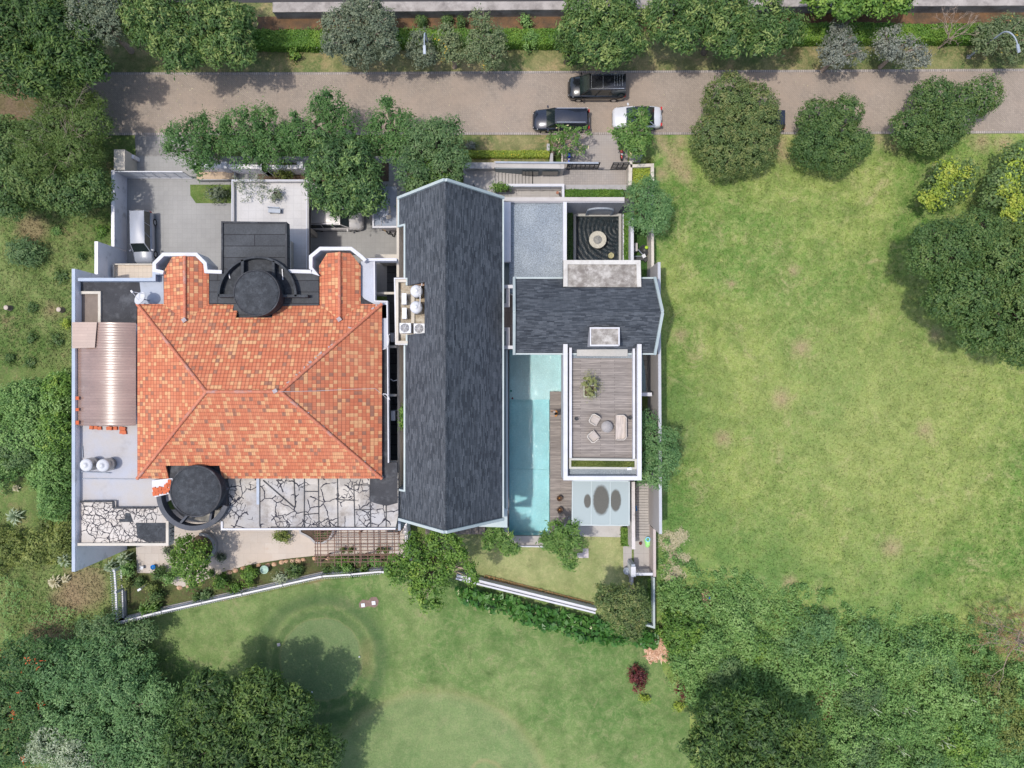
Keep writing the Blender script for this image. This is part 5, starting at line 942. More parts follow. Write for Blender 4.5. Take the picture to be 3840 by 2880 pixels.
# ------------------------------------------------------------------ house 2: slate roofs, pool, roof terrace
h2 = thing('slate_house', 'modern house with dark slate gable roofs, white parapets and a roof deck', 'house', (0, 2, 0))
xr, zr2, s2 = -4.62, 10.6, 1.1646; YN, YSo = 14.05, -10.16
def Lx(u): return u * K * (H - zr2 + s2 * xr) / (1 + u * K * s2)
def Rx(u): return u * K * (H - zr2 - s2 * xr) / (1 - u * K * s2)
def lz(x): return zr2 - s2 * (xr - x)
def Yv(v, z): return v * K * (H - z)
xo, xn, xp, xq = Lx(-422), Lx(-399), Lx(-328), Lx(-391); xe = Rx(-36.5)
strips = [(YSo, Yv(-395.6, lz(xo)), xo), (None, Yv(145, lz(xn)), xn), (None, Yv(185, lz(xq)), xq), (None, Yv(378, 8.0), xp), (None, Yv(398, lz(xq)), xq), (None, Yv(597.7, lz(xn)), xn), (None, YN, xo)]
mb = MB(); y = YSo; TH = V3((0, 0, 0.18))
def slab(mb, pts):
    mb.face(pts); lo = [V3(p) - TH for p in pts]; mb.face(list(reversed(lo)))
    for i in range(len(pts)): j = (i + 1) % len(pts); mb.face([lo[i], lo[j], pts[j], pts[i]])
edges = []
for a, b, x in strips:
    slab(mb, [V3((x, y, lz(x))), V3((xr, y, zr2)), V3((xr, b, zr2)), V3((x, b, lz(x)))]); edges.append((x, y, b)); y = b
zE = zr2 - s2 * (xe - xr)
slab(mb, [V3((xr, YSo, zr2)), V3((xe, YSo, zE)), V3((xe, YN, zE)), V3((xr, YN, zr2))]); mb.build('roof', SLATE, h2, uvs=True)
mb = MB(); n = 80
for i in range(n):
    yy = YSo + (YN - YSo) * i / n; mb.mesh([(xr - 0.16, yy, zr2 - 0.15), (xr, yy, zr2 + 0.04), (xr + 0.16, yy, zr2 - 0.15), (xr - 0.16, yy + 0.27, zr2 - 0.13), (xr, yy + 0.27, zr2 + 0.07), (xr + 0.16, yy + 0.27, zr2 - 0.13)], [(0, 1, 4, 3), (1, 2, 5, 4), (3, 4, 5)])
mb.build('ridge_cap', SLATE, h2, uvs=True)
mb = MB()
for yy, sg in ((YN, 1), (YSo, -1)):
    yo = yy + sg * 0.1; mb.bar((xo - .05, yo, lz(xo) - .02), (xr, yo, zr2 + .04), 0.2, 0.34); mb.bar((xr, yo, zr2 + .04), (xe + .05, yo, zE - .02), 0.2, 0.34)
for x, a, b in edges:
    if x == xp: continue
    mb.bar((x - .08, a, lz(x) - .05), (x - .08, b, lz(x) - .05), 0.13, 0.2)
mb.bar((xe + .07, YSo, zE - .05), (xe + .07, YN, zE - .05), 0.12, 0.2)
for x1, x2, yy in ((xo, xn, edges[0][2]), (xn, xo, edges[5][2])):
    mb.bar((min(x1, x2) - .1, yy, lz(min(x1, x2)) - .02), (max(x1, x2), yy, lz(max(x1, x2)) - .02), 0.14, 0.2)
mb.build('fascia', FASC, h2)
# body under the gable
mb = MB(); bw, be = xn + 0.25, xe - 0.35; zb = 5.7
mb.prism(rectw(bw, be, YSo + 1.3, YN - 0.8), 0, zb)
for yy in (YSo + 1.3, YN - 0.8): mb.face([(bw, yy, zb), (be, yy, zb), (xr, yy, zr2 - 0.5)]); 
mb.build('wall', LILAC, h2)
for k in range(5):
    yy = -6.5 + k * 3.4; mb = MB(); mb.box((be + 0.03, yy, 0.5), (0.06, 2.2, 2.2)); w = mb.build('window', METALB, h2); mb = MB(); mb.box((be + 0.05, yy, 0.6), (0.05, 2.0, 2.0)); mb.build('pane', DGLASS, w)
# technical platform with tanks and condensers
zp = 6.55
mb = MB(); ax0 = P('E3', 120, 0, zp).x; mb.prism(PS('E3', [(110, 130), (375, 130), (375, 150), (375, 210)], zp) + [V3((xp + 0.9, P('E3', 0, 215, zp).y, 0)), V3((xp + 0.9, P('E3', 0, 1290, zp).y, 0))] + PS('E3', [(385, 1300), (385, 1515), (130, 1515)], zp), 6.2, zp); mb.build('platform', plain('dirty_cream_screed', (0.46, 0.42, 0.35), (0.33, 0.27, 0.19), 1.6, 0.9, grain=0.2, gs=9, stain=0.9, stain_c=(0.17, 0.13, 0.09), stain_s=1.5), h2)
mb = MB(); mb.wall(PS('E3', [(355, 180), (158, 180), (158, 1455), (380, 1455)], 6.95), 6.2, 6.95, 0.2); mb.build('parapet', CREAM, h2)
mb = MB(); mb.wall(PS('E3', [(350, 132), (110, 132), (135, 1490), (380, 1500)], 6.8), 6.4, 6.8, 0.1); mb.build('parapet_trim', WHITE, h2)
mb = MB(); mb.bar(P('E3', 495, 480, zp + .08), P('E3', 490, 1065, zp + .08), 0.24, 0.16); mb.bar(P('E3', 220, 1275, zp + .06), P('E3', 560, 1300, zp + .06), 0.1, 0.1); mb.build('kerb', CREAM, h2)
for cx, cy in ((555, 385), (548, 722)):
    q = P('E3', cx, cy, zp + 1.35); t = thing('water_tank', 'white domed water tank on the roof platform, ' + ('by the brick sill' if cy < 500 else 'next to the condensers'), 'water tank', (q.x, q.y, zp), 'domed tanks on the roof platform'); r = 0.47
    mb = MB(); mb.lathe((q.x, q.y, zp), [(r * 0.95, 0), (r * 0.97, 0.1), (r, 0.14), (r * 0.98, 0.35), (r, 0.4), (r * 0.98, 0.7), (r, 0.75), (r, 1.0)], 36); mb.build('barrel', plain('tank_grey', (0.36, 0.35, 0.31), (0.30, 0.29, 0.26), 3, 0.5, 0.4), t)
    mb = MB(); mb.lathe((q.x, q.y, zp), [(r, 1.0), (r * 0.97, 1.1), (r * 0.8, 1.22), (r * 0.5, 1.32), (r * 0.28, 1.35), (r * 0.25, 1.40), (r * 0.1, 1.41), (0.005, 1.41)], 36); mb.build('lid', PLASTIC, t)
mb = MB(); mb.tube(PS('E3', [(675, 200), (675, 290), (645, 290), (635, 700)], zp + 1.5), 0.035, 6); mb.tube([P('E3', 635, 700, zp + 1.5), P('E3', 635, 700, zp + 1.0)], 0.035, 6); mb.build('water_pipe', METALW, h2)
mb = MB(); mb.bar(P('E3', 540, 238, zp + .6), P('E3', 725, 250, zp + .6), 0.28, 0.1); mb.build('brick_sill', plain('brick_sill', (0.42, 0.27, 0.19), None, 4), h2)
for cx, cy, w, l in ((305, 555, 95, 225), (310, 855, 92, 225)):
    q = P('E3', cx, cy, zp + .7); t = thing('air_conditioner', 'slim white air conditioner on the roof platform, ' + ('beside the tank by the brick sill' if cy < 700 else 'between the tanks and the condensers'), 'air conditioner', (q.x, q.y, zp), 'slim roof air conditioners')
    mb = MB(); mb.box((q.x, q.y, zp + .12), (M(w / 5.53, zp), M(l / 5.53, zp), 0.58)); mb.build('casing', PLASTIC, t, bevel=0.025)
    mb = MB(); mb.tube([(q.x + .15, q.y + 0.1, zp + .4), (q.x + .19, q.y + 0.1, zp + .4)], 0.2, 16); mb.build('fan_grille', METALB, t); mb = MB(); mb.box((q.x, q.y - .25, zp), (0.3, 0.06, 0.12)); mb.box((q.x, q.y + .25, zp), (0.3, 0.06, 0.12)); mb.build('foot', METALG, t)
for cx, cy, lab in ((328, 1160, 'outer'), (622, 1172, 'inner')):
    q = P('E3', cx, cy, zp + .9); w, l = M(232 / 5.53, zp + .9), M(205 / 5.53, zp + .9); t = thing('condenser_unit', f'square white condenser with round top grille, {lab} of the pair on the roof platform', 'air conditioner', (q.x, q.y, zp), 'square roof condensers')
    mb = MB(); mb.box((q.x, q.y, zp), (w, l, 0.9)); mb.build('casing', PLASTIC, t, bevel=0.03)
    mb = MB(); r = min(w, l) * 0.44; zg = zp + .9
    for i in range(9): rr = r * (i + 1) / 9; mb.tube([(q.x - .03 + rr * math.cos(a * math.pi / 14), q.y + rr * math.sin(a * math.pi / 14), zg + .035) for a in range(29)], 0.009, 4, cap=False)
    for a in range(6): mb.bar((q.x - .03, q.y, zg + .035), (q.x - .03 + r * math.cos(a * 1.047), q.y + r * math.sin(a * 1.047), zg + .035), 0.016, 0.016)
    mb.build('fan_grille', METALW, t); mb = MB(); mb.lathe((q.x - .03, q.y, zg), [(r * 1.02, 0.0), (r * 1.02, 0.012), (0.01, 0.013)], 28); mb.build('fan_well', plain('grey_fan_well', (0.20, 0.19, 0.18), None), t)
# glazed strip along the pool-side eave, white beams
zg = 3.2
mb = MB(); mb.prism(PS('B7', [(893, 385), (920, 385), (922, 1500), (893, 1500)], zg), zg - 0.04, zg); mb.prism(PS('B3', [(582, 1190), (640, 1190), (640, 1400), (582, 1400)], zg), zg - 0.04, zg); mb.build('glass_canopy', GLASS, h2)
mb = MB(); mb.bar(P('B7', 924, 390, zg), P('B7', 926, 1500, zg), 0.14, 0.14); mb.bar(P('B7', 918, 390, zg), P('B7', 920, 1500, zg), 0.05, 0.08)
mb.prism(PS('B8', [(1338, 160), (1390, 160), (1390, 355), (1090, 345), (1338, 262)], 5.0), 4.8, 5.0)
mb.build('canopy_frame', FASC, h2)
mb = MB(); mb.bar(P('B3', 620, 640, 4.3), P('B3', 620, 1188, 4.3), 0.55, 0.5); mb.build('parapet', WHITE, h2)
mb = MB()
for y0, y1, x0_ in ((215, 255, 125), (935, 975, 120)): mb.prism(PS('B4', [(x0_, y0), (250, y0), (250, y1), (x0_, y1)], 5.2), 4.9, 5.2)
mb.wall(PS('B4', [(125, 455), (172, 455), (172, 255)], 5.0), 4.6, 5.0, 0.26); mb.wall(PS('B4', [(172, 935), (172, 740), (120, 740)], 5.0), 4.6, 5.0, 0.26); mb.build('link_beam', WHITE, h2)
mb = MB(); mb.prism(PS('B4', [(120, 250), (250, 250), (250, 950), (120, 950)], 2.6), 2.45, 2.6); mb.build('link_deck', DECKV, h2)
mb = MB(); mb.prism(PS('B4', [(120, 262), (155, 262), (155, 440), (120, 440)], 2.7), 2.62, 2.7); mb.prism(PS('B4', [(120, 755), (155, 755), (155, 930), (120, 930)], 2.7), 2.62, 2.7); mb.build('skylight', GLASS, h2)
# gravel roof
zk = 3.75
mb = MB(); mb.prism([P('B3', 638, 640, zk), P('B3', 1135, 640, zk), V3((P('B3', 1135, 0, zk).x, 7.2, 0)), V3((P('B3', 638, 0, zk).x, 7.2, 0))], 3.3, zk); mb.build('gravel_roof', GRAV, h2)
mb = MB(); mb.prism([P('B3', 650, 655, zk), P('B3', 1125, 655, zk), V3((P('B3', 1125, 0, zk).x, 7.2, 0)), V3((P('B3', 650, 0, zk).x, 7.2, 0))], 0, 3.3); mb.build('wall', LILAC, h2)
mb = MB(); mb.bar(P('B3', 1149, 640, 4.0), P('B3', 1149, 1200, 4.0), 0.28, 0.6); mb.build('parapet', WHITE, h2)
mb = MB(); mb.wall(PS('B3', [(575, 606), (1700, 606)], 4.0), 0, 4.0, 0.3); mb.build('front_wall', plain('pale_stone_render', (0.46, 0.43, 0.41), (0.42, 0.39, 0.37), 1.2, 0.8, grain=0.05, stain=0.4, stain_c=(0.34, 0.3, 0.28)), h2)
mb = MB(); mb.wall(PS('B3', [(575, 630), (1700, 630)], 3.95), 0, 3.95, 0.16); mb.build('front_wall', m_bricky('grey_brick_face', (0.34, 0.33, 0.34), (0.30, 0.29, 0.30), (0.26, 0.25, 0.26), 0.4, 0.1, 0.01, 0, 0.08, 0.1), h2)
mb = MB(); a, b = P('B3', 1345, 725, 0.3), P('B3', 1570, 725, 0.3); ya = P('B3', 0, 640, 3.9).y - 0.10
arc = [(a.x, 0.3), (a.x, 1.9)] + [(a.x + (b.x - a.x) * (0.5 - 0.5 * math.cos(t_)), 1.9 + 0.7 * math.sin(t_)) for t_ in [i * math.pi / 14 for i in range(1, 14)]] + [(b.x, 1.9), (b.x, 0.3)]
for i in range(len(arc) - 1): mb.bar((arc[i][0], ya, arc[i][1]), (arc[i + 1][0], ya, arc[i + 1][1]), 0.14, 0.14)
mb.build('niche_arch', METALG, h2); mb = MB(); mb.face([(x, ya - 0.01, z) for x, z in arc]); mb.build('niche', plain('niche_plaster', (0.45, 0.44, 0.43), (0.36, 0.36, 0.37), 2), h2)
# east wing gable
zw, zwr, yr_, ex = 6.0, 8.6, 5.18, 10.77; wy0, wy1 = 2.36, 8.0; wx = 7 * K * 50
mb = MB(); slab(mb, [V3((wx, wy0, zw)), V3((ex, wy0, zw)), V3((ex, yr_, zwr)), V3((wx, yr_, zwr))]); slab(mb, [V3((wx, yr_, zwr)), V3((ex, yr_, zwr)), V3((ex, wy1, zw)), V3((wx, wy1, zw))]); mb.build('wing_roof', SLATE, h2, uvs=True)
mb = MB()
for x in (wx + .02, ex + .1):
    mb.bar((x, wy0 - .05, zw), (x, yr_, zwr + .04), 0.2, 0.3); mb.bar((x, yr_, zwr + .04), (x, wy1 + .05, zw), 0.2, 0.3)
mb.bar((wx, wy0 - .07, zw - .04), (ex, wy0 - .07, zw - .04), 0.12, 0.2); mb.bar((wx, wy1 + .07, zw - .04), (ex, wy1 + .07, zw - .04), 0.12, 0.2); mb.build('fascia', FASC, h2)
mb = MB(); mb.prism(rectw(0.9, ex - 0.5, 2.8, 7.6), 0, 5.8)
for x in (0.9, ex - 0.5): mb.face([(x, 2.8, 5.8), (x, 7.6, 5.8), (x, yr_, zwr - 0.4)])
mb.build('wall', LILAC, h2)
for k in range(3): mb = MB(); mb.box((2.3 + k * 2.6, 2.77, 0.4), (2.0, 0.06, 2.3)); w = mb.build('window', METALB, h2); mb = MB(); mb.box((2.3 + k * 2.6, 2.75, 0.5), (1.8, 0.05, 2.1)); mb.build('pane', DGLASS, w)
# stained concrete canopy
zc2 = 6.9
q = PS('B3', [(1137, 1168), (1850, 1168), (1855, 1415), (1137, 1412)], zc2); mb = MB(); mb.prism(q, 6.3, zc2 - 0.12); mb.build('concrete_canopy', MOSSY, h2)
mb = MB(); mb.wall([q[3] + V3((.16, 0, 0)), q[0] + V3((.16, -.16, 0)), q[1] + V3((-.16, -.16, 0)), q[2] + V3((-.16, 0, 0))], 6.35, zc2, 0.32); mb.build('canopy_rim', plain('worn_white_paint', (0.54, 0.52, 0.49), (0.47, 0.45, 0.42), 1.2, 0.8, grain=0.08, stain=0.5, stain_c=(0.33, 0.3, 0.27)), h2)
mb = MB(); mb.prism([q[0] + V3((.8, -1.3, 0)), q[1] + V3((-.8, -1.3, 0)), q[2] + V3((-.8, 0.2, 0)), q[3] + V3((.8, 0.2, 0))], 0, 6.3); mb.build('wall', LILAC, h2)
z3 = 8.0; mb = MB(); q = PS('B4', [(1142, 718), (1498, 718), (1498, 940), (1142, 940)], z3); mb.prism(q, 6.6, z3 - .06, 1, top=0); mb.build('chimney_box', [MOSSY, WHITE], h2)
mb = MB(); mb.wall([q[2] + V3((-.05, .05, 0)), q[3] + V3((.05, .05, 0)), q[0] + V3((.05, -.05, 0)), q[1] + V3((-.05, -.05, 0)), q[2] + V3((-.05, .05, 0))], 7.6, z3, 0.1); mb.build('chimney_rim', WHITE, h2)
# roof deck
zo, zi, zdk = 6.75, 6.5, 6.1
xl = P('B5', 830, 0, zo).x; xrr = P('B5', 1757, 0, zo).x; yb_ = P('B5', 0, 1110, zo).y; yt = P('B4', 0, 918, zo).y
mb = MB(); w = P('B5', 880, 0, zo).x - xl
mb.wall([(xl + w / 2, yt), (xl + w / 2, yb_ + w / 2), (xrr - w / 2, yb_ + w / 2), (xrr - w / 2, yt)], 4.4, zo, w); mb.build('deck_parapet', WHITE, h2)
mb = MB(); mb.prism(rectw(xl + w, xrr - w, yb_ + w, 2.5), 4.4, 6.0); mb.build('deck_substructure', GRAV, h2)
d0, d1 = P('B4', 930, 0, zdk).x, P('B4', 1652, 0, zdk).x; e0, e1 = P('B4', 0, 1085, zdk).y, P('B5', 0, 850, zdk).y
mb = MB(); mb.prism(rectw(d0, d1, e1, e0), 5.9, zdk); mb.build('roof_deck_boards', DECK, h2)
mb = MB(); mb.wall([P('B4', 915, 960, zi), P('B5', 915, 850, zi)], 5.9, zi, 0.20); mb.build('inner_kerb', WHITE, h2); mb = MB(); mb.wall([P('B4', 1666, 970, zi), P('B5', 1668, 860, zi)], 5.9, zi, 0.17); mb.build('inner_kerb', WHITE, h2)
mb = MB(); mb.prism(PS('B4', [(990, 982), (1590, 978), (1592, 1062), (992, 1058)], 6.25), 6.0, 6.25); mb.build('stone_slab', plain('pale_beige_slab', (0.42, 0.40, 0.37), (0.38, 0.37, 0.345), 1), h2)
# volume below the deck, glass roof
mb = MB(); mb.prism(rectw(xl + 1.6, xrr - 1.2, yb_ + 1.2, 2.5), 0, 4.4); mb.build('wall', LILAC, h2)
zgl = 3.3; g = PS('B5', [(940, 1115), (1610, 1120), (1608, 1642), (935, 1638)], zgl)
mg, nt, b_ = newmat('glass_with_silt'); mg = GLASSR.copy(); nt = mg.node_tree; b_ = nt.nodes['Principled BSDF']; p_ = pos(nt); col = (0.38, 0.44, 0.445); prev = None
mxn = [n for n in nt.nodes if n.type == 'MIX_SHADER'][0]
for cx, cy, rx_, ry_ in ((1115, 1355, 46, 92), (1278, 1345, 106, 194), (1450, 1348, 70, 142)):
    c_ = P('B5', cx, cy, zgl); sx_, sy_ = 1 / M(rx_ / 3.16, zgl), 1 / M(ry_ / 3.16, zgl)
    q_ = mapping(nt, p_, (sx_, sy_, 0), loc=(-c_.x * sx_, -c_.y * sy_, 0)); ln = N(nt, 'ShaderNodeVectorMath', operation='LENGTH'); nt.links.new(q_, ln.inputs[0])
    d_ = mth(nt, 'ADD', ln.outputs['Value'], mth(nt, 'MULTIPLY', mth(nt, 'SUBTRACT', noise(nt, p_, 5, 3), 0.5), 0.16)); f_ = ramp(nt, d_, [(0.80, 1.0), (1.02, 0.0)]); prev = f_ if prev is None else mth(nt, 'MAXIMUM', prev, f_)
silt = mix(nt, noise(nt, p_, 18, 3, 0.8), (0.03, 0.027, 0.02), (0.11, 0.10, 0.082)); nt.links.new(mix(nt, mth(nt, 'MULTIPLY', prev, 0.93), col, silt), b_.inputs['Base Color'])
nt.links.new(mth(nt, 'MAXIMUM', mth(nt, 'MULTIPLY', prev, 0.98), 0.80), mxn.inputs[0]); b_.inputs['Roughness'].default_value = 0.6; b_.inputs['Specular IOR Level'].default_value = 0.3
mb = MB(); mb.prism(g, zgl - 0.03, zgl); mb.build('glass_roof', mg, h2)
mb = MB(); zt_ = zgl - 0.04
for a, b in ((0, 1), (1, 2), (2, 3), (3, 0)): mb.bar(V3((g[a].x, g[a].y, zt_)), V3((g[b].x, g[b].y, zt_)), 0.1, 0.14)
for f_ in (1 / 3, 2 / 3): u0 = g[0].lerp(g[1], f_); u1 = g[3].lerp(g[2], f_); mb.bar(V3((u0.x, u0.y, zgl + 0.01)), V3((u1.x, u1.y, zgl + 0.01)), 0.07, 0.05)
for q_ in (g[2], g[3]): mb.box((q_.x, q_.y, 0), (0.12, 0.12, 3.2))
mb.build('glass_roof_frame', FASC, h2)
mb = MB(); mb.prism(PS('B4', [(1760, 1492), (1878, 1492), (1882, 1534), (1760, 1534)], 3.4), 3.1, 3.4); mb.prism(PS('B4', [(1905, 230), (1962, 230), (1962, 255), (1905, 255)], 3.6), 3.3, 3.6); mb.prism(PS('B4', [(1900, 975), (1962, 975), (1962, 997), (1900, 997)], 3.6), 3.3, 3.6); mb.build('cross_beam', WHITE, h2)
mb = MB(); mb.prism(PS('B4', [(1740, 1020), (1762, 1020), (1800, 1230), (1812, 1480), (1740, 1480)], 2.5), 2.44, 2.48); mb.build('side_glass_canopy', GLASS, h2)
mb = MB(); mb.tube(PS('B5', [(808, 250), (808, 850)], 1.1), 0.03, 6)
for yy in (255, 450, 650, 845): mb.tube([P('B5', 808, yy, 1.1), V3((P('B5', 808, yy, 1.1).x, P('B5', 808, yy, 1.1).y, 0.09))], 0.025, 6)
mb.build('handrail', CREAM, h2)
# west boundary wall shared with house 1
mb = MB(); mb.wall([P('A6', 1636, 388, 4.6), P('A6', 1636, 1215, 4.6)], 0, 4.6, 0.19); o = mb.build('boundary_wall', CREAM); tag(o, 'tall thin cream wall from the guard hut to the roof tanks', 'wall', 'thin cream walls beside the slate roof')
mb = MB(); mb.wall([P('A8', 1640, 390, 4.6), P('B2', 1646, 350, 4.6)], 0, 4.6, 0.17); o = mb.build('boundary_wall', CREAM); tag(o, 'tall thin cream wall from the roof tanks to the black roof corner', 'wall', 'thin cream walls beside the slate roof')
mb = MB(); mb.wall([P('B2', 1650, 356, 4.6), P('B2', 1652, 800, 4.6)], 0, 4.6, 0.2); o = mb.build('boundary_wall', BLUEG); tag(o, 'blue-grey wall at the lower corner of the slate roof', 'wall')
mb = MB(); mb.wall([P('B8', 330, 300, 1.8), P('B8', 360, 740, 1.8)], 0, 1.8, 0.22); o = mb.build('boundary_wall', LILAC); tag(o, 'pale wall running from the slate roof under the lime green tree', 'wall')
mb = MB(); mb.prism(PS('B8', [(292, 275), (372, 300), (372, 430), (300, 420)], 0.4), 0, 0.4); mb.build('side_step', TAUPE, h2)
# slatted brown walk under the south gable
t = thing('slatted_bench', 'brown slatted walkway under the lower slate gable', 'walkway', P('B8', 800, 380)); mb = MB(); A = P('B8', 540, 425, 0.5); B = P('B8', 1160, 425, 0.5); n = 9
for i in range(n): a = A.lerp(B, i / n); b = A.lerp(B, (i + 0.93) / n); mb.prism([(a.x, a.y), (b.x, b.y), (b.x, b.y + 2.6), (a.x, a.y + 2.6)], 0.42, 0.5)
mb.build('slat', plain('brown_slats', (0.245, 0.20, 0.175), (0.20, 0.17, 0.15), 1.2), t); mb = MB(); mb.prism([(A.x, A.y + 0.1), (B.x, B.y + 0.1), (B.x, B.y + 2.5), (A.x, A.y + 2.5)], 0, 0.40); mb.build('base', METALB, t)
# east boundary walls, steps, gate
zb1, zb2 = 4.24, 1.8; xx1 = P('E1', 1255, 0, zb1).x; xx2 = P('E1', 1060, 0, zb2).x
mb = MB(); mb.wall([(xx1, P('E1', 0, 1105, zb1).y), (xx1 + 0.12, P('B6', 0, 322, zb1).y)], 0, zb1, 0.24); mb.build('body', TAUPE)
o = bpy.data.objects['body']; o.name = 'boundary_wall'; tag(o, 'tall taupe boundary wall between the slate house and the vacant lot', 'wall')
mb = MB(); mb.wall([(xx1, P('E1', 0, 1105, zb1).y), (xx1 + 0.12, P('B6', 0, 322, zb1).y)], zb1, zb1 + 0.05, 0.22); c_ = mb.build('coping', plain('pale_coping_grey', (0.42, 0.43, 0.46), (0.38, 0.39, 0.42), 1.0), o)
c_.location = (0, 0, 0); c_.data.transform(Matrix.Translation(-Vector((0, 0, 0))))
mb = MB(); mb.wall([P('B3', 1955, 440, zb2), (xx2, P('E1', 0, 1280, zb2).y)], 0, zb2, 0.22); o = mb.build('boundary_wall', CREAM); tag(o, 'low beige boundary wall beside the fountain courtyard', 'wall')
mb = MB(); mb.wall(PS('B3', [(1755, 300), (1958, 292), (1958, 470)], 1.4), 0, 1.4, 0.26); mb.wall(PS('B3', [(1757, 255), (1752, 480)], 1.4), 0, 1.4, 0.30); o = mb.build('planter_wall', CREAM); tag(o, 'cream wall framing the square bed of yellow-green shrubs', 'wall')
mb = MB(); mb.wall([P('E7', 1040, 900, 1.9), P('E7', 1040, 1560, 1.9)], 0, 1.9, 0.25); o = mb.build('courtyard_wall', WHITE); tag(o, 'white wall on the tree side of the fountain pond', 'wall')
st = thing('garden_stairs', 'grey outdoor steps between white wall and taupe boundary wall', 'steps', P('B5', 1770, 1650)); A = P('B5', 1690, 1148, 0.15); n = 20; y0_ = A.y; y1_ = P('B6', 0, 370, 0.15).y
for i in range(n):
    a = y0_ + (y1_ - y0_) * i / n; b = y0_ + (y1_ - y0_) * (i + 0.87) / n; mb = MB(); mb.prism(rectw(A.x, P('B5', 1838 + i * 2.2, 0, 0.15).x, b, a), 0, 0.14); mb.build('step', SLABS, st)
mb = MB(); mb.wall([P('B5', 1658, 1128, 2.4), P('B6', 1662, 505, 2.4)], 0, 2.4, 0.28); o = mb.build('stair_wall', plain('worn_pinkish_white', (0.55, 0.51, 0.49), (0.5, 0.46, 0.44), 1.2, 0.8, stain=0.3)); tag(o, 'white wall between the glass roof and the grey steps', 'wall')
mb = MB(); mb.wall([P('B5', 1627, 1200, 1.0), P('B6', 1627, 160, 1.0)], 0, 1.0, 0.12); o = mb.build('brick_strip', plain('orange_brick', (0.30, 0.125, 0.07), (0.24, 0.10, 0.06), 3)); tag(o, 'narrow orange brick wall beside the frosted glass roof', 'wall')
mb = MB(); mb.wall([P('B6', 1910, 262, 1.7), P('B6', 1912, 830, 1.7)], 0, 1.7, 0.22); o = mb.build('landing_wall', plain('pinkish_render', (0.46, 0.39, 0.36), (0.42, 0.36, 0.34), 1.2)); tag(o, 'pinkish wall on the lot side of the gate landing', 'wall')
t = thing('gate', 'small white gate closing the foot of the side steps', 'gate', P('B6', 1790, 800)); mb = MB(); mb.bar(P('B6', 1690, 798, 1.6), P('B6', 1890, 798, 1.6), 0.22, 0.1); mb.build('top_rail', METALW, t); mb = MB()
for i in range(12): q_ = P('B6', 1692 + i * 18, 798, 1.6); mb.bar((q_.x, q_.y, 0.1), (q_.x, q_.y, 1.55), 0.03, 0.03)
mb.build('bar', METALW, t)
t = thing('gate_pillar', 'white pillar with grey cap next to the small white gate', 'pillar', P('B6', 1662, 765)); mb = MB(); mb.prism(PS('B6', [(1632, 712), (1688, 712), (1688, 832), (1632, 832)], 1.9), 0, 1.9); mb.build('shaft', WHITE, t); mb = MB(); mb.prism(PS('B6', [(1640, 688), (1682, 688), (1682, 712), (1640, 712)], 1.9), 0, 1.8); mb.build('cap', METALG, t)
mb = MB(); mb.wall(PS('B6', [(1645, 830), (1642, 935)], 0.8), 0, 0.8, 0.22); o = mb.build('low_wall', TAUPE); tag(o, 'short taupe wall ending at the clay brick pillar', 'wall')
mb = MB(); q_ = P('B6', 1655, 955, 1.0); mb.box((q_.x, q_.y, 0), (0.26, 0.26, 0.9)); mb.box((q_.x, q_.y, 0.9), (0.32, 0.32, 0.08)); o = mb.build('brick_pillar', plain('clay_brick', (0.42, 0.2, 0.13), None, 4)); tag(o, 'clay brick pillar at the edge of the garden lawn', 'pillar')
mb = MB(); mb.wall(PS('B6', [(1903, 840), (1906, 1432), (1808, 1402)], 1.1), 0, 1.1, 0.16); o = mb.build('garden_wall', plain('grey_green_wall', (0.38, 0.42, 0.41), (0.34, 0.38, 0.37), 1)); tag(o, 'thin grey wall closing the corner bed of the garden', 'wall')
# front of house 2
mb = MB(); mb.wall(PS('B3', [(232, 296), (500, 296)], 1.6), 0, 1.6, 0.5); mb.wall(PS('B3', [(500, 285), (1145, 297)], 1.9), 0, 1.9, 0.52); fw = mb.build('front_wall', plain('pale_front_wall', (0.42, 0.40, 0.38), (0.38, 0.36, 0.35), 0.9, 0.8, grain=0.05, stain=0.3)); tag(fw, 'pale grey street wall of the slate house', 'wall')
mb = MB(); mb.wall(PS('B3', [(508, 321), (1140, 323)], 1.85), 0, 1.85, 0.08); c_ = mb.build('inner_face', plain('blue_grey_render', (0.23, 0.255, 0.265), (0.20, 0.225, 0.235), 0.9), fw); mb = MB(); mb.prism(PS('B3', [(508, 330), (858, 330), (858, 470), (508, 470)], 0.035), 0.021, 0.035); mb.build('stair_underside', MATS['dark_stair_shadow'], st_) if False else None
mb = MB(); mb.bar(P('B3', 512, 268, 2.0), P('B3', 1460, 274, 2.0), 0.13, 0.12); o = mb.build('gate_track', METALG); tag(o, 'long steel rail along the top of the street wall and sliding gate', 'rail')
def gridgate(label, x0_, x1_, y_base, n, lean):
    A = P('B3', x0_, y_base, 0); B = P('B3', x1_, y_base, 0); t = thing('sliding_gate', label, 'gate', (A + B) / 2, 'black lattice gates of the driveway'); mb = MB()
    for z_ in (0.12, 0.7, 1.3, 1.85): mb.bar((A.x, A.y, z_), (B.x, B.y, z_), 0.07, 0.07)
    for i in range(n + 1): q_ = A.lerp(B, i / n); mb.bar((q_.x, q_.y, 0.1), (q_.x, q_.y, 1.88), 0.07, 0.07)
    mb.build('frame', METALB, t); mb = MB()
    for i in range(n * 4): q_ = A.lerp(B, (i + 0.5) / (n * 4)); mb.bar((q_.x, q_.y, 0.1), (q_.x, q_.y, 1.85), 0.022, 0.022)
    for z_ in (0.4, 1.0, 1.6): mb.bar((A.x, A.y, z_), (B.x, B.y, z_), 0.022, 0.022)
    mb.build('lattice', METALB, t)
gridgate('long black lattice gate leaf beside the street wall', 1165, 1450, 334, 7, 0); gridgate('short black lattice gate leaf next to the square yellow bed', 1570, 1712, 336, 3, 0)
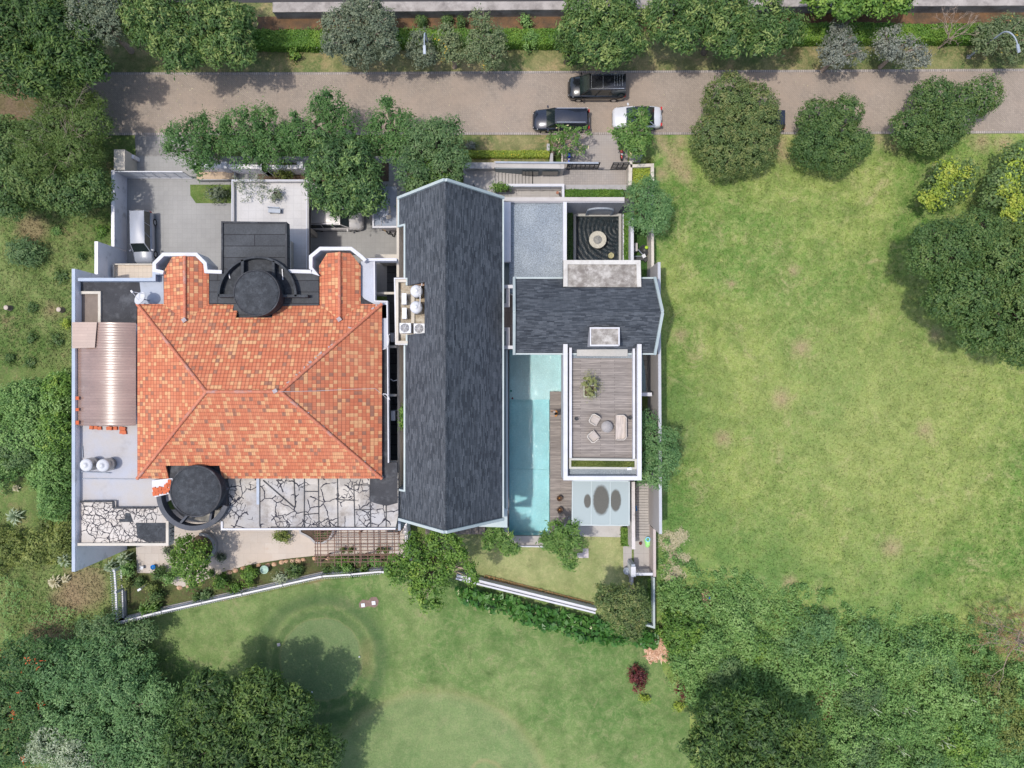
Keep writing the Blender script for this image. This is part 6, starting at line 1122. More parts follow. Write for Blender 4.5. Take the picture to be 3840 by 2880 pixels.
mb = MB(); mb.bar(P('E4', 1120, 1082, .03), P('E4', 1440, 1085, .03), 0.06, 0.02); o = mb.build('gate_rail', METALB); tag(o, 'dark gate rail set in the driveway bricks', 'rail')
st = thing('entrance_stairs', 'flight of pale steps behind the street wall', 'steps', P('B3', 660, 400)); mb = MB(); mb.prism(PS('B3', [(509, 330), (858, 372), (858, 468), (509, 468)], 0.04), 0.021, 0.04); mb.build('base', MATS['dark_stair_shadow'], st)  # black base paints the riser shadows into the gaps between treads
for i in range(11):
    xa_ = 508 + i * 31; z_ = 0.9 - i * 0.08; mb = MB(); mb.prism(PS('B3', [(xa_ + 4, 320 + i * 4.5), (xa_ + 31, 324 + i * 4.5), (xa_ + 31, 466), (xa_ + 4, 466)], z_), 0, z_); mb.build('step', SLABS, st)
mb = MB(); mb.prism(PS('B3', [(222, 325), (510, 325), (510, 600), (222, 600)], 0.95), 0, 0.95); o = mb.build('raised_court', SLABS); tag(o, kind='structure')
t = thing('wall_panel', 'dark twin window in the inner face of the street wall', 'window', P('B3', 925, 340)); mb = MB()
q_ = P('B3', 925, 325, 1.3)
for dx in (-0.82, 0.82): mb.box((q_.x + dx, P('B3', 0, 323, 1.85).y - 0.09, 0.35), (1.3, 0.08, 1.1))
mb.build('pane', DGLASS, t)
mb = MB(); mb.wall(PS('B3', [(610, 476), (1135, 476), (1135, 600)], 1.0), 0, 1.0, 0.2); o = mb.build('terrace_rail_wall', WHITE); tag(o, 'low white wall edging the raised front terrace', 'wall')
t = thing('handrail', 'grey steel handrail on the low white terrace wall', 'handrail', P('B3', 880, 492)); mb = MB(); mb.tube(PS('B3', [(640, 491), (1120, 491)], 1.5), 0.03, 6); mb.build('rail', METALG, t); mb = MB()
for i in range(6): q_ = P('B3', 645 + i * 94, 491, 1.5); mb.tube([(q_.x, q_.y, 0.5), q_], 0.022, 6)
mb.build('post', METALG, t)
mb = MB(); mb.wall(PS('B3', [(1140, 497), (1720, 497)], 0.6), 0, 0.6, 0.42); o = mb.build('planter_kerb', GREYW); tag(o, 'broad grey kerb between driveway bricks and yellow-green hedge', 'kerb')
mb = MB(); mb.prism(PS('B3', [(1020, 182), (1042, 182), (1042, 268), (1008, 268)], 0.9), 0, 0.9); mb.prism(PS('B3', [(985, 95), (1010, 95), (1010, 160), (985, 160)], 0.5), 0, 0.5); o = mb.build('planter_post', GREYW); tag(o, 'small grey concrete post at the end of the long lime hedge', 'post')
mb = MB(); mb.wall(PS('B3', [(1126, 60), (1126, 268)], 0.3), 0, 0.3, 0.12); mb.wall(PS('B3', [(1868, 60), (1866, 180)], 0.5), 0, 0.5, 0.14); o = mb.build('bed_kerb', CREAM); tag(o, 'thin cream kerb beside the driveway bricks', 'kerb')
# fountain pond
zp2 = 0.45; t = thing('pond', 'square dark rippling pond framed in pale stone', 'pond', P('B3', 1450, 950)); q_ = PS('B3', [(1242, 752), (1660, 752), (1660, 1200), (1242, 1200)], zp2); mb = MB(); mb.wall(q_, 0, zp2, 0.22, closed=True); mb.build('rim', plain('pale_stone_rim', (0.36, 0.35, 0.32), (0.33, 0.32, 0.30), 1.5), t)
mb = MB(); mb.face([(p.x, p.y, 0.05) for p in q_]); mb.build('basin', plain('black_basin', (0.06, 0.075, 0.085), (0.02, 0.025, 0.03), 3.5, 0.5, grain=0.3, gs=7), t)
c1, c2 = P('E7', 790, 1080, .3), P('E7', 300, 1500, .3)
mb = MB(); mb.face([(p.x, p.y, 0.34) for p in reversed(q_)]); W_ = m_water('pond_water', (0.45, 0.52, 0.55), 2.4, 0.85, 0.42, drops=[(c1.x, c1.y, 17.0, 0.2)]); mb.build('water', W_, t)
q_ = P('B3', 1455, 978, 1.0); t = thing('fountain_bowl', 'round carved stone fountain bowl in the middle of the pond', 'fountain', (q_.x, q_.y, 0.05)); r = M(80 / 2.4578, 0.9)
mb = MB(); mb.lathe((q_.x, q_.y, 0.05), [(r * 0.55, 0), (r * 0.5, 0.3), (r * 0.7, 0.5), (r, 0.8), (r, 0.9), (r * 0.93, 0.92), (r * 0.86, 0.86), (r * 0.8, 0.9), (r * 0.72, 0.86), (r * 0.6, 0.9), (r * 0.5, 0.86)], 40); mb.build('bowl', plain('carved_stone', (0.46, 0.43, 0.36), (0.40, 0.38, 0.32), 4, 0.8, grain=0.3, gs=12), t)
mb = MB(); mb.lathe((q_.x, q_.y, 0.05), [(r * 0.5, 0.86), (r * 0.42, 0.92), (r * 0.2, 0.94), (r * 0.1, 1.0), (0.005, 1.02)], 32); mb.build('centre_disc', plain('dark_carving', (0.20, 0.20, 0.19), (0.27, 0.26, 0.24), 6, 0.8, grain=0.4, gs=22), t)
q_ = P('B3', 1578, 1125, 0.5); t = thing('stone_bowl', 'small mottled stone bowl in the corner of the pond', 'bowl', (q_.x, q_.y, 0.05)); r = M(28 / 2.4578, 0.5); mb = MB(); mb.lathe((q_.x, q_.y, 0.05), [(r * 0.7, 0), (r, 0.3), (r * 0.95, 0.46), (r * 0.8, 0.46), (r * 0.4, 0.40), (0.01, 0.38)], 28); mb.build('bowl', plain('mottled_gold', (0.40, 0.36, 0.18), (0.22, 0.21, 0.13), 9, 0.6, grain=0.4), t)
mb = MB(); mb.wall(PS('B3', [(1692, 740), (1692, 1200)], 0.5), 0, 0.5, 0.12); o = mb.build('bed_kerb', WHITE); tag(o, 'thin white kerb between pond and narrow hedge', 'kerb')
# ------------------------------------------------------------------ vehicles
BLACKP = m_paint('black_car_paint', (0.012, 0.013, 0.016)); NAVYP = m_paint('dark_blue_car_paint', (0.016, 0.02, 0.034)); WHITEP = m_paint('white_car_paint', (0.56, 0.57, 0.60), 0.3, 0.0); SILVERP = m_paint('silver_car_paint', (0.26, 0.28, 0.33), 0.35, 0.0); BEIGEP = m_paint('warm_silver_paint', (0.40, 0.385, 0.38), 0.35, 0.0)
CGLASS = plain('car_glass', (0.010, 0.016, 0.018), (0.016, 0.026, 0.028), 1.5, 0.06, 0.9, grain=0.0, bmp=0)
LAMPG = plain('lamp_glass', (0.65, 0.66, 0.7), None, 3, 0.1, 0.7, grain=0, bmp=0)
def car(label, L, W, Hc, paint, loc, rz, belt=(0.95, 1.0), hood=0.24, trunk=0.02, rake=(0.15, 0.05), rails=False, rack=False, cat='car', name='parked_car', roofpaint=None, panels=0, mirror_open=True):
    """x forward; hood/trunk: share of the length ahead of / behind the cabin; rake: slope of front and rear glass as share of the length"""
    t = thing(name, label, cat, (loc[0], loc[1], loc[2] if len(loc) > 2 else 0.06), 'parked vehicles', rz); w = W / 2; x = lambda f: (f - 0.5) * L
    xf, xb = 1 - hood, trunk; zb = belt[1] * 0.92; zh = belt[0] * 0.88
    st = [(0.0, 0.78, 0.62 * zb), (0.012, 0.86, 0.86 * zb), (0.05, 0.95, zb), (0.15, 0.99, zb), (0.35, 1.0, zb), (0.6, 1.0, zb), (xf, 0.99, zb * 0.98), (xf + hood * 0.4, 0.97, zh), (xf + hood * 0.75, 0.93, zh * 0.93), (0.975, 0.84, zh * 0.80), (0.99, 0.74, zh * 0.66), (1.0, 0.60, zh * 0.5)]
    if trunk > 0.08: st[2] = (0.05, 0.93, zb * 0.96)
    vs = []; m = 11
    for f, k, zt in st:
        ww = w * k; vs += [(x(f), y, z) for y, z in ((-ww * 0.86, 0.2), (-ww, 0.36), (-ww * 1.0, zt * 0.66), (-ww * 0.975, zt * 0.9), (-ww * 0.86, zt), (0, zt + 0.035), (ww * 0.86, zt), (ww * 0.975, zt * 0.9), (ww, zt * 0.66), (ww, 0.36), (ww * 0.86, 0.2))]
    mb = MB(); fs = [(i * m + j, (i + 1) * m + j, (i + 1) * m + (j + 1) % m, i * m + (j + 1) % m) for i in range(len(st) - 1) for j in range(m)]; mb.mesh(vs, fs, 0, True); mb.face(list(reversed(vs[:m]))[::-1]); mb.face(list(reversed(vs[-m:])))
    mb.build('body', paint, t, local=True)
    # cabin
    a0, a1, b1, b0 = xf + 0.0, xf - rake[0], xb + rake[1], xb + 0.015; wb, wr = w * 0.88, w * 0.70; zr_ = Hc - 0.06
    B = [(x(b0), -wb, zb), (x(a0), -wb * 0.95, zb), (x(a0), wb * 0.95, zb), (x(b0), wb, zb)]; R = [(x(b1), -wr, zr_), (x(a1), -wr, zr_), (x(a1), wr, zr_), (x(b1), wr, zr_)]
    mb = MB(); mb.face([B[1], B[2], R[2], R[1]]); mb.build('windshield', CGLASS, t, local=True)
    mb = MB(); mb.face([B[3], B[0], R[0], R[3]]); mb.build('rear_window', CGLASS, t, local=True)
    for i, j in ((0, 1), (2, 3)): mb = MB(); mb.face([B[i], B[j], R[j], R[i]]); mb.build('side_window', CGLASS, t, local=True)
    mb = MB(); n = 8; rv = []
    for i in range(n + 1):
        f = i / n; xx = x(b1) + (x(a1) - x(b1)) * f; cz = zr_ + 0.07 * math.sin(math.pi * min(0.92, max(0.08, f))) ; rv += [(xx, -wr * 1.03, zr_ - 0.015), (xx, -wr * 0.8, cz - 0.012), (xx, 0, cz + 0.015), (xx, wr * 0.8, cz - 0.012), (xx, wr * 1.03, zr_ - 0.015)]
    mb.mesh(rv, [(i * 5 + j, (i + 1) * 5 + j, (i + 1) * 5 + j + 1, i * 5 + j + 1) for i in range(n) for j in range(4)], 0, True); mb.build('roof', roofpaint or paint, t, local=True)
    mb = MB()
    for i in range(4): mb.bar(B[i], R[i], 0.07, 0.05)
    for f in ((0.36, 0.66) if L > 4.3 else (0.42, 0.62)):
        for sg in (-1, 1): mb.bar((x(b0) + (x(a0) - x(b0)) * f, sg * wb * 0.985, zb), (x(b1) + (x(a1) - x(b1)) * f, sg * wr * 1.0, zr_), 0.05, 0.05)
    mb.build('pillar', paint, t, local=True)
    for fx in (0.19, 0.81):
        for sg in (-1, 1):
            c = (x(fx), sg * (w - 0.10), 0.32); mb = MB(); mb.tube([(c[0], c[1] - 0.10, c[2]), (c[0], c[1] + 0.10, c[2])], 0.32, 20); wh = mb.build('wheel', RUBBER, t, local=True)
            mb = MB(); mb.tube([(c[0], sg * (w - 0.005), c[2]), (c[0], sg * (w + 0.006), c[2])], 0.2, 12); mb.build('rim', CHROME, wh, local=True)
    for sg in (-1, 1):
        mb = MB(); mb.mesh([(x(0.955), sg * w * 0.62, zh * 0.80), (x(0.90), sg * w * 0.90, zh * 0.90), (x(0.955), sg * w * 0.86, zh * 0.66), (x(0.99), sg * w * 0.6, zh * 0.62)], [(0, 1, 2, 3)] if sg < 0 else [(3, 2, 1, 0)])
        for i in range(len(mb.v)): mb.v[i] = (mb.v[i][0] + 0.03, mb.v[i][1] * 1.02, mb.v[i][2] + 0.04)
        mb.build('headlight', LAMPG, t, local=True)
        mb = MB(); mb.box((x(0.012), sg * w * 0.76, zb * 0.72), (0.10, w * 0.26, zb * 0.30)); mb.build('taillight', RED, t, local=True)
        mb = MB(); mb.box((x(a0) - 0.12, sg * (w + 0.08), zb - 0.02), (0.12, 0.2, 0.13), -sg * 0.25); mb.build('mirror', paint, t, local=True, bevel=0.02)
    mb = MB(); mb.box((x(0) - 0.01, 0, zb * 0.55), (0.03, 0.42, 0.12)); mb.build('number_plate', PLASTIC, t, local=True)
    mb = MB(); mb.box((x(1.0) - 0.03, 0, 0.26), (0.06, W * 0.5, 0.16)); mb.build('grille', METALB, t, local=True)
    if rails:
        for sg in (-1, 1): mb = MB(); mb.bar((x(b1 + 0.03), sg * wr * 0.92, Hc + 0.03), (x(a1 - 0.03), sg * wr * 0.92, Hc + 0.03), 0.05, 0.05); mb.build('roof_rail', CHROME, t, local=True)
    if rack:
        mb = MB()
        for k in range(4): mb.bar((x(b1 + 0.06 + k * 0.045), -wr * 0.9, Hc + 0.035), (x(b1 + 0.06 + k * 0.045), wr * 0.6, Hc + 0.035), 0.03, 0.03)
        for f in (0.42, 0.62): mb.bar((x(f), -wr * 0.9, Hc + 0.03), (x(f), wr * 0.9, Hc + 0.03), 0.035, 0.03)
        mb.build('roof_rack', CHROME, t, local=True)
    for k in range(panels):
        mb = MB(); f0 = 0.30 + 0.21 * k; mb.box((x(f0 + 0.08), 0, zr_ + 0.083), (L * 0.14, wr * 1.35, 0.012)); mb.build('sunroof', CGLASS, t, local=True)
    return t
PI = math.pi
car('black van with a silver roof rack on the brick street', 4.8, 1.86, 1.9, BLACKP, P('A3', 748, 722, 0.9), PI, (1.05, 1.12), 0.20, 0.0, (0.15, 0.03), rails=True, rack=True, cat='van', name='parked_van')
car('dark blue minivan parked under the sparse frangipani', 4.75, 1.80, 1.65, NAVYP, P('A3', 452, 988, 0.9), PI, (0.92, 1.0), 0.24, 0.02, (0.14, 0.04), rails=True)
car('white car with black glass roof parked by the driveway', 4.1, 1.78, 1.38, WHITEP, P('A3', 1082, 972, 0.7), PI, (0.85, 0.93), 0.27, 0.14, (0.15, 0.13), roofpaint=CGLASS, panels=2)
car('silver minivan parked beside the lilac boundary wall', 4.35, 1.68, 1.68, SILVERP, P('A5', 925, 528, 0.8), -PI / 2 + 0.02, (0.95, 1.0), 0.22, 0.0, (0.13, 0.03))
car('pale silver car half hidden below the yellow-tipped tree', 4.7, 1.85, 1.6, BEIGEP, P('A6', 985, 612, 0.8), 0.0, (0.98, 1.02), 0.24, 0.04, (0.13, 0.06), rails=True)
car('dark car almost hidden under the big olive tree', 4.1, 1.66, 1.55, NAVYP, P('A4', 18, 1002, 0.8), PI, (0.92, 1.0), 0.24, 0.0, (0.14, 0.05))
for o in bpy.data.objects:
    if o.get('label', '').startswith(('silver minivan', 'pale silver')): o.location.z = 0.02
    elif o.get('group') == 'parked vehicles': o.location.z = 0.06
def motorbike(label, q, rz, paint):
    t = thing('motorbike', label, 'motorbike', (q.x, q.y, 0.02), 'motorbikes on the driveway', rz)
    for xx in (-0.62, 0.62):
        mb = MB(); mb.tube([(xx + 0.26 * math.cos(a * PI / 10), 0, 0.30 + 0.26 * math.sin(a * PI / 10)) for a in range(21)], 0.05, 8, cap=False); mb.tube([(xx, -0.05, 0.30), (xx, 0.05, 0.30)], 0.06, 8)
        for a in range(4): mb.tube([(xx - .22 * math.cos(a * .785), 0, .3 - .22 * math.sin(a * .785)), (xx + .22 * math.cos(a * .785), 0, .3 + .22 * math.sin(a * .785))], 0.008, 4)
        mb.build('wheel', RUBBER, t, local=True)
    mb = MB(); mb.tube([(-0.75, 0, 0.62), (-0.45, 0, 0.66), (-0.1, 0, 0.60), (0.05, 0, 0.5)], [0.09, 0.12, 0.13, 0.1], 10); mb.tube([(-0.2, 0, 0.35), (0.15, 0, 0.35)], 0.14, 8); mb.build('frame', METALB, t, local=True)
    mb = MB(); mb.tube([(-0.78, 0, 0.76), (-0.5, 0, 0.78), (-0.15, 0, 0.76), (0.02, 0, 0.78)], [0.07, 0.12, 0.12, 0.08], 10); mb.build('seat', RUBBER, t, local=True)
    mb = MB(); mb.tube([(0.0, 0, 0.74), (0.15, 0, 0.82), (0.32, 0, 0.84), (0.45, 0, 0.74)], [0.08, 0.15, 0.14, 0.08], 10); mb.tube([(0.5, 0, 0.58), (0.66, 0, 0.62), (0.82, 0, 0.55)], [0.05, 0.08, 0.05], 8); mb.build('fairing', paint, t, local=True)
    mb = MB(); mb.tube([(0.42, -0.34, 0.98), (0.48, -0.15, 0.96), (0.48, 0.15, 0.96), (0.42, 0.34, 0.98)], 0.018, 6); mb.tube([(0.48, 0, 0.96), (0.62, 0, 0.3)], 0.03, 6); mb.build('handlebar', METALB, t, local=True)
    mb = MB(); mb.lathe((0.55, 0, 0.84), [(0.08, 0), (0.09, 0.05), (0.01, 0.09)], 12); mb.build('headlight', LAMPG, t, local=True)
    for s in (-1, 1): mb = MB(); mb.box((0.42, s * 0.33, 1.04), (0.05, 0.11, 0.06)); mb.build('mirror', CHROME, t, local=True)
motorbike('blue motorbike beside the planting bed at the gate', P('E4', 362, 690, 0.4), -PI / 2, m_paint('blue_paint', (0.01, 0.05, 0.45)))
motorbike('red and silver motorbike under the driveway frangipani', P('E4', 1705, 560, 0.4), -PI / 2 + 0.12, m_paint('red_paint', (0.38, 0.05, 0.04)))
# ------------------------------------------------------------------ street lamps
def lamp(label, f, base, top, arm_dir, armL, hp):
    b = P(f, base[0], base[1]); t = thing('street_lamp', label, 'street lamp', b, 'curved street lamps'); mb = MB(); top_ = V3((b.x, b.y, hp))
    mb.tube([b, b + V3((0, 0, hp * 0.5)), top_], [0.085, 0.07, 0.06], 10); pts = []; d = V3((arm_dir[0], arm_dir[1], 0)).normalized()
    for i in range(9): a = PI * 0.62 * i / 8; pts.append(top_ + d * (armL * 0.62 * (1 - math.cos(a))) + V3((0, 0, 0.9 * math.sin(a))))
    mb.tube([top_] + pts, [0.06] * 6 + [0.05] * 4, 8); mb.build('pole', METALG, t); e = pts[-1]
    mb = MB(); mb.bar(e, e + d * 0.62 + V3((0, 0, -0.18)), 0.22, 0.12); mb.build('lamp_head', METALG, t, bevel=0.03); mb = MB(); mb.box((b.x, b.y, 0), (0.3, 0.3, 0.12)); mb.build('base', GREYW, t)
lamp('curved street lamp rising above the small grey trees by the hedge', 'A2', (1478, 480), None, (0.0, -1.0), 1.5, 3.9)
lamp('curved street lamp beside the leafless twiggy tree', 'A4', (1748, 475), None, (0.42, -0.9), 1.7, 4.0)
# ------------------------------------------------------------------ fences
def fence(label, pts, f, picket=0.19, zt=1.35, zp_=1.75, base=True):
    q = PS(f, pts, zt) if isinstance(f, str) else [P(ff, x, y, zt) for ff, x, y in pts]; t = thing('picket_fence', label, 'fence', q[len(q) // 2] * 1, 'white picket fences'); t.location.z = 0
    mb = MB(); mb.wall(q, zt - 0.12, zt, 0.14); mb.build('rail', METALW, t); mb = MB(); mb.wall(q, 0.3, 0.42, 0.1); mb.build('rail', METALW, t); mb = MB(); mb.wall(q, 0, 0.22, 0.26); mb.build('base', GREYW, t); mb = MB()
    for a, b in zip(q[:-1], q[1:]):
        d = (b - a); n = max(1, int(d.length / picket)); nn = V3((d.y, -d.x, 0)).normalized() * 0.09
        for i in range(n): p = a + d * (i / n) + nn; mb.box((p.x, p.y, 0.2), (0.045, 0.045, zp_ - 0.2), math.atan2(d.y, d.x))
    mb.build('picket_row', METALW, t); mb = MB()
    for p in q: mb.box((p.x, p.y, 0), (0.16, 0.16, zt + 0.1))
    for a, b in zip(q[:-1], q[1:]):
        n = int((b - a).length / 3)
        for i in range(1, n): p = a.lerp(b, i / n); mb.box((p.x, p.y, 0), (0.13, 0.13, zt + 0.06))
    mb.build('post', METALW, t)
fence('short white picket fence on the dry grass side of the garden', [('B1', 492, 1212), ('D1', 960, 200), ('D1', 968, 455)], None)
fence('long white picket fence between garden and putting green', [('D1', 968, 455), ('D1', 1330, 365), ('B2', 10, 1462), ('B2', 430, 1368), ('B2', 840, 1278), ('B2', 1140, 1258), ('B2', 1460, 1228), ('B8', 100, 815)], None)
mb = MB(); q = [P('B8', 855, 885, 1.0), P('B8', 2212, 1218, 1.0), P('B6', 1212, 1262, 1.0)]; mb.wall(q[:2] + [q[2]], 0, 1.0, 0.14); mb.wall([p + V3((0.07, 0.30, 0)) for p in (q[0], q[2])], 0, 1.02, 0.14)
mb.wall([p + V3((0.03, 0.15, 0)) for p in (q[0], q[2])], 0, 0.8, 0.12); o = mb.build('garden_wall', WHITE); tag(o, 'low white garden wall above the row of big glossy leaves', 'wall')
# ------------------------------------------------------------------ pergola and terrace things
zpg = 2.9; t = thing('pergola', 'rusty steel grid pergola over the beige terrace', 'pergola', P('B2', 1220, 980)); mb = MB()
for i, x_ in enumerate((778, 802, 832, 908, 978, 1047, 1116, 1184, 1240, 1252, 1322, 1390, 1455, 1525, 1598, 1655)): mb.bar(P('B2', x_, 792, zpg), P('B2', x_ + 6, 1120 + (50 if i % 3 else 10), zpg), 0.055, 0.05)
mb.build('long_bar', RUST, t); mb = MB()
for y_ in (800, 826, 850, 876, 902, 940, 972, 1012, 1050, 1062, 1092, 1128): mb.bar(P('B2', 772, y_, zpg + .05), P('B2', 1658, y_ - 8, zpg + .05), 0.05, 0.05)
mb.build('cross_bar', RUST, t)
for x_, y_ in ((835, 1130), (1235, 1130), (1640, 1120), (835, 830), (1235, 830), (1640, 830)): mb = MB(); q_ = P('B2', x_, y_, zpg); mb.box((q_.x, q_.y, 0), (0.12, 0.12, zpg)); mb.build('post', RUST, t)
# curved planter wall
t = thing('planter_bed', 'curved raised bed below the pergola corner', 'planter', P('B2', 820, 870)); q = PS('B2', [(618, 790), (625, 825), (680, 850), (730, 880), (775, 925), (850, 935), (920, 890), (962, 830), (965, 790)], 0.5); mb = MB(); mb.wall(q, 0, 0.5, 0.16); mb.build('rim', GREYW, t); mb = MB(); mb.prism(q, 0, 0.4); mb.build('soil', SOIL, t)
c = P('B1', 1395, 975, 0.5); t = thing('planter_bed', 'half ring concrete planter around the round bright green tree', 'planter', (c.x, c.y, 0)); mb = MB(); r = M(135 / 2.765, 0.5); mb.wall(ringpts(c, r, math.radians(-70), math.radians(100), 24), 0, 0.5, 0.24); mb.build('rim', GREYW, t); mb = MB(); mb.prism(ringpts(c, r * 0.95, 0, 2 * PI, 28)[:-1], 0, 0.3); mb.build('soil', SOIL, t)
def pot(label, f, x, y, r_px, h, mat, style=None, name='flower_pot', z0=0.02, group=None, plant_r=None, cat='pot', psize=0.7):
    q = P(f, x, y, z0 + h); r = M(r_px / FR[f][2], z0 + h); t = thing(name, label, cat, (q.x, q.y, z0), group); mb = MB(); mb.lathe((q.x, q.y, z0), [(r * 0.62, 0), (r * 0.85, h * 0.5), (r, h), (r * 0.86, h), (r * 0.8, h * 0.85), (0.01, h * 0.84)], 20); mb.build('body', mat, t)
    if style:
        pr = plant_r or r * 1.2; V, F, T_ = crown_arrays([(q.x, q.y, z0 + h + pr * 0.35, pr, pr, pr * 0.7)], style, int(x + y), 1.3, psize, 1.0, bot=-0.8); V[:, 2] = np.maximum(V[:, 2], z0 + 0.03); np_mesh('plant', V, F, LEAF[style], t, T_)
    return t
DKPOT = plain('dark_pot', (0.07, 0.06, 0.055), None, 3); TERRA = plain('terracotta', (0.36, 0.16, 0.10), (0.3, 0.13, 0.08), 3)
for i, (x_, y_, lab) in enumerate(((1066, 1003, 'first from the open terrace'), (1146, 1003, 'second from the open terrace'), (1440, 1005, 'third from the open terrace'), (1512, 1005, 'closest to the lime green tree'))): pot(f'round plant pot under the rusty pergola, {lab}', 'B2', x_, y_, 26, 0.4, DKPOT, 'bushy', group='round pots under the pergola', plant_r=0.22)
pot('blue plastic tub on the terrace corner', 'B1', 893, 1182, 26, 0.3, plain('blue_plastic', (0.01, 0.16, 0.50), None, 3, 0.4), name='bucket', cat='bucket'); pot('small white bucket beside the blue tub', 'B1', 775, 1187, 20, 0.3, PLASTIC, name='bucket', cat='bucket')
pot('pale green bird bath among the orange stones', 'B2', 250, 1207, 44, 0.5, plain('pale_green_glaze', (0.36, 0.50, 0.42), None, 3, 0.4), name='bird_bath', cat='bird bath')
mb = MB(); a, b = P('B1', 750, 1415, 1.6), P('B1', 752, 1415, 1.6); t = thing('garden_light', 'thin white garden light post among the corner shrubs', 'light post', P('B1', 850, 1345)); g0 = P('B1', 852, 1345); mb.tube([g0, V3((P('B1', 752, 1412, 2.2)))], 0.04, 6); mb.build('post', METALW, t); q_ = P('B1', 752, 1414, 2.2); mb = MB(); mb.box((q_.x, q_.y, 2.1), (0.3, 0.16, 0.12), 0.5); mb.build('lamp_head', METALW, t)
rg = random.Random(12); STN = []
for f, x_, y_, r_ in (('B2', 190, 1162, 26), ('B2', 288, 1160, 28), ('B2', 352, 1152, 28), ('B2', 430, 1132, 30), ('B2', 478, 1122, 24), ('B2', 540, 1116, 26), ('B2', 600, 1116, 32), ('B2', 655, 1104, 26), ('B2', 772, 1092, 26), ('B2', 905, 1088, 28), ('B2', 30, 1190, 22), ('B1', 1680, 1238, 32), ('B1', 1748, 1216, 32), ('B1', 1820, 1195, 22), ('B1', 1165, 1395, 30), ('B1', 1250, 1385, 22), ('B1', 1550, 1290, 22), ('B2', 1480, 1078, 22)):
    q_ = P(f, x_, y_, 0.1); r = M(r_ / 2.765); mb = MB(); vs = []
    for i in range(5):
        for k in range(9):
            ph = (i / 4) * PI * 0.5; a = k * 2 * PI / 9; rr = r * (math.cos(ph) * 0.98 + 0.02) * (0.8 + 0.35 * rg.random()); vs.append((q_.x + rr * math.cos(a), q_.y + rr * math.sin(a) * 0.8, 0.01 + r * 0.8 * math.sin(ph) * (0.9 + 0.2 * rg.random())))
    mb.mesh(vs, [(i * 9 + k, i * 9 + (k + 1) % 9, (i + 1) * 9 + (k + 1) % 9, (i + 1) * 9 + k) for i in range(4) for k in range(9)]); o = mb.build('garden_stone', STONE); STN.append(o)
for i, o in enumerate(sorted(STN, key=lambda o: o.location.x)): tag(o, 'orange boulder edging the curved terrace, ' + ['first', 'second', 'third', 'fourth', 'fifth', 'sixth', 'seventh', 'eighth', 'ninth', 'tenth', 'eleventh', 'twelfth', 'thirteenth', 'fourteenth', 'fifteenth', 'sixteenth', 'seventeenth', 'last'][i] + ' counted from the round tree', 'stone', 'orange stones edging the terrace')
# marker slab on the golf grass
t = thing('tee_marker', 'worn brown patch with two white marker plates beyond the picket fence', 'marker', P('B2', 1340, 1560)); mb = MB(); mb.prism(PS('B2', [(1240, 1600), (1232, 1555), (1270, 1515), (1330, 1525), (1360, 1490), (1415, 1490), (1440, 1530), (1425, 1580), (1400, 1600), (1330, 1585), (1280, 1605)], 0.02), 0, 0.025); mb.build('worn_patch', plain('worn_turf', (0.22, 0.15, 0.13), (0.17, 0.12, 0.1), 3, 0.95, grain=0.3), t)
for x_, y_ in ((1275, 1575), (1385, 1552)): mb = MB(); q_ = P('B2', x_, y_, 0.1); mb.box((q_.x, q_.y, 0.02), (0.31, 0.31, 0.08), 0.1); mb.build('plate', PLASTIC, t)
for f, x_, y_, lab in (('D2', 880, 735, 'white ball at the sunlit rim of the putting green'), ('D2', 486, 1028, 'white ball lying in the tree shade below the putting green')):
    mb = MB(); q_ = P(f, x_, y_, 0.06); mb.lathe((q_.x, q_.y, 0.02), [(0.002, 0), (0.06, 0.03), (0.075, 0.075), (0.06, 0.12), (0.002, 0.15)], 14); tag(mb.build('ball', PLASTIC), lab, 'ball')
mb = MB(); q_ = P('D2', 210, 636, 0.05); mb.box((q_.x, q_.y, 0.02), (0.26, 0.26, 0.05), 0.2); tag(mb.build('drain_cover', GREYW), 'small grey drain cover beside the putting green ring', 'drain cover')
# ------------------------------------------------------------------ roof deck furniture
zd = 6.1
def chair(label, x, y, rz):
    q = P('B5', x, y, zd + .45); t = thing('lounge_chair', label, 'chair', (q.x, q.y, zd), 'rounded lounge chairs', rz); r = 0.36
    pl = [(-r, -r), (r * 0.75, -r), (r, -r * 0.75), (r, r * 0.75), (r * 0.75, r), (-r, r)]
    mb = MB(); mb.prism(pl, 0.16, 0.40); mb.build('seat', WICKER, t, local=True, bevel=0.03); mb = MB(); mb.prism([(a * 0.86, b * 0.86) for a, b in pl], 0.40, 0.47); mb.build('cushion', plain('cushion_cloth', (0.43, 0.38, 0.345), (0.37, 0.33, 0.30), 14, 0.9, grain=0.2, gs=40), t, local=True, bevel=0.02)
    mb = MB(); mb.wall([(-r * 0.6, -r), (r * 0.65, -r), (r, -r * 0.65), (r, r * 0.65), (r * 0.65, r), (-r * 0.6, r)], 0.3, 0.70, 0.06); mb.build('backrest', plain('pale_frame', (0.53, 0.48, 0.42), None, 5), t, local=True)
    for a, b in ((-1, -1), (-1, 1), (1, -1), (1, 1)): mb = MB(); mb.box((a * r * 0.75, b * r * 0.75, 0), (0.04, 0.04, 0.17)); mb.build('leg', METALB, t, local=True)
chair('rounded lounge chair tilted beside the round table, nearer the potted olive', 1200, 392, math.radians(150)); chair('rounded lounge chair beside the round table, nearer the long planter', 1182, 592, math.radians(-140))
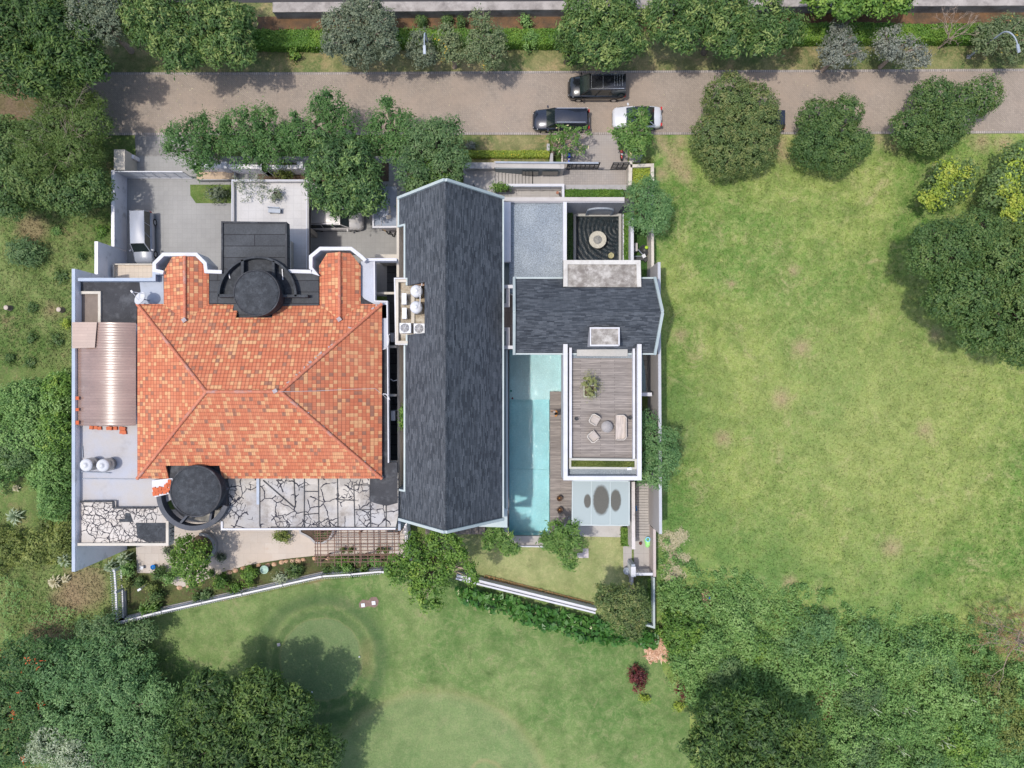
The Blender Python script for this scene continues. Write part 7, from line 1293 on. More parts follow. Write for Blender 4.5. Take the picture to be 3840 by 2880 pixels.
q = P('B5', 1347, 476, zd + .5); t = thing('round_table', 'round grey table between lounge chairs and sofa', 'table', (q.x, q.y, zd)); r = M(68 / 3.16, zd + .5); mb = MB(); mb.lathe((q.x, q.y, zd), [(r, 0.46), (r, 0.5), (0.01, 0.501)], 36); mb.build('tabletop', plain('grey_terrazzo', (0.33, 0.31, 0.30), (0.27, 0.25, 0.245), 8, 0.6, grain=0.3, gs=30), t); mb = MB(); mb.lathe((q.x, q.y, zd), [(r * 0.5, 0), (r * 0.45, 0.03), (0.05, 0.06), (0.05, 0.46)], 20); mb.build('pedestal', METALB, t)
q = P('B5', 1512, 483, zd + .5); t = thing('sofa', 'long cream slatted sofa along the terrace parapet', 'sofa', (q.x, q.y, zd)); w, l = M(118 / 3.16, zd + .5) / 2, M(292 / 3.16, zd + .5) / 2; pl = [(-w, -l), (w * 0.5, -l), (w, -l * 0.8), (w, l * 0.8), (w * 0.5, l), (-w, l)]
mb = MB(); mb.prism(pl, 0.15, 0.42); mb.build('seat', m_planks('sofa_slats', (0.52, 0.46, 0.41), (0.45, 0.39, 0.35), (0.3, 0.25, 0.22), 0.07, 3.0, math.radians(90)), t, local=True, bevel=0.02); mb = MB(); mb.wall([(-w * 0.9, -l), (w * 0.5, -l), (w, -l * 0.8), (w, l * 0.8), (w * 0.5, l), (-w * 0.9, l)], 0.3, 0.68, 0.055); mb.build('backrest', plain('sofa_frame', (0.50, 0.45, 0.40), None, 5), t, local=True)
for a, b in ((-1, -1), (-1, 1), (1, -1), (1, 1)): mb = MB(); mb.box((a * w * 0.75, b * l * 0.85, 0), (0.05, 0.05, 0.16)); mb.build('leg', METALB, t, local=True)
for x_, y_, lab in ((986, 380, 'small dark lantern on the deck near the pool parapet'), (1622, 366, 'small dark lantern behind the cream sofa')):
    q = P('B5', x_, y_, zd + .3); t = thing('lantern', lab, 'lantern', (q.x, q.y, zd), 'deck lanterns'); mb = MB(); mb.lathe((q.x, q.y, zd), [(0.13, 0), (0.14, 0.03), (0.12, 0.05)], 16); mb.build('base', METALB, t); mb = MB(); mb.tube([(q.x + .13 * math.cos(a * PI / 8), q.y + .13 * math.sin(a * PI / 8), zd + .32) for a in range(17)], 0.02, 6, cap=False)
    for a in range(4): mb.tube([(q.x + .13 * math.cos(a * PI / 2), q.y + .13 * math.sin(a * PI / 2), zd), (q.x + .13 * math.cos(a * PI / 2), q.y + .13 * math.sin(a * PI / 2), zd + .32)], 0.012, 5)
    mb.build('frame', METALB, t)
q = P('B4', 1142, 1475, zd + .4); t = thing('potted_tree', 'feathery olive shrub in a square pale planter on the roof deck', 'potted plant', (q.x, q.y, zd)); mb = MB(); mb.wall([(q.x - .42, q.y - .42), (q.x + .42, q.y - .42), (q.x + .42, q.y + .42), (q.x - .42, q.y + .42)], zd, zd + .4, 0.09, closed=True); mb.build('planter', plain('pale_planter', (0.42, 0.41, 0.33), None, 3), t); mb = MB(); mb.box((q.x, q.y, zd), (0.8, 0.8, 0.3)); mb.build('soil', SOIL, t)
LEAF['potolive'] = m_leaf('pale_olive_leaves', (0.14, 0.16, 0.06), (0.24, 0.25, 0.10), (0.34, 0.33, 0.16)); STY['potolive'] = (0.22, 0.03, 0.3, 4.5, 20, 0.5, 0, 0.5)
q2 = P('B4', 1160, 1385, zd + 1.2); V, F, T_ = crown_arrays([(q2.x, q2.y, zd + 1.15, 0.85, 0.8, 0.5), (q2.x + .1, q2.y - .6, zd + .95, 0.35, 0.45, 0.3), (q2.x - .3, q2.y + .2, zd + 1.2, 0.5, 0.5, 0.4)], 'potolive', 77, 0.8, 1.0, 0.3, bot=-0.9); np_mesh('crown', V, F, LEAF['potolive'], t, T_); mb = MB(); mb.tube([(q.x, q.y, zd), (q.x, q.y, zd + .6), (q2.x, q2.y, zd + 1.1)], [0.05, 0.04, 0.02], 6); mb.build('stem', BARK, t)
t = thing('long_planter', 'long pale planter of grass across the roof deck', 'planter', P('B5', 1300, 910, zd)); mb = MB(); q = PS('B5', [(910, 860), (1688, 868), (1688, 968), (910, 962)], 6.5); mb.wall(q, 6.0, 6.5, 0.16, closed=True); mb.build('rim', plain('pale_beige_rim', (0.44, 0.43, 0.38), (0.40, 0.39, 0.35), 1.2), t)
rng_ = np.random.default_rng(3); pl = PS('B5', [(930, 878), (1670, 885), (1670, 952), (930, 948)], 6.5); n = 9000; q = pick(pl, n, rng_); V, F = leaf_quads(np.concatenate([q, (6.35 + 0.16 * rng_.random((n, 1)))], 1), unit(rng_.normal(size=(n, 3)) * 0.7 + np.array([0, 0, 0.5])), 0.14 * np.ones(n), 0.03 * np.ones(n), rng_, 0.3); np_mesh('grass', V, F, LEAF['bushy'], t, np.clip(0.2 + 0.5 * vnoise(q[:, 0], q[:, 1], 1.5, 4) + rng_.normal(size=n) * 0.12, 0, 0.84)); mb = MB(); mb.prism(pl, 6.0, 6.38); mb.build('soil', m_grass('mossy_soil', (0.07, 0.10, 0.03), (0.11, 0.13, 0.04), (0.12, 0.08, 0.05)), t)
mb = MB(); q = P('B5', 1612, 972, 6.6); mb.box((q.x, q.y, 6.5), (0.34, 0.2, 0.12), 0.1); tag(mb.build('junction_box', PLASTIC), 'small white box on the rim of the long deck planter', 'box')
for x_, y_, lab in ((786, 1326, 'round bronze fire bowl on the pool deck, nearer the roof terrace'), (790, 1463, 'round bronze fire bowl on the pool deck, nearer the flowering tree')):
    q = P('B5', x_, y_, 0.5); r = M(36 / 3.16, 0.5); t = thing('fire_bowl', lab, 'fire bowl', (q.x, q.y, 0.09), 'bronze fire bowls'); mb = MB(); mb.lathe((q.x, q.y, 0.09), [(r * 0.45, 0), (r * 0.85, 0.15), (r, 0.36), (r * 0.97, 0.40), (r * 0.86, 0.40), (r * 0.6, 0.24), (0.01, 0.18)], 28); mb.build('bowl', plain('bronze', (0.13, 0.08, 0.055), (0.09, 0.06, 0.045), 6, 0.45, 0.5, metal=0.4, grain=0.3), t)
    mb = MB(); mb.lathe((q.x, q.y, 0.28), [(r * 0.3, 0), (r * 0.25, 0.05), (0.01, 0.08)], 12); mb.build('burner', plain('ochre_coals', (0.42, 0.24, 0.06), (0.28, 0.1, 0.04), 14, 0.8, grain=0.4), t)
for x_, y_, mt, lab in ((226, 1560, plain('maroon_plastic', (0.14, 0.01, 0.03), None, 3, 0.4), 'small maroon float by the pool edge'), (210, 1472, plain('teal_plastic', (0.02, 0.2, 0.17), None, 3, 0.4), 'small teal float by the pool edge')):
    q = P('B4', x_, y_, -0.04); mb = MB(); mb.lathe((q.x, q.y, -0.09), [(0.06, 0), (0.085, 0.04), (0.085, 0.09), (0.05, 0.12), (0.01, 0.13)], 16); tag(mb.build('pool_float', mt), lab, 'float')
pot('round grey metal table by the small white gate', 'B6', 1583, 764, 42, 0.6, METALG, name='garden_table', cat='table')
pot('small dark red pot on the landing beside the green toy', 'B6', 1745, 437, 17, 0.3, plain('dark_red', (0.12, 0.03, 0.025), None, 3))
t = thing('inflatable_toy', 'crumpled lime green inflatable toy on the gate landing', 'toy', P('B6', 1838, 430)); q = P('B6', 1838, 430, 0.2); mb = MB(); rg = random.Random(5); vs = []
for i in range(6):
    for k in range(14): ph = i / 5 * PI / 2; a = k * 2 * PI / 14; rr = 0.38 * math.cos(ph) * (0.85 + 0.3 * math.sin(a * 3 + 1) * 0.5 + 0.1 * rg.random()); vs.append((q.x + rr * math.cos(a), q.y + rr * math.sin(a) * 1.15, 0.03 + 0.3 * math.sin(ph) * (0.8 + 0.3 * rg.random())))
mb.mesh(vs, [(i * 14 + k, i * 14 + (k + 1) % 14, (i + 1) * 14 + (k + 1) % 14, (i + 1) * 14 + k) for i in range(5) for k in range(14)], 0, True); mb.build('body', plain('lime_vinyl', (0.26, 0.62, 0.16), (0.36, 0.68, 0.30), 4, 0.4, grain=0.1), t)
mb = MB(); q = P('B6', 1832, 388, 0.4); mb.tube([(q.x + 0.17 * math.cos(a * PI / 9), q.y + 0.17 * math.sin(a * PI / 9), 0.38) for a in range(19)], 0.05, 8, cap=False); mb.build('ring', plain('sky_blue_vinyl', (0.25, 0.62, 0.80), None, 4, 0.4), t)
mb = MB(); mb.tube(PS('B5', [(1693, 1412), (1690, 1440), (1702, 1450), (1692, 1470)], 0.3), 0.05, 6); tag(mb.build('hose', plain('blue_hose', (0.02, 0.2, 0.55), None, 4, 0.4)), 'coil of blue hose on the grey outdoor steps', 'hose')
for x_, y_, s_, lab in ((1062, 575, (1.15, 0.5), 'pale square paving tile showing under the flowering tree'),):
    q = P('B6', x_, y_, 0.05); mb = MB(); mb.box((q.x, q.y - .02, 0.01), (0.95, 0.42, 0.04)); mb.box((q.x + .22, q.y + .38, 0.01), (0.5, 0.36, 0.04)); tag(mb.build('paving_tile', plain('pinkish_tile', (0.50, 0.45, 0.46), None, 3)), lab, 'paving tile')
# brown woven edging along the garden wall
t = thing('willow_edging', 'brown lattice of dry stems along the low white garden wall', 'plant edging', P('B6', 600, 1010)); mb = MB(); A = P('B8', 1150, 880); B = P('B6', 1200, 1185); n = 95; dv = (B - A); nn = V3((-dv.y, dv.x, 0)).normalized(); rg = random.Random(3)
for i in range(n):
    p = A.lerp(B, (i + 0.5 * rg.random()) / n); L_ = rg.uniform(0.35, 0.6); mb.bar(p + nn * -0.25 + V3((0, 0, .05)), p + nn * (L_ - .2) + V3((rg.uniform(-.1, .1), 0, rg.uniform(.1, .3))), 0.05, 0.03)
for k in (-0.15, 0.1, 0.3): mb.bar(A + nn * k + V3((0, 0, .12)), B + nn * k + V3((0, 0, .12)), 0.05, 0.04)
mb.build('stem_lattice', plain('dry_stems', (0.36, 0.21, 0.095), (0.26, 0.15, 0.07), 6, 0.9, grain=0.3), t)
sheet('mulch_strip', PS('B8', [(1130, 850), (2230, 1110), (2230, 1195), (1130, 920)]) + [], 0.016, plain('red_mulch', (0.19, 0.11, 0.06), (0.14, 0.10, 0.05), 4, 0.95, grain=0.4)) if False else None
# equipment beside the fountain court
q = P('E1', 535, 640, 0.6); t = thing('air_conditioner', 'beige air conditioner box on the grass behind the courtyard wall', 'air conditioner', (q.x, q.y, 0)); mb = MB(); mb.box((q.x, q.y, 0.1), (M(95 / 8.295), M(250 / 8.295), 0.6)); mb.build('casing', plain('beige_metal', (0.45, 0.42, 0.40), None, 3, 0.5), t, bevel=0.02); mb = MB(); mb.box((q.x, q.y, 0), (0.24, 0.6, 0.1)); mb.build('foot', METALB, t)
t = thing('garden_cart', 'black garden cart with lime ball and white box by the taupe wall', 'cart', P('E1', 780, 800)); q = P('E1', 780, 740, 0.4); mb = MB(); mb.lathe((q.x, q.y, 0.1), [(0.30, 0), (0.42, 0.3), (0.44, 0.45), (0.40, 0.45), (0.3, 0.2), (0.01, 0.15)], 18); mb.build('basket', METALB, t); mb = MB(); q = P('E1', 868, 645, 0.6); mb.lathe((q.x, q.y, 0.45), [(0.02, 0), (0.14, 0.08), (0.15, 0.16), (0.1, 0.26), (0.01, 0.29)], 16); mb.build('ball', plain('lime_ball', (0.42, 0.62, 0.06), None, 3, 0.5), t)
mb = MB(); q = P('E1', 790, 910, 0.7); mb.box((q.x, q.y, 0.5), (0.28, 0.3, 0.2), 0.5); mb.build('box', PLASTIC, t); mb = MB(); mb.tube([P('E1', 590, 700, .8), P('E1', 745, 860, .7)], 0.03, 6); mb.tube([P('E1', 470, 918, .6), P('E1', 760, 918, .6)], 0.03, 6); mb.build('handle', METALG, t); mb = MB(); mb.prism(PS('E1', [(480, 930), (990, 940), (1005, 960), (830, 1100), (800, 1040), (480, 1020)], 0.4), 0.05, 0.35); mb.build('tray', METALB, t)
mb = MB(); mb.prism(PS('B3', [(1745, 205), (1825, 190), (1860, 200), (1840, 270), (1745, 262)], 0.06), 0, 0.06); tag(mb.build('doorstep', SLABS), 'pale paved doorstep beside the square yellow bed', 'step')
t = thing('folding_sign', 'grey metal frame leaning at the corner of the square bed', 'frame', P('B3', 1840, 240)); mb = MB(); mb.bar(P('B3', 1838, 268, .05), P('B3', 1868, 190, .9), 0.07, 0.07); mb.bar(P('B3', 1868, 190, .9), P('B3', 1866, 70, .9), 0.05, 0.05); mb.bar(P('B3', 1822, 262, .05), P('B3', 1852, 200, .7), 0.06, 0.06); mb.build('frame', METALG, t)
pot('small brown pot on the raised front terrace', 'B3', 1083, 545, 13, 0.3, TERRA, z0=0.95, group='pots on the front terrace'); pot('small black pot beside the brown pot on the front terrace', 'B3', 1103, 556, 12, 0.3, DKPOT, z0=0.95, group='pots on the front terrace')
t = thing('planter_trough', 'narrow planter trough of leafy plants beside the entrance steps', 'planter', P('B3', 565, 515, 0.95)); mb = MB(); mb.prism(PS('B3', [(510, 512), (640, 512), (640, 530), (510, 530)], 1.3), 0.95, 1.3); mb.build('trough', DKPOT, t)
q = P('B3', 560, 492, 1.6); V, F, T_ = crown_arrays([(q.x - .4, q.y, 1.55, .35, .22, .2), (q.x, q.y - .02, 1.55, .35, .2, .2), (q.x + .45, q.y - .05, 1.5, .3, .18, .2)], 'frang', 5, 1.4, 0.7, 1.0, bot=-.8); np_mesh('plant', V, F, LEAF['bright'], t, T_)
for x_ in (272, 330): mb = MB(); mb.bar(P('B3', x_ - 20, 475, 1.4), P('B3', x_ + 8, 530, 1.4), 0.05, 0.6); mb.build('deck_chair_back' if False else 'louvre', METALB, h2)
mb = MB(); q = P('D8', 640, 555, 2.0)
# tree stumps on the rough grass
for x_, y_, lab in ((455, 955, 'pale cut tree stump on bare earth in the rough grass'), (45, 940, 'pale cut tree stump at the far edge of the rough grass')):
    q = P('D7', x_, y_, 0.5); t = thing('tree_stump', lab, 'stump', (q.x, q.y, 0), 'cut tree stumps'); mb = MB(); mb.lathe((q.x, q.y, 0), [(0.26, 0), (0.21, 0.15), (0.2, 0.5)], 14); mb.build('bark', BARK, t); mb = MB(); mb.lathe((q.x, q.y, 0.5), [(0.195, 0.0), (0.19, 0.012), (0.005, 0.013)], 14); mb.build('cut_top', plain('pale_cut_wood', (0.48, 0.40, 0.34), None, 6), t)
# ------------------------------------------------------------------ the person on the pool deck
def skinned(name, mat, verts, edges, rads, parent, root=0, sub=2):
    me = bpy.data.meshes.new(name); me.from_pydata([tuple(v) for v in verts], edges, []); o = bpy.data.objects.new(name, me); COL.objects.link(o); o.parent = parent; me.materials.append(mat)
    sk = o.modifiers.new('skin', 'SKIN'); 
    if not me.skin_vertices: 
        me.skin_vertices.add() if hasattr(me.skin_vertices, 'add') else None
    for i, r in enumerate(rads): d = me.skin_vertices[0].data[i]; d.radius = (r[0], r[1]) if hasattr(r, '__len__') else (r, r); d.use_root = (i == root)
    sk.use_smooth_shade = True; sb = o.modifiers.new('sub', 'SUBSURF'); sb.levels = sub; sb.render_levels = sub; return o
def chain(base_v, base_e, base_r, start, pts, rads):
    prev = start
    for p, r in zip(pts, rads): base_v.append(p); base_r.append(r); base_e.append((prev, len(base_v) - 1)); prev = len(base_v) - 1
    return prev
FRp = (2040, 1480, 13.825); FR['F1'] = FRp
hd = P('F1', 600, 985, 1.6); foot = V3((hd.x + 0.14, hd.y + 0.0, 0.09)); pr = thing('person', 'person in an orange top and pale trousers walking on the pool deck', 'person', foot, rz=PI)   # local +x = facing west after the turn
SKIN = plain('skin', (0.42, 0.26, 0.18), (0.38, 0.23, 0.16), 8, 0.6, grain=0.03)
v = [V3((0, 0, 0.92))]; e = []; r = [(0.13, 0.10)]
sp = chain(v, e, r, 0, [V3((0.03, 0, 1.10)), V3((0.07, 0, 1.28)), V3((0.09, 0, 1.38)), V3((0.11, 0, 1.45)), V3((0.14, 0, 1.53)), V3((0.155, 0, 1.60)), V3((0.15, 0, 1.68))], [(0.12, 0.09), (0.14, 0.09), (0.10, 0.07), 0.05, 0.07, (0.085, 0.078), (0.06, 0.055)])
for s, bend in ((-1, 0.30), (1, 0.12)):
    kx = 0.18 if s < 0 else 0.02; fx = 0.24 if s < 0 else -0.16; an = chain(v, e, r, 0, [V3((0, s * 0.09, 0.86)), V3((kx, s * 0.10, 0.48)), V3((fx, s * 0.10, 0.08)), V3((fx + 0.16, s * 0.11, 0.035))], [0.085, 0.058, 0.038, 0.03])
    hnd = chain(v, e, r, 3, [V3((0.08, s * 0.18, 1.36)), V3((0.10 + 0.08 * s, s * 0.24, 1.10)), V3((0.24 + bend * 0.3, s * 0.22, 0.98)), V3((0.31 + bend * 0.3, s * 0.21, 0.97))], [0.05, 0.038, 0.026, (0.03, 0.015)])
    h0 = v[hnd]
    for k, (ln, yo) in enumerate(((0.075, -0.03), (0.085, -0.01), (0.08, 0.01), (0.062, 0.03))): chain(v, e, r, hnd, [h0 + V3((0.035, yo, -0.004)), h0 + V3((0.035 + ln * 0.5, yo * 1.1, -0.012)), h0 + V3((0.03 + ln, yo * 1.15, -0.034))], [0.010, 0.009, 0.007])
    chain(v, e, r, hnd, [h0 + V3((-0.01, -s * 0.035, -0.01)), h0 + V3((0.025, -s * 0.055, -0.02))], [0.011, 0.008])
body = skinned('body', SKIN, v, e, r, pr)
ORG = plain('orange_cloth', (0.62, 0.26, 0.05), (0.55, 0.22, 0.05), 6, 0.9, grain=0.08)
v = [V3((0.0, 0, 0.90))]; e = []; r = [(0.155, 0.13)]; chain(v, e, r, 0, [V3((0.03, 0, 1.10)), V3((0.06, 0, 1.27)), V3((0.08, 0, 1.40))], [(0.15, 0.12), (0.165, 0.12), (0.10, 0.09)])
for s in (-1, 1): chain(v, e, r, 2, [V3((0.075, s * 0.19, 1.35)), V3((0.09 + 0.04 * s, s * 0.24, 1.20))], [0.075, 0.06])
skinned('shirt', ORG, v, e, r, pr)
v = [V3((0.0, 0, 0.93))]; e = []; r = [(0.15, 0.125)]
for s in (-1, 1): kx = 0.18 if s < 0 else 0.02; fx = 0.24 if s < 0 else -0.16; chain(v, e, r, 0, [V3((0, s * 0.095, 0.82)), V3((kx, s * 0.10, 0.48)), V3((fx, s * 0.10, 0.14))], [0.10, 0.075, 0.06])
skinned('trousers', plain('pale_cloth', (0.60, 0.54, 0.52), None, 6), v, e, r, pr)
mb = MB(); mb.lathe((0.145, 0, 1.60), [(0.095, -0.02), (0.108, 0.04), (0.095, 0.10), (0.05, 0.135), (0.003, 0.145)], 18); mb.build('hair', plain('black_hair', (0.008, 0.006, 0.006), None, 9, 0.5), pr, local=True); mb = MB(); mb.lathe((0.07, 0, 1.50), [(0.05, 0), (0.09, 0.08), (0.06, 0.16)], 12); mb.build('hair', MATS['black_hair'], pr, local=True)
mb = MB(); mb.mesh([(0.235, -.012, 1.60), (0.235, .012, 1.60), (0.262, 0, 1.585), (0.238, 0, 1.63)], [(0, 1, 2), (1, 3, 2), (0, 2, 3)]); mb.build('nose', SKIN, pr, local=True); mb = MB()
for s in (-1, 1): mb.lathe((0.232, s * 0.032, 1.625), [(0.001, -.010), (0.011, 0), (0.001, .010)], 8)
mb.build('eye', MATS['black_hair'], pr, local=True); mb = MB(); mb.box((0.232, 0, 1.558), (0.012, 0.045, 0.010)); mb.build('mouth', plain('lips', (0.3, 0.1, 0.09), None, 5), pr, local=True)
for s in (-1, 1): fx = 0.24 if s < 0 else -0.16; mb = MB(); mb.lathe((0, 0, 0), [(0.001, 0)], 3) if False else None; m2 = MB(); m2.tube([(fx - 0.05, s * 0.10, 0.05), (fx + 0.05, s * 0.10, 0.055), (fx + 0.2, s * 0.11, 0.035)], [0.045, 0.05, 0.035], 10); m2.build('shoe', RUBBER, pr, local=True)
# ------------------------------------------------------------------ trees
ST = 'trees along the street'
tree('street_tree', 'huge dark glossy tree filling the corner above the street end', 'tree', 'O', [(60, 55, 72), (150, 120, 62), (40, 150, 60), (105, 20, 70), (205, 140, 30), (10, 70, 60), (130, 70, 60), (95, 165, 45)], 6.5, 'mangodark', ST, size=1.1)
tree('street_tree', 'grey-green tree wedged between the huge dark tree and the yellow-tipped one', 'tree', 'O', [(195, 35, 48), (232, 65, 34), (180, 70, 35), (240, 20, 35)], 6, 'silver', ST)
tree('street_tree', 'broad yellow-tipped tree at the street end nearest the tiled house', 'tree', 'O', [(300, 35, 48), (355, 60, 52), (395, 100, 44), (440, 50, 52), (500, 55, 50), (508, 105, 38), (350, 5, 50), (385, 128, 24), (470, 10, 45), (460, 110, 30)], 6, 'mango', ST, size=1.05)
tree('street_tree', 'fine-leaved feathery tree overhanging the left end of the brick street', 'tree', 'O', [(150, 225, 62), (95, 300, 55), (175, 330, 58), (195, 270, 45), (85, 350, 45), (130, 190, 38), (140, 290, 60)], 5.5, 'willow', ST)
bare('dry_tree', 'grey twigs of a half dead tree inside the feathery tree', 'O', (130, 320), [(100, 260), (160, 350), (190, 290), (85, 330), (200, 240), (140, 250)], 6.4, BARKL, 0.06, 5, ST, 21, None, gen=3)
tree('tree', 'low dark leafy tree west of the boundary wall corner', 'tree', 'O', [(30, 320, 55), (60, 395, 50), (15, 410, 55), (130, 415, 45), (205, 400, 38), (170, 430, 35)], 5, 'dense', None, size=1.2)
tree('street_tree', 'wide silvery grey-green tree in front of the embankment', 'tree', 'O', [(728, 55, 32), (775, 38, 40), (822, 62, 38), (780, 105, 42), (722, 92, 26), (838, 100, 24), (750, 80, 40), (795, 10, 24)], 5, 'silver', ST)
tree('street_tree', 'thin grey-green tree crossed by the curved street lamp', 'tree', 'O', [(912, 82, 20), (900, 108, 20), (928, 118, 20), (908, 128, 16)], 3.2, 'silver', ST, dens=0.8)
tree('street_tree', 'small grey-green tree with many yellow blossoms', 'tree', 'O', [(972, 105, 28), (968, 78, 22), (982, 120, 18)], 4.4, 'silveryel', ST)
tree('street_tree', 'rounded grey-green tree with a few yellow blossoms beside the blossoming one', 'tree', 'O', [(1052, 78, 32), (1032, 108, 32), (1066, 118, 28), (1040, 42, 18), (1075, 95, 22)], 5, 'silveryel', ST)
tree('street_tree', 'yellow-tipped tree above the black van', 'tree', 'O', [(1258, 60, 42), (1310, 38, 50), (1348, 85, 42), (1290, 108, 40), (1330, 5, 42), (1262, 15, 38), (1315, 120, 28)], 6, 'mango', ST, size=1.05)
tree('street_tree', 'small dark leafy tree tucked under the yellow-tipped tree by the van', 'tree', 'O', [(1228, 98, 20), (1240, 118, 20), (1215, 85, 14)], 3.5, 'mangodark', ST)
tree('street_tree', 'widest yellow-tipped tree crown over the street verge', 'tree', 'O', [(1438, 50, 46), (1500, 40, 50), (1570, 60, 50), (1640, 40, 52), (1688, 66, 40), (1560, 5, 50), (1438, 8, 42), (1650, 92, 30), (1480, 85, 28), (1580, 98, 25)], 6, 'mango', ST, size=1.05)
tree('street_tree', 'bright lime tree reaching over the embankment', 'tree', 'O', [(1788, -5, 40), (1860, -12, 45), (1925, -8, 40), (1830, 15, 26), (1880, 15, 22), (1955, 0, 20)], 5.5, 'bright', ST, size=1.2)
tree('street_tree', 'small pale silver tree on the verge, rounder of the two', 'tree', 'O', [(1815, 95, 36), (1838, 118, 26), (1790, 118, 24), (1812, 128, 22)], 4, 'silverpale', ST)
tree('street_tree', 'small pale silver tree with bare pinkish branches showing', 'tree', 'O', [(1915, 88, 30), (1958, 108, 34), (1982, 122, 24), (1925, 110, 22)], 4, 'silverpale', ST, dens=0.85, bark=BARKL)
tree('street_tree', 'grey-green tree at the street corner lamp', 'tree', 'O', [(2140, 78, 28), (2175, 66, 34), (2188, 105, 32), (2128, 100, 20), (2215, 90, 30)], 3.3, 'silveryel', ST)
bare('bare_tree', 'leafless twiggy tree on the sandy verge', 'A4', (1500, 400), [(1560, 90), (1650, 60), (1770, 140), (1850, 210), (1540, 170), (1580, 270), (1640, 320), (1720, 200)], 3.8, BARKL, 0.07, 5, ST, 11, gen=3)
LT = 'clipped trees between street and vacant lot'
tree('rounded_tree', 'largest rounded olive tree hiding a dark car', 'tree', 'O', [(1572, 215, 55), (1622, 238, 58), (1545, 300, 56), (1620, 315, 62), (1590, 275, 75), (1565, 335, 50), (1630, 275, 55)], 4.3, 'olive', LT, rag=0.08)
tree('rounded_tree', 'middle rounded dark green tree of the three beside the street', 'tree', 'O', [(1762, 258, 42), (1826, 244, 36), (1850, 312, 34), (1758, 318, 50), (1812, 336, 42), (1790, 292, 58)], 3.9, 'dense', LT, rag=0.08)
tree('rounded_tree', 'many-lobed dark tree nearest the street corner lamp', 'tree', 'O', [(2015, 222, 50), (1962, 278, 38), (2030, 280, 50), (2116, 208, 42), (2062, 218, 36), (2010, 304, 32), (2062, 262, 38)], 4.2, 'dense', LT, rag=0.10)
tree('young_tree', 'young tree with glowing lime tips on the vacant lot', 'tree', 'O', [(2040, 382, 28), (2064, 405, 24), (2020, 412, 22), (2084, 372, 20), (2045, 425, 16)], 3.4, 'lime', None, rag=0.13, size=1.1)
tree('young_tree', 'grey-green tree with lime tips at the edge of the vacant lot', 'tree', 'O', [(2172, 396, 36), (2200, 432, 38), (2152, 432, 20), (2205, 350, 38), (2190, 475, 30), (2225, 400, 36)], 4.4, 'lime', None, rag=0.13, size=1.1)
tree('broad_tree', 'enormous dense dark tree covering the corner of the vacant lot', 'tree', 'O', [(2040, 540, 66), (2140, 575, 95), (2075, 635, 75), (2175, 680, 88), (2002, 560, 38), (2235, 630, 95), (2105, 505, 50), (2005, 512, 32), (2215, 740, 55), (2120, 720, 45), (2250, 560, 60)], 9.5, 'dense', None, size=1.15, rag=0.12, base=P('O', 2100, 600))
FT = 'trees in front of the tiled house'
tree('courtyard_tree', 'loose feathery tree nearest the white sliding gate', 'tree', 'O', [(415, 315, 52), (458, 300, 40), (388, 300, 30), (440, 345, 28), (430, 270, 22)], 5, 'front', FT, rag=0.45, dens=0.72, fill=0.55, size=0.95)
tree('courtyard_tree', 'feathery tree between the sliding gate tree and the tall ragged one', 'tree', 'O', [(550, 290, 52), (598, 315, 45), (515, 268, 30), (540, 330, 40), (575, 260, 26)], 5.2, 'front', FT, rag=0.45, dens=0.72, fill=0.55, size=0.95)
tree('courtyard_tree', 'tallest ragged feathery tree leaning over the brick street', 'tree', 'O', [(715, 235, 38), (690, 295, 58), (750, 300, 48), (645, 300, 30), (738, 262, 34), (705, 215, 20), (640, 260, 14)], 5.5, 'front', FT, rag=0.45, dens=0.72, fill=0.55, size=0.95)
tree('courtyard_tree', 'dark feathery tree behind the yellow-tipped courtyard tree', 'tree', 'O', [(842, 270, 42), (828, 312, 42), (876, 285, 32), (858, 320, 30), (834, 220, 8)], 5.8, 'front', FT, rag=0.45, dens=0.72, fill=0.55, size=0.95)
tree('courtyard_tree', 'yellow-tipped courtyard tree over the pale silver car', 'tree', 'O', [(715, 345, 42), (770, 385, 55), (692, 390, 34), (792, 425, 38), (738, 435, 32), (705, 420, 26), (770, 340, 36)], 6.5, 'court', FT, size=1.05)
tree('courtyard_tree', 'dark bluish green tree touching the slate gable', 'tree', 'O', [(920, 315, 48), (962, 305, 40), (965, 365, 38), (890, 370, 34), (985, 340, 24), (938, 280, 20)], 6.8, 'feather2', FT)
tree('courtyard_tree', 'bright fine-leaved tree right at the slate gable peak', 'tree', 'O', [(930, 378, 38), (905, 385, 28), (950, 395, 24), (890, 400, 15)], 6.0, 'bright', FT, size=0.7)
bare('frangipani', 'sparse frangipani with thick pale limbs over the dark blue minivan', 'B3', (1040, 190), [(1060, 40), (1150, 10), (1270, 30), (1330, 90), (1200, 110), (1100, 90), (1380, 50), (1240, -40), (1110, -60), (1150, 60), (1300, -10)], 3.4, BARKL, 0.15, 5, 'frangipanis', 5, ('frang', 10, 0.30, 0.09), gen=2)
tree('frangipani', 'leafy frangipani at the other side of the driveway from the sparse one', 'tree', 'O', [(1370, 262, 22), (1350, 298, 26), (1382, 296, 24), (1375, 325, 18), (1388, 250, 12)], 4, 'frang', 'frangipanis', bark=BARKL)
tree('garden_tree', 'dark round tree beside the fountain courtyard', 'tree', 'O', [(1392, 425, 36), (1418, 440, 26), (1385, 465, 32), (1412, 478, 24), (1430, 460, 16)], 5, 'feather', None, size=0.8, dens=1.2)
tree('garden_tree', 'double crowned green tree against the roof deck', 'tree', 'O', [(1408, 948, 30), (1430, 985, 34), (1405, 1010, 34), (1402, 908, 20), (1438, 950, 22), (1425, 1030, 20), (1448, 975, 16)], 5, 'feather', None, size=0.85)
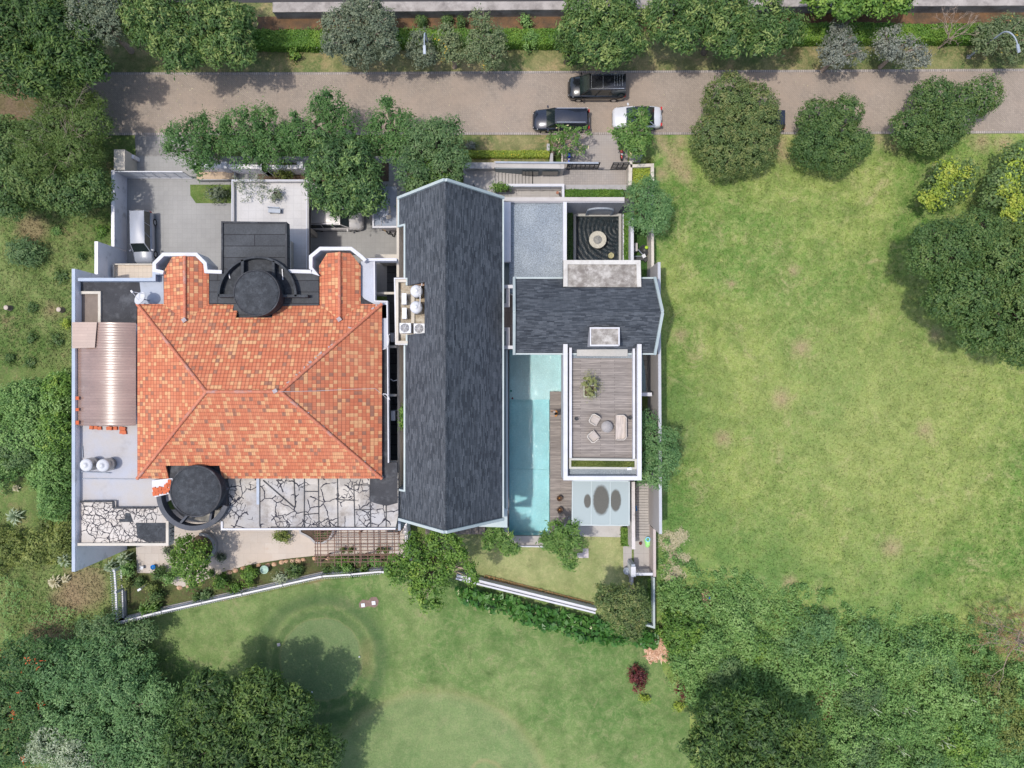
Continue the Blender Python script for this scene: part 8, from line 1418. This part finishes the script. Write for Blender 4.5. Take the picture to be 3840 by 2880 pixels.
tree('garden_tree', 'lime green spreading tree below the slate gable', 'tree', 'O', [(898, 1192, 34), (940, 1238, 40), (980, 1190, 28), (870, 1240, 26), (930, 1285, 26), (1018, 1238, 18), (855, 1220, 22), (955, 1165, 26), (905, 1280, 20)], 6, 'bright', None, rag=0.45, dens=0.7, fill=0.5, bark=BARKL)
tree('garden_tree', 'round olive green tree at the garden wall corner', 'tree', 'O', [(1328, 1305, 42), (1362, 1295, 38), (1350, 1335, 38), (1310, 1285, 24), (1375, 1330, 24)], 5, 'olive', None)
tree('garden_tree', 'round bright green tree in the half ring planter', 'tree', 'O', [(410, 1212, 38), (402, 1183, 26), (422, 1238, 24), (430, 1195, 26), (415, 1262, 12), (392, 1210, 24)], 4, 'bright', None, size=0.75, dens=1.4, rag=0.1)
tree('frangipani', 'large flowering frangipani between pool and garden lawn', 'tree', 'B6', [(750, 240, 100), (900, 320, 120), (800, 430, 130), (700, 380, 100), (1000, 440, 90), (880, 560, 100), (900, 660, 60), (640, 420, 60), (960, 250, 70)], 4, 'frang', 'frangipanis', bark=BARKL, rag=0.3)
tree('frangipani', 'small flowering frangipani at the foot of the slate gable', 'tree', 'B8', [(1250, 420, 70), (1300, 490, 80), (1220, 510, 60), (1380, 480, 50), (1340, 560, 50), (1450, 580, 40), (1260, 400, 60)], 3.5, 'frang', 'frangipanis', bark=BARKL, rag=0.3)
BT = 'tall trees around the putting green'
tree('broad_tree', 'giant feathery tree in the corner by the picket fence', 'tree', 'O', [(140, 1440, 62), (220, 1430, 70), (170, 1520, 80), (280, 1480, 66), (322, 1560, 62), (250, 1600, 85), (150, 1600, 70), (360, 1640, 50), (300, 1650, 60), (345, 1500, 30)], 4.2, 'feather', BT, size=1.15, rag=0.25)
tree('broad_tree', 'smaller bluish feathery tree against the fence corner', 'tree', 'O', [(225, 1352, 26), (285, 1378, 32), (190, 1358, 18), (318, 1368, 20), (260, 1390, 28)], 3.0, 'feather2', BT, rag=0.3)
tree('flame_tree', 'dark tree dotted with orange-red blossoms', 'tree', 'O', [(30, 1440, 52), (35, 1515, 55), (85, 1425, 45), (25, 1600, 55), (90, 1550, 45), (70, 1490, 50), (-20, 1550, 50)], 4.4, 'flame', BT, rag=0.3)
tree('pale_tree', 'whitish flowering tree between flame tree and giant feathery tree', 'tree', 'O', [(110, 1600, 34), (150, 1635, 40), (190, 1655, 40), (85, 1625, 25)], 4.9, 'pale', BT, rag=0.35)
tree('broad_tree', 'big dark clumped tree casting shade on the putting green', 'tree', 'O', [(470, 1540, 68), (555, 1500, 52), (600, 1560, 64), (520, 1620, 85), (665, 1620, 58), (420, 1625, 58), (640, 1720, 95), (640, 1525, 40), (450, 1490, 42), (590, 1640, 70)], 7.2, 'mangodark', BT, size=1.15, rag=0.3)
tree('broad_tree', 'big dark clumped tree at the end of the golf grass', 'tree', 'O', [(1560, 1555, 55), (1640, 1580, 66), (1530, 1612, 50), (1700, 1620, 64), (1600, 1640, 72), (1742, 1590, 34), (1625, 1530, 42), (1680, 1555, 40)], 7, 'mangodark', BT, size=1.1, rag=0.3)
bare('dry_tree', 'half dead reddish brown tree on the edge of the thicket', 'D4', (2150, 600), [(1900, 680), (1990, 480), (2100, 350), (2120, 470), (2200, 400), (2050, 620), (1960, 560), (2260, 480)], 4.5, BARKL, 0.12, 5, None, 15, ('brown', 26, 0.16, 0.03), gen=3)
for lab, zz, lst in (('young tree with glowing', 3.3, ((978, 355, 30), (958, 395, 27), (927, 440, 25), (880, 470, 22), (1045, 370, 20), (905, 492, 14))), ('grey-green tree with lime', 4.2, ((1228, 410, 28), (1245, 480, 28), (1212, 520, 25), (1190, 430, 18)))):
    t = [o for o in bpy.data.objects if o.get('label', '').startswith(lab)][0]; Lb = []
    for x, y, r in lst: q = P('G', x, y, zz); Lb.append((q.x, q.y, zz, M(r / 1.0453, zz), M(r / 1.0453, zz), 0.35))
    V, F, T = crown_arrays(Lb, 'hedgey', 900 + len(lst), 1.2, 1.6, 0.3, bot=0.0); np_mesh('young_leaves', V, F, LEAF['hedgey'], t, T)
# ------------------------------------------------------------------ hedges
HG = 'street hedges'
hedge('clipped street hedge between the yellow-tipped tree and the silvery tree', 'A2', (-20, 312), (640, 318), 135, 1.0, 'hedge', group=HG)
hedge('long clipped street hedge behind the blossoming trees', 'A2', (1180, 305), (2640, 300), 125, 1.0, 'hedge', group=HG)
hedge('dark clipped street hedge behind the pale silver trees', 'A4', (170, 262), (1150, 262), 140, 1.0, 'hedge', group=HG)
hedge('clipped street hedge behind the leafless tree', 'A4', (1150, 262), (2290, 262), 130, 1.0, 'hedge', group=HG)
hedge('low lime hedge along the street wall of the slate house', 'B3', (215, 186), (1005, 186), 56, 0.5, 'hedgey', L=0.1, W=0.06)
hedge('clipped yellow-green hedge strip behind the driveway kerb', 'B3', (1148, 550), (1690, 550), 66, 0.75, 'hedge', L=0.1, W=0.06, per=600)
hedge('square bed of yellow-green clipped shrubs at the driveway', 'B3', (1772, 385), (1945, 385), 165, 1.1, 'hedgey', L=0.1, W=0.065, per=520, name='shrub_bed')
hedge('dark narrow hedge between gravel roof and pond', 'B3', (1196, 715), (1196, 1190), 46, 0.8, 'dense', L=0.1, W=0.07)
hedge('narrow bright hedge between pond and white wall', 'B3', (1735, 730), (1735, 1190), 62, 0.9, 'hedge', L=0.11, W=0.07)
hedge('lime green strap-leaved clump beside the patio', 'B6', (1575, 255), (1575, 465), 95, 0.5, 'bright', L=0.3, W=0.06, per=260)
hedge('yellow-green planting strip inside the grey corner wall', 'B6', (1868, 850), (1868, 1380), 60, 0.35, 'bright', L=0.14, W=0.08)
carpet('groundcover_bed', 'dark green shrubby ground cover in the garden corner', PS('B6', [(1670, 830), (1850, 830), (1850, 1390), (1780, 1390), (1640, 1000), (1670, 960)]), LEAF['dense'], 0.3, 0.7, 220, 0.13, 0.08, 41, cat='ground cover')
carpet('big_leaf_plants', 'dense row of big glossy arrow-shaped leaves below the white garden wall', PS('B8', [(860, 945), (1100, 985), (2212, 1262)]) + PS('B6', [(1215, 1300), (1800, 1440), (1925, 1450)]) + PS('D3', [(1240, 600), (1190, 655), (1060, 620), (900, 600), (650, 590), (430, 520), (200, 450), (0, 400)]) + PS('B8', [(1700, 1280), (1400, 1250), (1150, 1180), (900, 1100)]), LEAF['big'], 0.5, 1.5, 42, 0.52, 0.30, 42, cat='plants', upb=0.5, nscale=0.9, droop=0.7, sd=0.55, layers=0.6)
# ------------------------------------------------------------------ undergrowth of the vacant lot and the rough ground
def thicket(label, pts, mat, h0, h1, per, L, W, sd, f='O', **k): carpet('undergrowth', label, PS(f, pts), LEAF[mat], h0, h1, per, L, W, sd, cat='undergrowth', **k)
thicket('tangled green undergrowth covering the low end of the vacant lot', [(1424, 1170), (1480, 1230), (1560, 1245), (1640, 1270), (1800, 1305), (1900, 1330), (2060, 1330), (2100, 1380), (2320, 1440), (2320, 1760), (1500, 1760), (1490, 1560), (1420, 1500), (1400, 1470), (1430, 1420), (1424, 1300)], 'bush', 0.25, 2.6, 150, 0.20, 0.11, 51, nscale=0.42, edge=2.2)
thicket('lush dark undergrowth beside the corrugated brown roof', [(165, 780), (165, 1130), (120, 1130), (60, 1040), (0, 1050), (-80, 1000), (-80, 880), (20, 840), (80, 830), (110, 800)], 'bush', 0.5, 2.6, 170, 0.20, 0.12, 52, nscale=0.45, edge=1.2)
thicket('yellow-dotted low bushes behind the west wall of the tiled house', [(165, 1100), (165, 1215), (90, 1225), (0, 1230), (-80, 1230), (-80, 1150), (40, 1145), (110, 1130)], 'bushy', 0.4, 1.6, 150, 0.18, 0.11, 53, nscale=0.7, edge=0.8)
thicket('dark scrub where the street ends under the trees', [(-60, 250), (40, 240), (60, 330), (120, 420), (250, 400), (248, 450), (150, 460), (-60, 450)], 'dense', 0.2, 1.0, 110, 0.18, 0.11, 54, nscale=0.6, edge=0.8)
thicket('weeds among the dry grass near the picket fence corner', [(0, 1230), (120, 1300), (245, 1340), (245, 1400), (0, 1420), (-60, 1300)], 'bush', 0.05, 0.5, 70, 0.16, 0.08, 55, nscale=0.8, gap=0.5)
thicket('ivy and weeds on the foot of the embankment', [(570, 62), (1210, 60), (1210, 76), (570, 78)], 'dense', 0.1, 0.5, 60, 0.16, 0.1, 56, nscale=0.8, gap=0.5)
TH = [(1440, 1290), (1490, 1275), (1560, 1290), (1640, 1310), (1800, 1340), (1900, 1370), (2060, 1370), (2110, 1420), (2300, 1460), (2300, 1740), (1800, 1740), (1760, 1560), (1600, 1500), (1500, 1500), (1440, 1440)]
bushmass('lumpy green thicket at the low end of the vacant lot', 'O', TH, 'bush', 120, 0.5, 1.7, 61)
bushmass('darker clumps scattered through the vacant lot thicket', 'O', TH, 'feather', 55, 0.4, 1.5, 62, 1.0)
bushmass('lowest and thickest part of the thicket at the corner', 'O', [(1760, 1540), (2000, 1500), (2300, 1560), (2300, 1740), (1780, 1740)], 'bush', 70, 0.8, 1.9, 63, 1.0)
bushmass('lumpy bushes crowding the wall of the corrugated roof', 'O', [(155, 790), (155, 1100), (60, 1040), (-60, 1040), (-60, 890), (60, 850)], 'bush', 75, 0.5, 1.5, 64, 1.1)
bushmass('yellowish bushes crowding the wall by the water tanks', 'O', [(150, 1120), (150, 1200), (0, 1220), (-60, 1160), (60, 1140)], 'bushy', 34, 0.4, 1.2, 65, 1.1)
BAND = [(1424, 1160), (1500, 1200), (1640, 1240), (1800, 1275), (1900, 1310), (2060, 1320), (2212, 1380), (2300, 1460), (2060, 1400), (1800, 1360), (1600, 1310), (1424, 1300)]
bushmass('small weeds thinning out from the thicket into the lawn', 'O', BAND, 'bush', 130, 0.12, 0.5, 66, 0.8)
thicket('loose creepers between thicket and lawn', BAND, 'bush', 0.03, 0.3, 60, 0.15, 0.09, 67, nscale=0.7, gap=0.45, edge=1.0)
BU = 'rounded bushes in the vacant lot thicket'
for i, (x, y, r_, h_, s_, lab) in enumerate(((1470, 1365, 48, 2.0, 'bright', 'bright round bush next to the grey corner wall'), (1530, 1395, 52, 2.2, 'bush', 'largest round bush of the thicket'), (1590, 1370, 42, 1.8, 'bush', 'round bush on the lawn side of the largest one'), (1625, 1400, 34, 1.6, 'bright', 'yellowish green bush at the middle of the thicket'), (1480, 1430, 34, 1.6, 'bush', 'bush above the dry palm husks'), (1570, 1325, 34, 1.4, 'bush', 'low bush beside the small blue rubbish'), (1560, 1440, 40, 2.0, 'feather2', 'bluish bush between the largest bush and the dark clumped tree'), (1760, 1440, 46, 1.7, 'bush', 'bush beside the pale fallen fronds'), (1860, 1500, 50, 1.9, 'feather2', 'bluish bush in the lower thicket'), (1950, 1430, 46, 1.6, 'bush', 'bush in the upper right of the thicket'), (1980, 1560, 55, 2.0, 'bush', 'wide bush in the lowest part of the thicket'), (2080, 1600, 55, 2.2, 'bright', 'bright bush at the bottom corner of the thicket'), (1850, 1610, 55, 2.2, 'feather2', 'bluish bush touching the dark clumped tree'), (2140, 1500, 58, 2.4, 'bushy', 'yellow-green bush below the reddish brown tree'), (2190, 1570, 60, 2.4, 'bushy', 'yellow-green bush at the very corner'), (1420, 1400, 0, 0, '', ''))):
    if r_: shrub('bush', lab, 'O', x, y, r_, h_, s_, BU, size=1.0)
shrub('bush', 'bluish green bush alone on the rough grass', 'O', 55, 545, 42, 1.4, 'feather2', ry=30, size=1.0)
for x, y, r_, h_, s_, lab in ((60, 860, 46, 2.2, 'bush', 'tall bush by the corrugated roof, farther up'), (120, 930, 44, 2.4, 'bright', 'bright bush by the corrugated roof'), (40, 960, 50, 2.2, 'feather2', 'bluish bush in the dark undergrowth'), (110, 1010, 40, 1.8, 'bush', 'bush beside the water tanks wall'), (130, 840, 34, 2.4, 'bright', 'yellowish bush touching the corrugated roof')): shrub('bush', lab, 'O', x, y, r_, h_, s_, 'bushes against the west wall', size=1.0)
shrub('shrub', 'maroon leaved shrub at the end of the big leaf row', 'D3', 1085, 910, 75, 1.3, 'maroon', ry=110); shrub('shrub', 'small maroon shrub at the edge of the dark tree shade', 'D3', 1450, 1025, 42, 0.9, 'maroon', ry=55)
shrub('shrub', 'low bush with pale yellow flowers beside the maroon shrub', 'D3', 1150, 1080, 50, 0.6, 'hedgey', ry=30); shrub('shrub', 'yellow-green low bush nearest the dark clumped tree', 'D3', 1430, 1150, 60, 0.7, 'hedgey', ry=35)
shrub('shrub', 'small round bush alone on the street verge', 'A2', 342, 455, 42, 0.8, 'bright', ry=50); shrub('shrub', 'yellow-green shrub behind the front garden wall', 'A2', 255, 1420, 100, 1.4, 'bushy', ry=62)
shrub('shrub', 'loose grey-green shrub on the small courtyard lawn', 'A5', 1685, 70, 120, 1.6, 'silver', ry=85, dens=0.6); shrub('climbing_plant', 'bright green climber hanging over the slate roof gutter', 'A8', 1700, 1085, 52, 0.9, 'bright', ry=85, z0=5.6, size=0.6, cat='climber'); shrub('climbing_plant', 'lower tuft of the green climber beside the roof gutter', 'A8', 1690, 1210, 36, 0.7, 'bright', ry=60, z0=5.4, size=0.6, cat='climber')
pot('bushy potted shrub on the carport terrace', 'A6', 370, 360, 34, 0.35, DKPOT, 'silver', z0=3.6, plant_r=0.55); bare('potted_tree', 'sparse thin-leaved plant on the carport terrace', 'A6', (190, 350), [(100, 300), (160, 250), (250, 260), (270, 330), (190, 400), (110, 370), (220, 300)], 5.4, BARK, 0.02, 4, None, 31, ('silver', 12, 0.16, 0.05), gen=2, cat='potted plant')
for ob in [o for o in bpy.data.objects if o.get('label', '').startswith('sparse thin-leaved')]: pass
# weeds, agaves and palms
rosette('agave', 'silvery agave rosette west of the lilac wall', 'D8', 140, 1105, 75, 0.9, 'agave', 30); rosette('agave', 'blue-green agave rosette at the corner of the lilac wall', 'D8', 525, 1440, 65, 0.9, 'agave', 30)
rosette('dry_palm', 'straw coloured dead palm rosette on the dry grass', 'D1', 470, 110, 62, 0.6, 'straw', 26); rosette('dry_palm', 'second straw coloured palm rosette, smaller and beside the first', 'D1', 560, 85, 42, 0.5, 'straw', 22); rosette('dry_palm', 'tiny straw tuft on the rough grass above the agaves', 'D8', 140, 890, 34, 0.4, 'straw', 18)
GP = 'palm tufts in the garden bed'
for f, x, y, r_, m_, lab in (('B1', 640, 1075, 80, 'agave', 'palm tuft beside the lilac wall end'), ('B1', 505, 1150, 70, 'agave', 'palm tuft at the top of the short picket fence'), ('D1', 1240, 320, 75, 'frang', 'dark palm tuft at the fence bend'), ('B2', 1200, 1235, 62, 'frang', 'dark palm tuft leaning over the long picket fence'), ('B2', 1305, 1185, 55, 'frang', 'dark palm tuft under the pergola edge'), ('B1', 960, 1570, 70, 'frang', 'palm tuft in the shade near the fence')): rosette('palm', lab, f, x, y, r_, 1.3, m_, 34, GP)
GS = 'shrubs in the tiled house garden'
for f, x, y, r_, h_, s_, lab, ry in (('B1', 640, 1200, 70, 1.2, 'bush', 'shrub between palm tuft and blue tub', 80), ('B1', 610, 1330, 60, 1.1, 'bushy', 'yellowish shrub along the short picket fence', 80), ('B1', 960, 1240, 62, 1.2, 'dense', 'dark shrub right of the blue tub', 70), ('B1', 1060, 1290, 70, 1.2, 'bush', 'shrub below the round bright tree', 60), ('B1', 880, 1390, 70, 1.0, 'bushy', 'yellow-green shrub beside the thin light post', 55), ('B1', 930, 1480, 75, 1.2, 'dense', 'dark shrub between light post and fence', 60), ('B1', 760, 1330, 55, 0.9, 'dense', 'dark low shrub below the terrace corner', 50), ('B1', 1600, 1330, 75, 1.0, 'bright', 'bright shrub by the stone edged terrace curve', 85), ('B1', 1440, 1470, 55, 0.8, 'feather2', 'bluish shrub touching the long fence', 55), ('B1', 1740, 1395, 62, 0.8, 'bright', 'spreading bright shrub against the long fence', 50), ('B1', 1340, 1490, 42, 0.8, 'dense', 'small dark shrub near the fence', 42), ('B1', 1895, 1270, 90, 1.2, 'bright', 'vivid green bush beside the bird bath', 95), ('B1', 1050, 1010, 42, 0.8, 'silver', 'grey shrub at the wing wall corner', 50), ('B1', 1600, 1080, 70, 0.4, 'silver', 'low grey shrub at the planter ring', 32), ('B1', 1500, 1250, 22, 0.4, 'dense', 'tiny shrub on the terrace edge', 22), ('B2', 560, 1215, 85, 1.1, 'dense', 'dark shrub below the orange stones', 70), ('B2', 425, 1300, 70, 0.9, 'pale', 'pale feathery shrub leaning on the long fence', 50), ('B2', 575, 1275, 30, 0.6, 'pale', 'small pale tuft beside the long fence', 30), ('B2', 430, 865, 100, 1.1, 'bushy', 'rounded yellow-green shrub against the sealed roof edge', 72), ('B2', 850, 850, 80, 0.6, 'dense', 'low plants in the curved raised bed', 50), ('B2', 1050, 1115, 62, 1.2, 'bright', 'bright shrub poking through the pergola', 40), ('B2', 1010, 1180, 60, 1.0, 'dense', 'dark shrub in front of the pergola', 42), ('B2', 1110, 1185, 66, 1.1, 'bush', 'leafy shrub below the pergola middle', 46), ('B2', 1250, 1100, 70, 1.0, 'dense', 'dark shrub under the pergola bars', 40), ('B2', 1400, 1120, 62, 1.1, 'bush', 'shrub between pergola and lime green tree', 52), ('B2', 900, 1215, 36, 0.7, 'dense', 'small dark shrub on the fence line', 30)): shrub('shrub', lab, f, x, y, r_, h_, s_, GS, ry=ry)
for f, x, y, r_, h_, s_, lab in (('A2', 1395, 175, 50, 0.9, 'dense', 'dark shrub on the embankment above the curved lamp'), ('A2', 1605, 165, 50, 0.9, 'dense', 'dark shrub on the embankment above the blossoming tree'), ('A2', 1722, 185, 42, 0.9, 'dense', 'dark shrub between the two blossoming trees'), ('A3', 160, 180, 55, 1.0, 'bush', 'shrub on the embankment foot near the van tree'), ('A3', 190, 340, 75, 1.4, 'bush', 'shrub bulging out of the street hedge'), ('A2', 1800, 1210, 42, 0.6, 'silverpale', 'small pale shrub at the end of the lime hedge'), ('B3', 1935, 260, 10, 0.3, 'bushy', 'tiny tuft on the side verge')): shrub('shrub', lab, f, x, y, r_, h_, s_, 'shrubs along the street')
DT = 'small weeds on the rough grass'
for x, y, r_, s_, lab in ((790, 345, 28, 'bright', 'light green weed beside the low wall step'), (250, 940, 45, 'dense', 'dark weed between the two stumps'), (240, 1175, 45, 'dense', 'dark weed nearest the corrugated roof'), (440, 1190, 60, 'dense', 'widest dark weed clump of the rough grass'), (230, 1365, 45, 'dense', 'dark weed just above the lush undergrowth'), (75, 1330, 40, 'dense', 'dark weed at the outer edge'), (470, 700, 62, 'dense', 'dark weed next to the tallest wall corner'), (440, 340, 30, 'bush', 'small weed in the middle of the grass'), (640, 545, 26, 'dense', 'tiny dark weed beside the middle wall step')): shrub('weed', lab, 'D7', x, y, r_, 0.35, s_, DT, size=0.8)
shrub('weed', 'yellow flowered weed beside the light well wall', 'D7', 520, 1060, 42, 0.8, 'hedgey', DT, dens=0.5)
# straw heaps and palm husks beside the boundary wall
def heap(label, f, pts, mat, n, L, W, sd):
    rng = np.random.default_rng(sd); pl = PS(f, pts); q = pick(pl, n, rng); q = q + rng.normal(size=q.shape) * 0.16; z = 0.03 + 0.22 * rng.random(n) * vnoise(q[:, 0], q[:, 1], 1.3, sd); V, F = leaf_quads(np.concatenate([q, z[:, None]], 1), unit(rng.normal(size=(n, 3)) * 0.22 + np.array([0, 0, 1.0])), L * (0.6 + 0.7 * rng.random(n)), W * np.ones(n), rng, 0.05); V[:, 2] = np.maximum(V[:, 2], 0.012)
    o = np_mesh('straw_heap', V, F, LEAF[mat], None, np.clip(0.45 + 0.25 * rng.normal(size=n), 0, 0.84)); tag(o, label, 'straw heap', 'straw heaps beside the boundary wall')
heap('pale straw heap beside the lime toy landing', 'D6', [(112, 790), (150, 765), (205, 770), (235, 742), (270, 775), (262, 808), (225, 812), (205, 850), (160, 858), (125, 840)], 'straw', 1100, 0.34, 0.04, 1)
heap('middle straw heap between landing wall and undergrowth', 'D6', [(165, 880), (215, 870), (240, 900), (275, 895), (280, 935), (235, 945), (180, 940)], 'straw', 700, 0.34, 0.04, 2); heap('lowest straw heap above the bright round bush', 'D6', [(140, 960), (200, 945), (225, 985), (265, 1010), (240, 1018), (195, 1000), (165, 1040), (142, 1025)], 'straw', 600, 0.34, 0.04, 3)
heap('pinkish palm husks outside the grey corner wall', 'D3', [(1240, 510), (1290, 520), (1330, 560), (1320, 660), (1370, 710), (1330, 755), (1240, 745), (1190, 770), (1165, 650), (1215, 640), (1240, 570)], 'husk', 900, 0.5, 0.11, 4); heap('brown husk pile beside the small blue rubbish', 'D3', [(1600, 260), (1640, 210), (1675, 220), (1670, 280), (1650, 330), (1610, 330)], 'husk', 260, 0.4, 0.09, 5)
mb = MB(); q_ = P('D3', 1688, 250, 0.4); mb.lathe((q_.x, q_.y, 0.2), [(0.08, 0), (0.13, 0.1), (0.1, 0.25), (0.01, 0.27)], 12); tag(mb.build('plastic_drum', plain('blue_rubbish', (0.02, 0.1, 0.45), None, 3, 0.4)), 'small blue plastic drum dumped in the thicket', 'drum')
for f, x, y, r_, lab in (('D4', 555, 900, 60, 'fallen pale frond nearest the dark tree'), ('D4', 700, 800, 55, 'upright pale frond in the thicket'), ('D4', 1190, 1120, 75, 'long pale frond in the middle of the thicket'), ('D4', 1640, 1010, 62, 'curled pale frond beside the yellow-green bush'), ('D4', 1500, 1400, 70, 'pale frond lying low in the thicket'), ('D4', 1130, 1460, 50, 'small pale frond at the bottom of the thicket'), ('D4', 1020, 1330, 70, 'dark edged pale frond near the bottom'), ('D4', 900, 1110, 62, 'arched pale frond among brown litter')): rosette('fallen_frond', lab, f, x, y, r_, 2.0, 'pale', 9, 'pale fronds in the thicket', z0=0.6, w=0.035)
heap('brown leaf litter under the pale fronds', 'D4', [(480, 1090), (560, 950), (680, 930), (760, 1000), (700, 1130), (820, 1320), (620, 1320), (480, 1280), (560, 1200)], 'husk', 500, 0.3, 0.06, 6)
# ------------------------------------------------------------------ pieces that stand apart become parts of their own
def split_part(o):
    me = o.data; nv = len(me.vertices); par = list(range(nv)); key = {}
    def find(a):
        while par[a] != a: par[a] = par[par[a]]; a = par[a]
        return a
    for v in me.vertices:
        k = (round(v.co.x, 3), round(v.co.y, 3), round(v.co.z, 3))
        if k in key: par[find(v.index)] = find(key[k])
        else: key[k] = v.index
    for p in me.polygons:
        a = find(p.vertices[0])
        for b in p.vertices[1:]: par[find(b)] = a
    groups = {}
    for p in me.polygons: groups.setdefault(find(p.vertices[0]), []).append(p)
    if len(groups) < 2 or len(groups) > 60: return
    for i, (r, ps) in enumerate(groups.items()):
        idx = {}; vs = []; fs = []
        for p in ps:
            f = []
            for v in p.vertices:
                if v not in idx: idx[v] = len(vs); vs.append(tuple(me.vertices[v].co))
                f.append(idx[v])
            fs.append(f)
        m2 = bpy.data.meshes.new(o.name); m2.from_pydata(vs, [], fs); [m2.materials.append(x) for x in me.materials]
        m2.polygons.foreach_set('material_index', [p.material_index for p in ps]); m2.polygons.foreach_set('use_smooth', [p.use_smooth for p in ps]); m2.update()
        if i == 0: first = m2
        else: c = o.copy(); c.data = m2; COL.objects.link(c); c.parent = o.parent
    o.data = first
SPL = ('ring_beam', 'link_beam', 'skylight', 'mortar_patch', 'coping_tile', 'overflow_pipe', 'loose_tile', 'bracket', 'foot', 'eye', 'post', 'cross_beam', 'glass_canopy', 'long_bar', 'pane', 'kerb', 'pipe', 'water_pipe', 'cement_lump', 'plate')
for o in [o for o in bpy.data.objects if o.type == 'MESH' and o.parent is not None and o.name.split('.')[0] in SPL and len(o.data.uv_layers) == 0]: split_part(o)
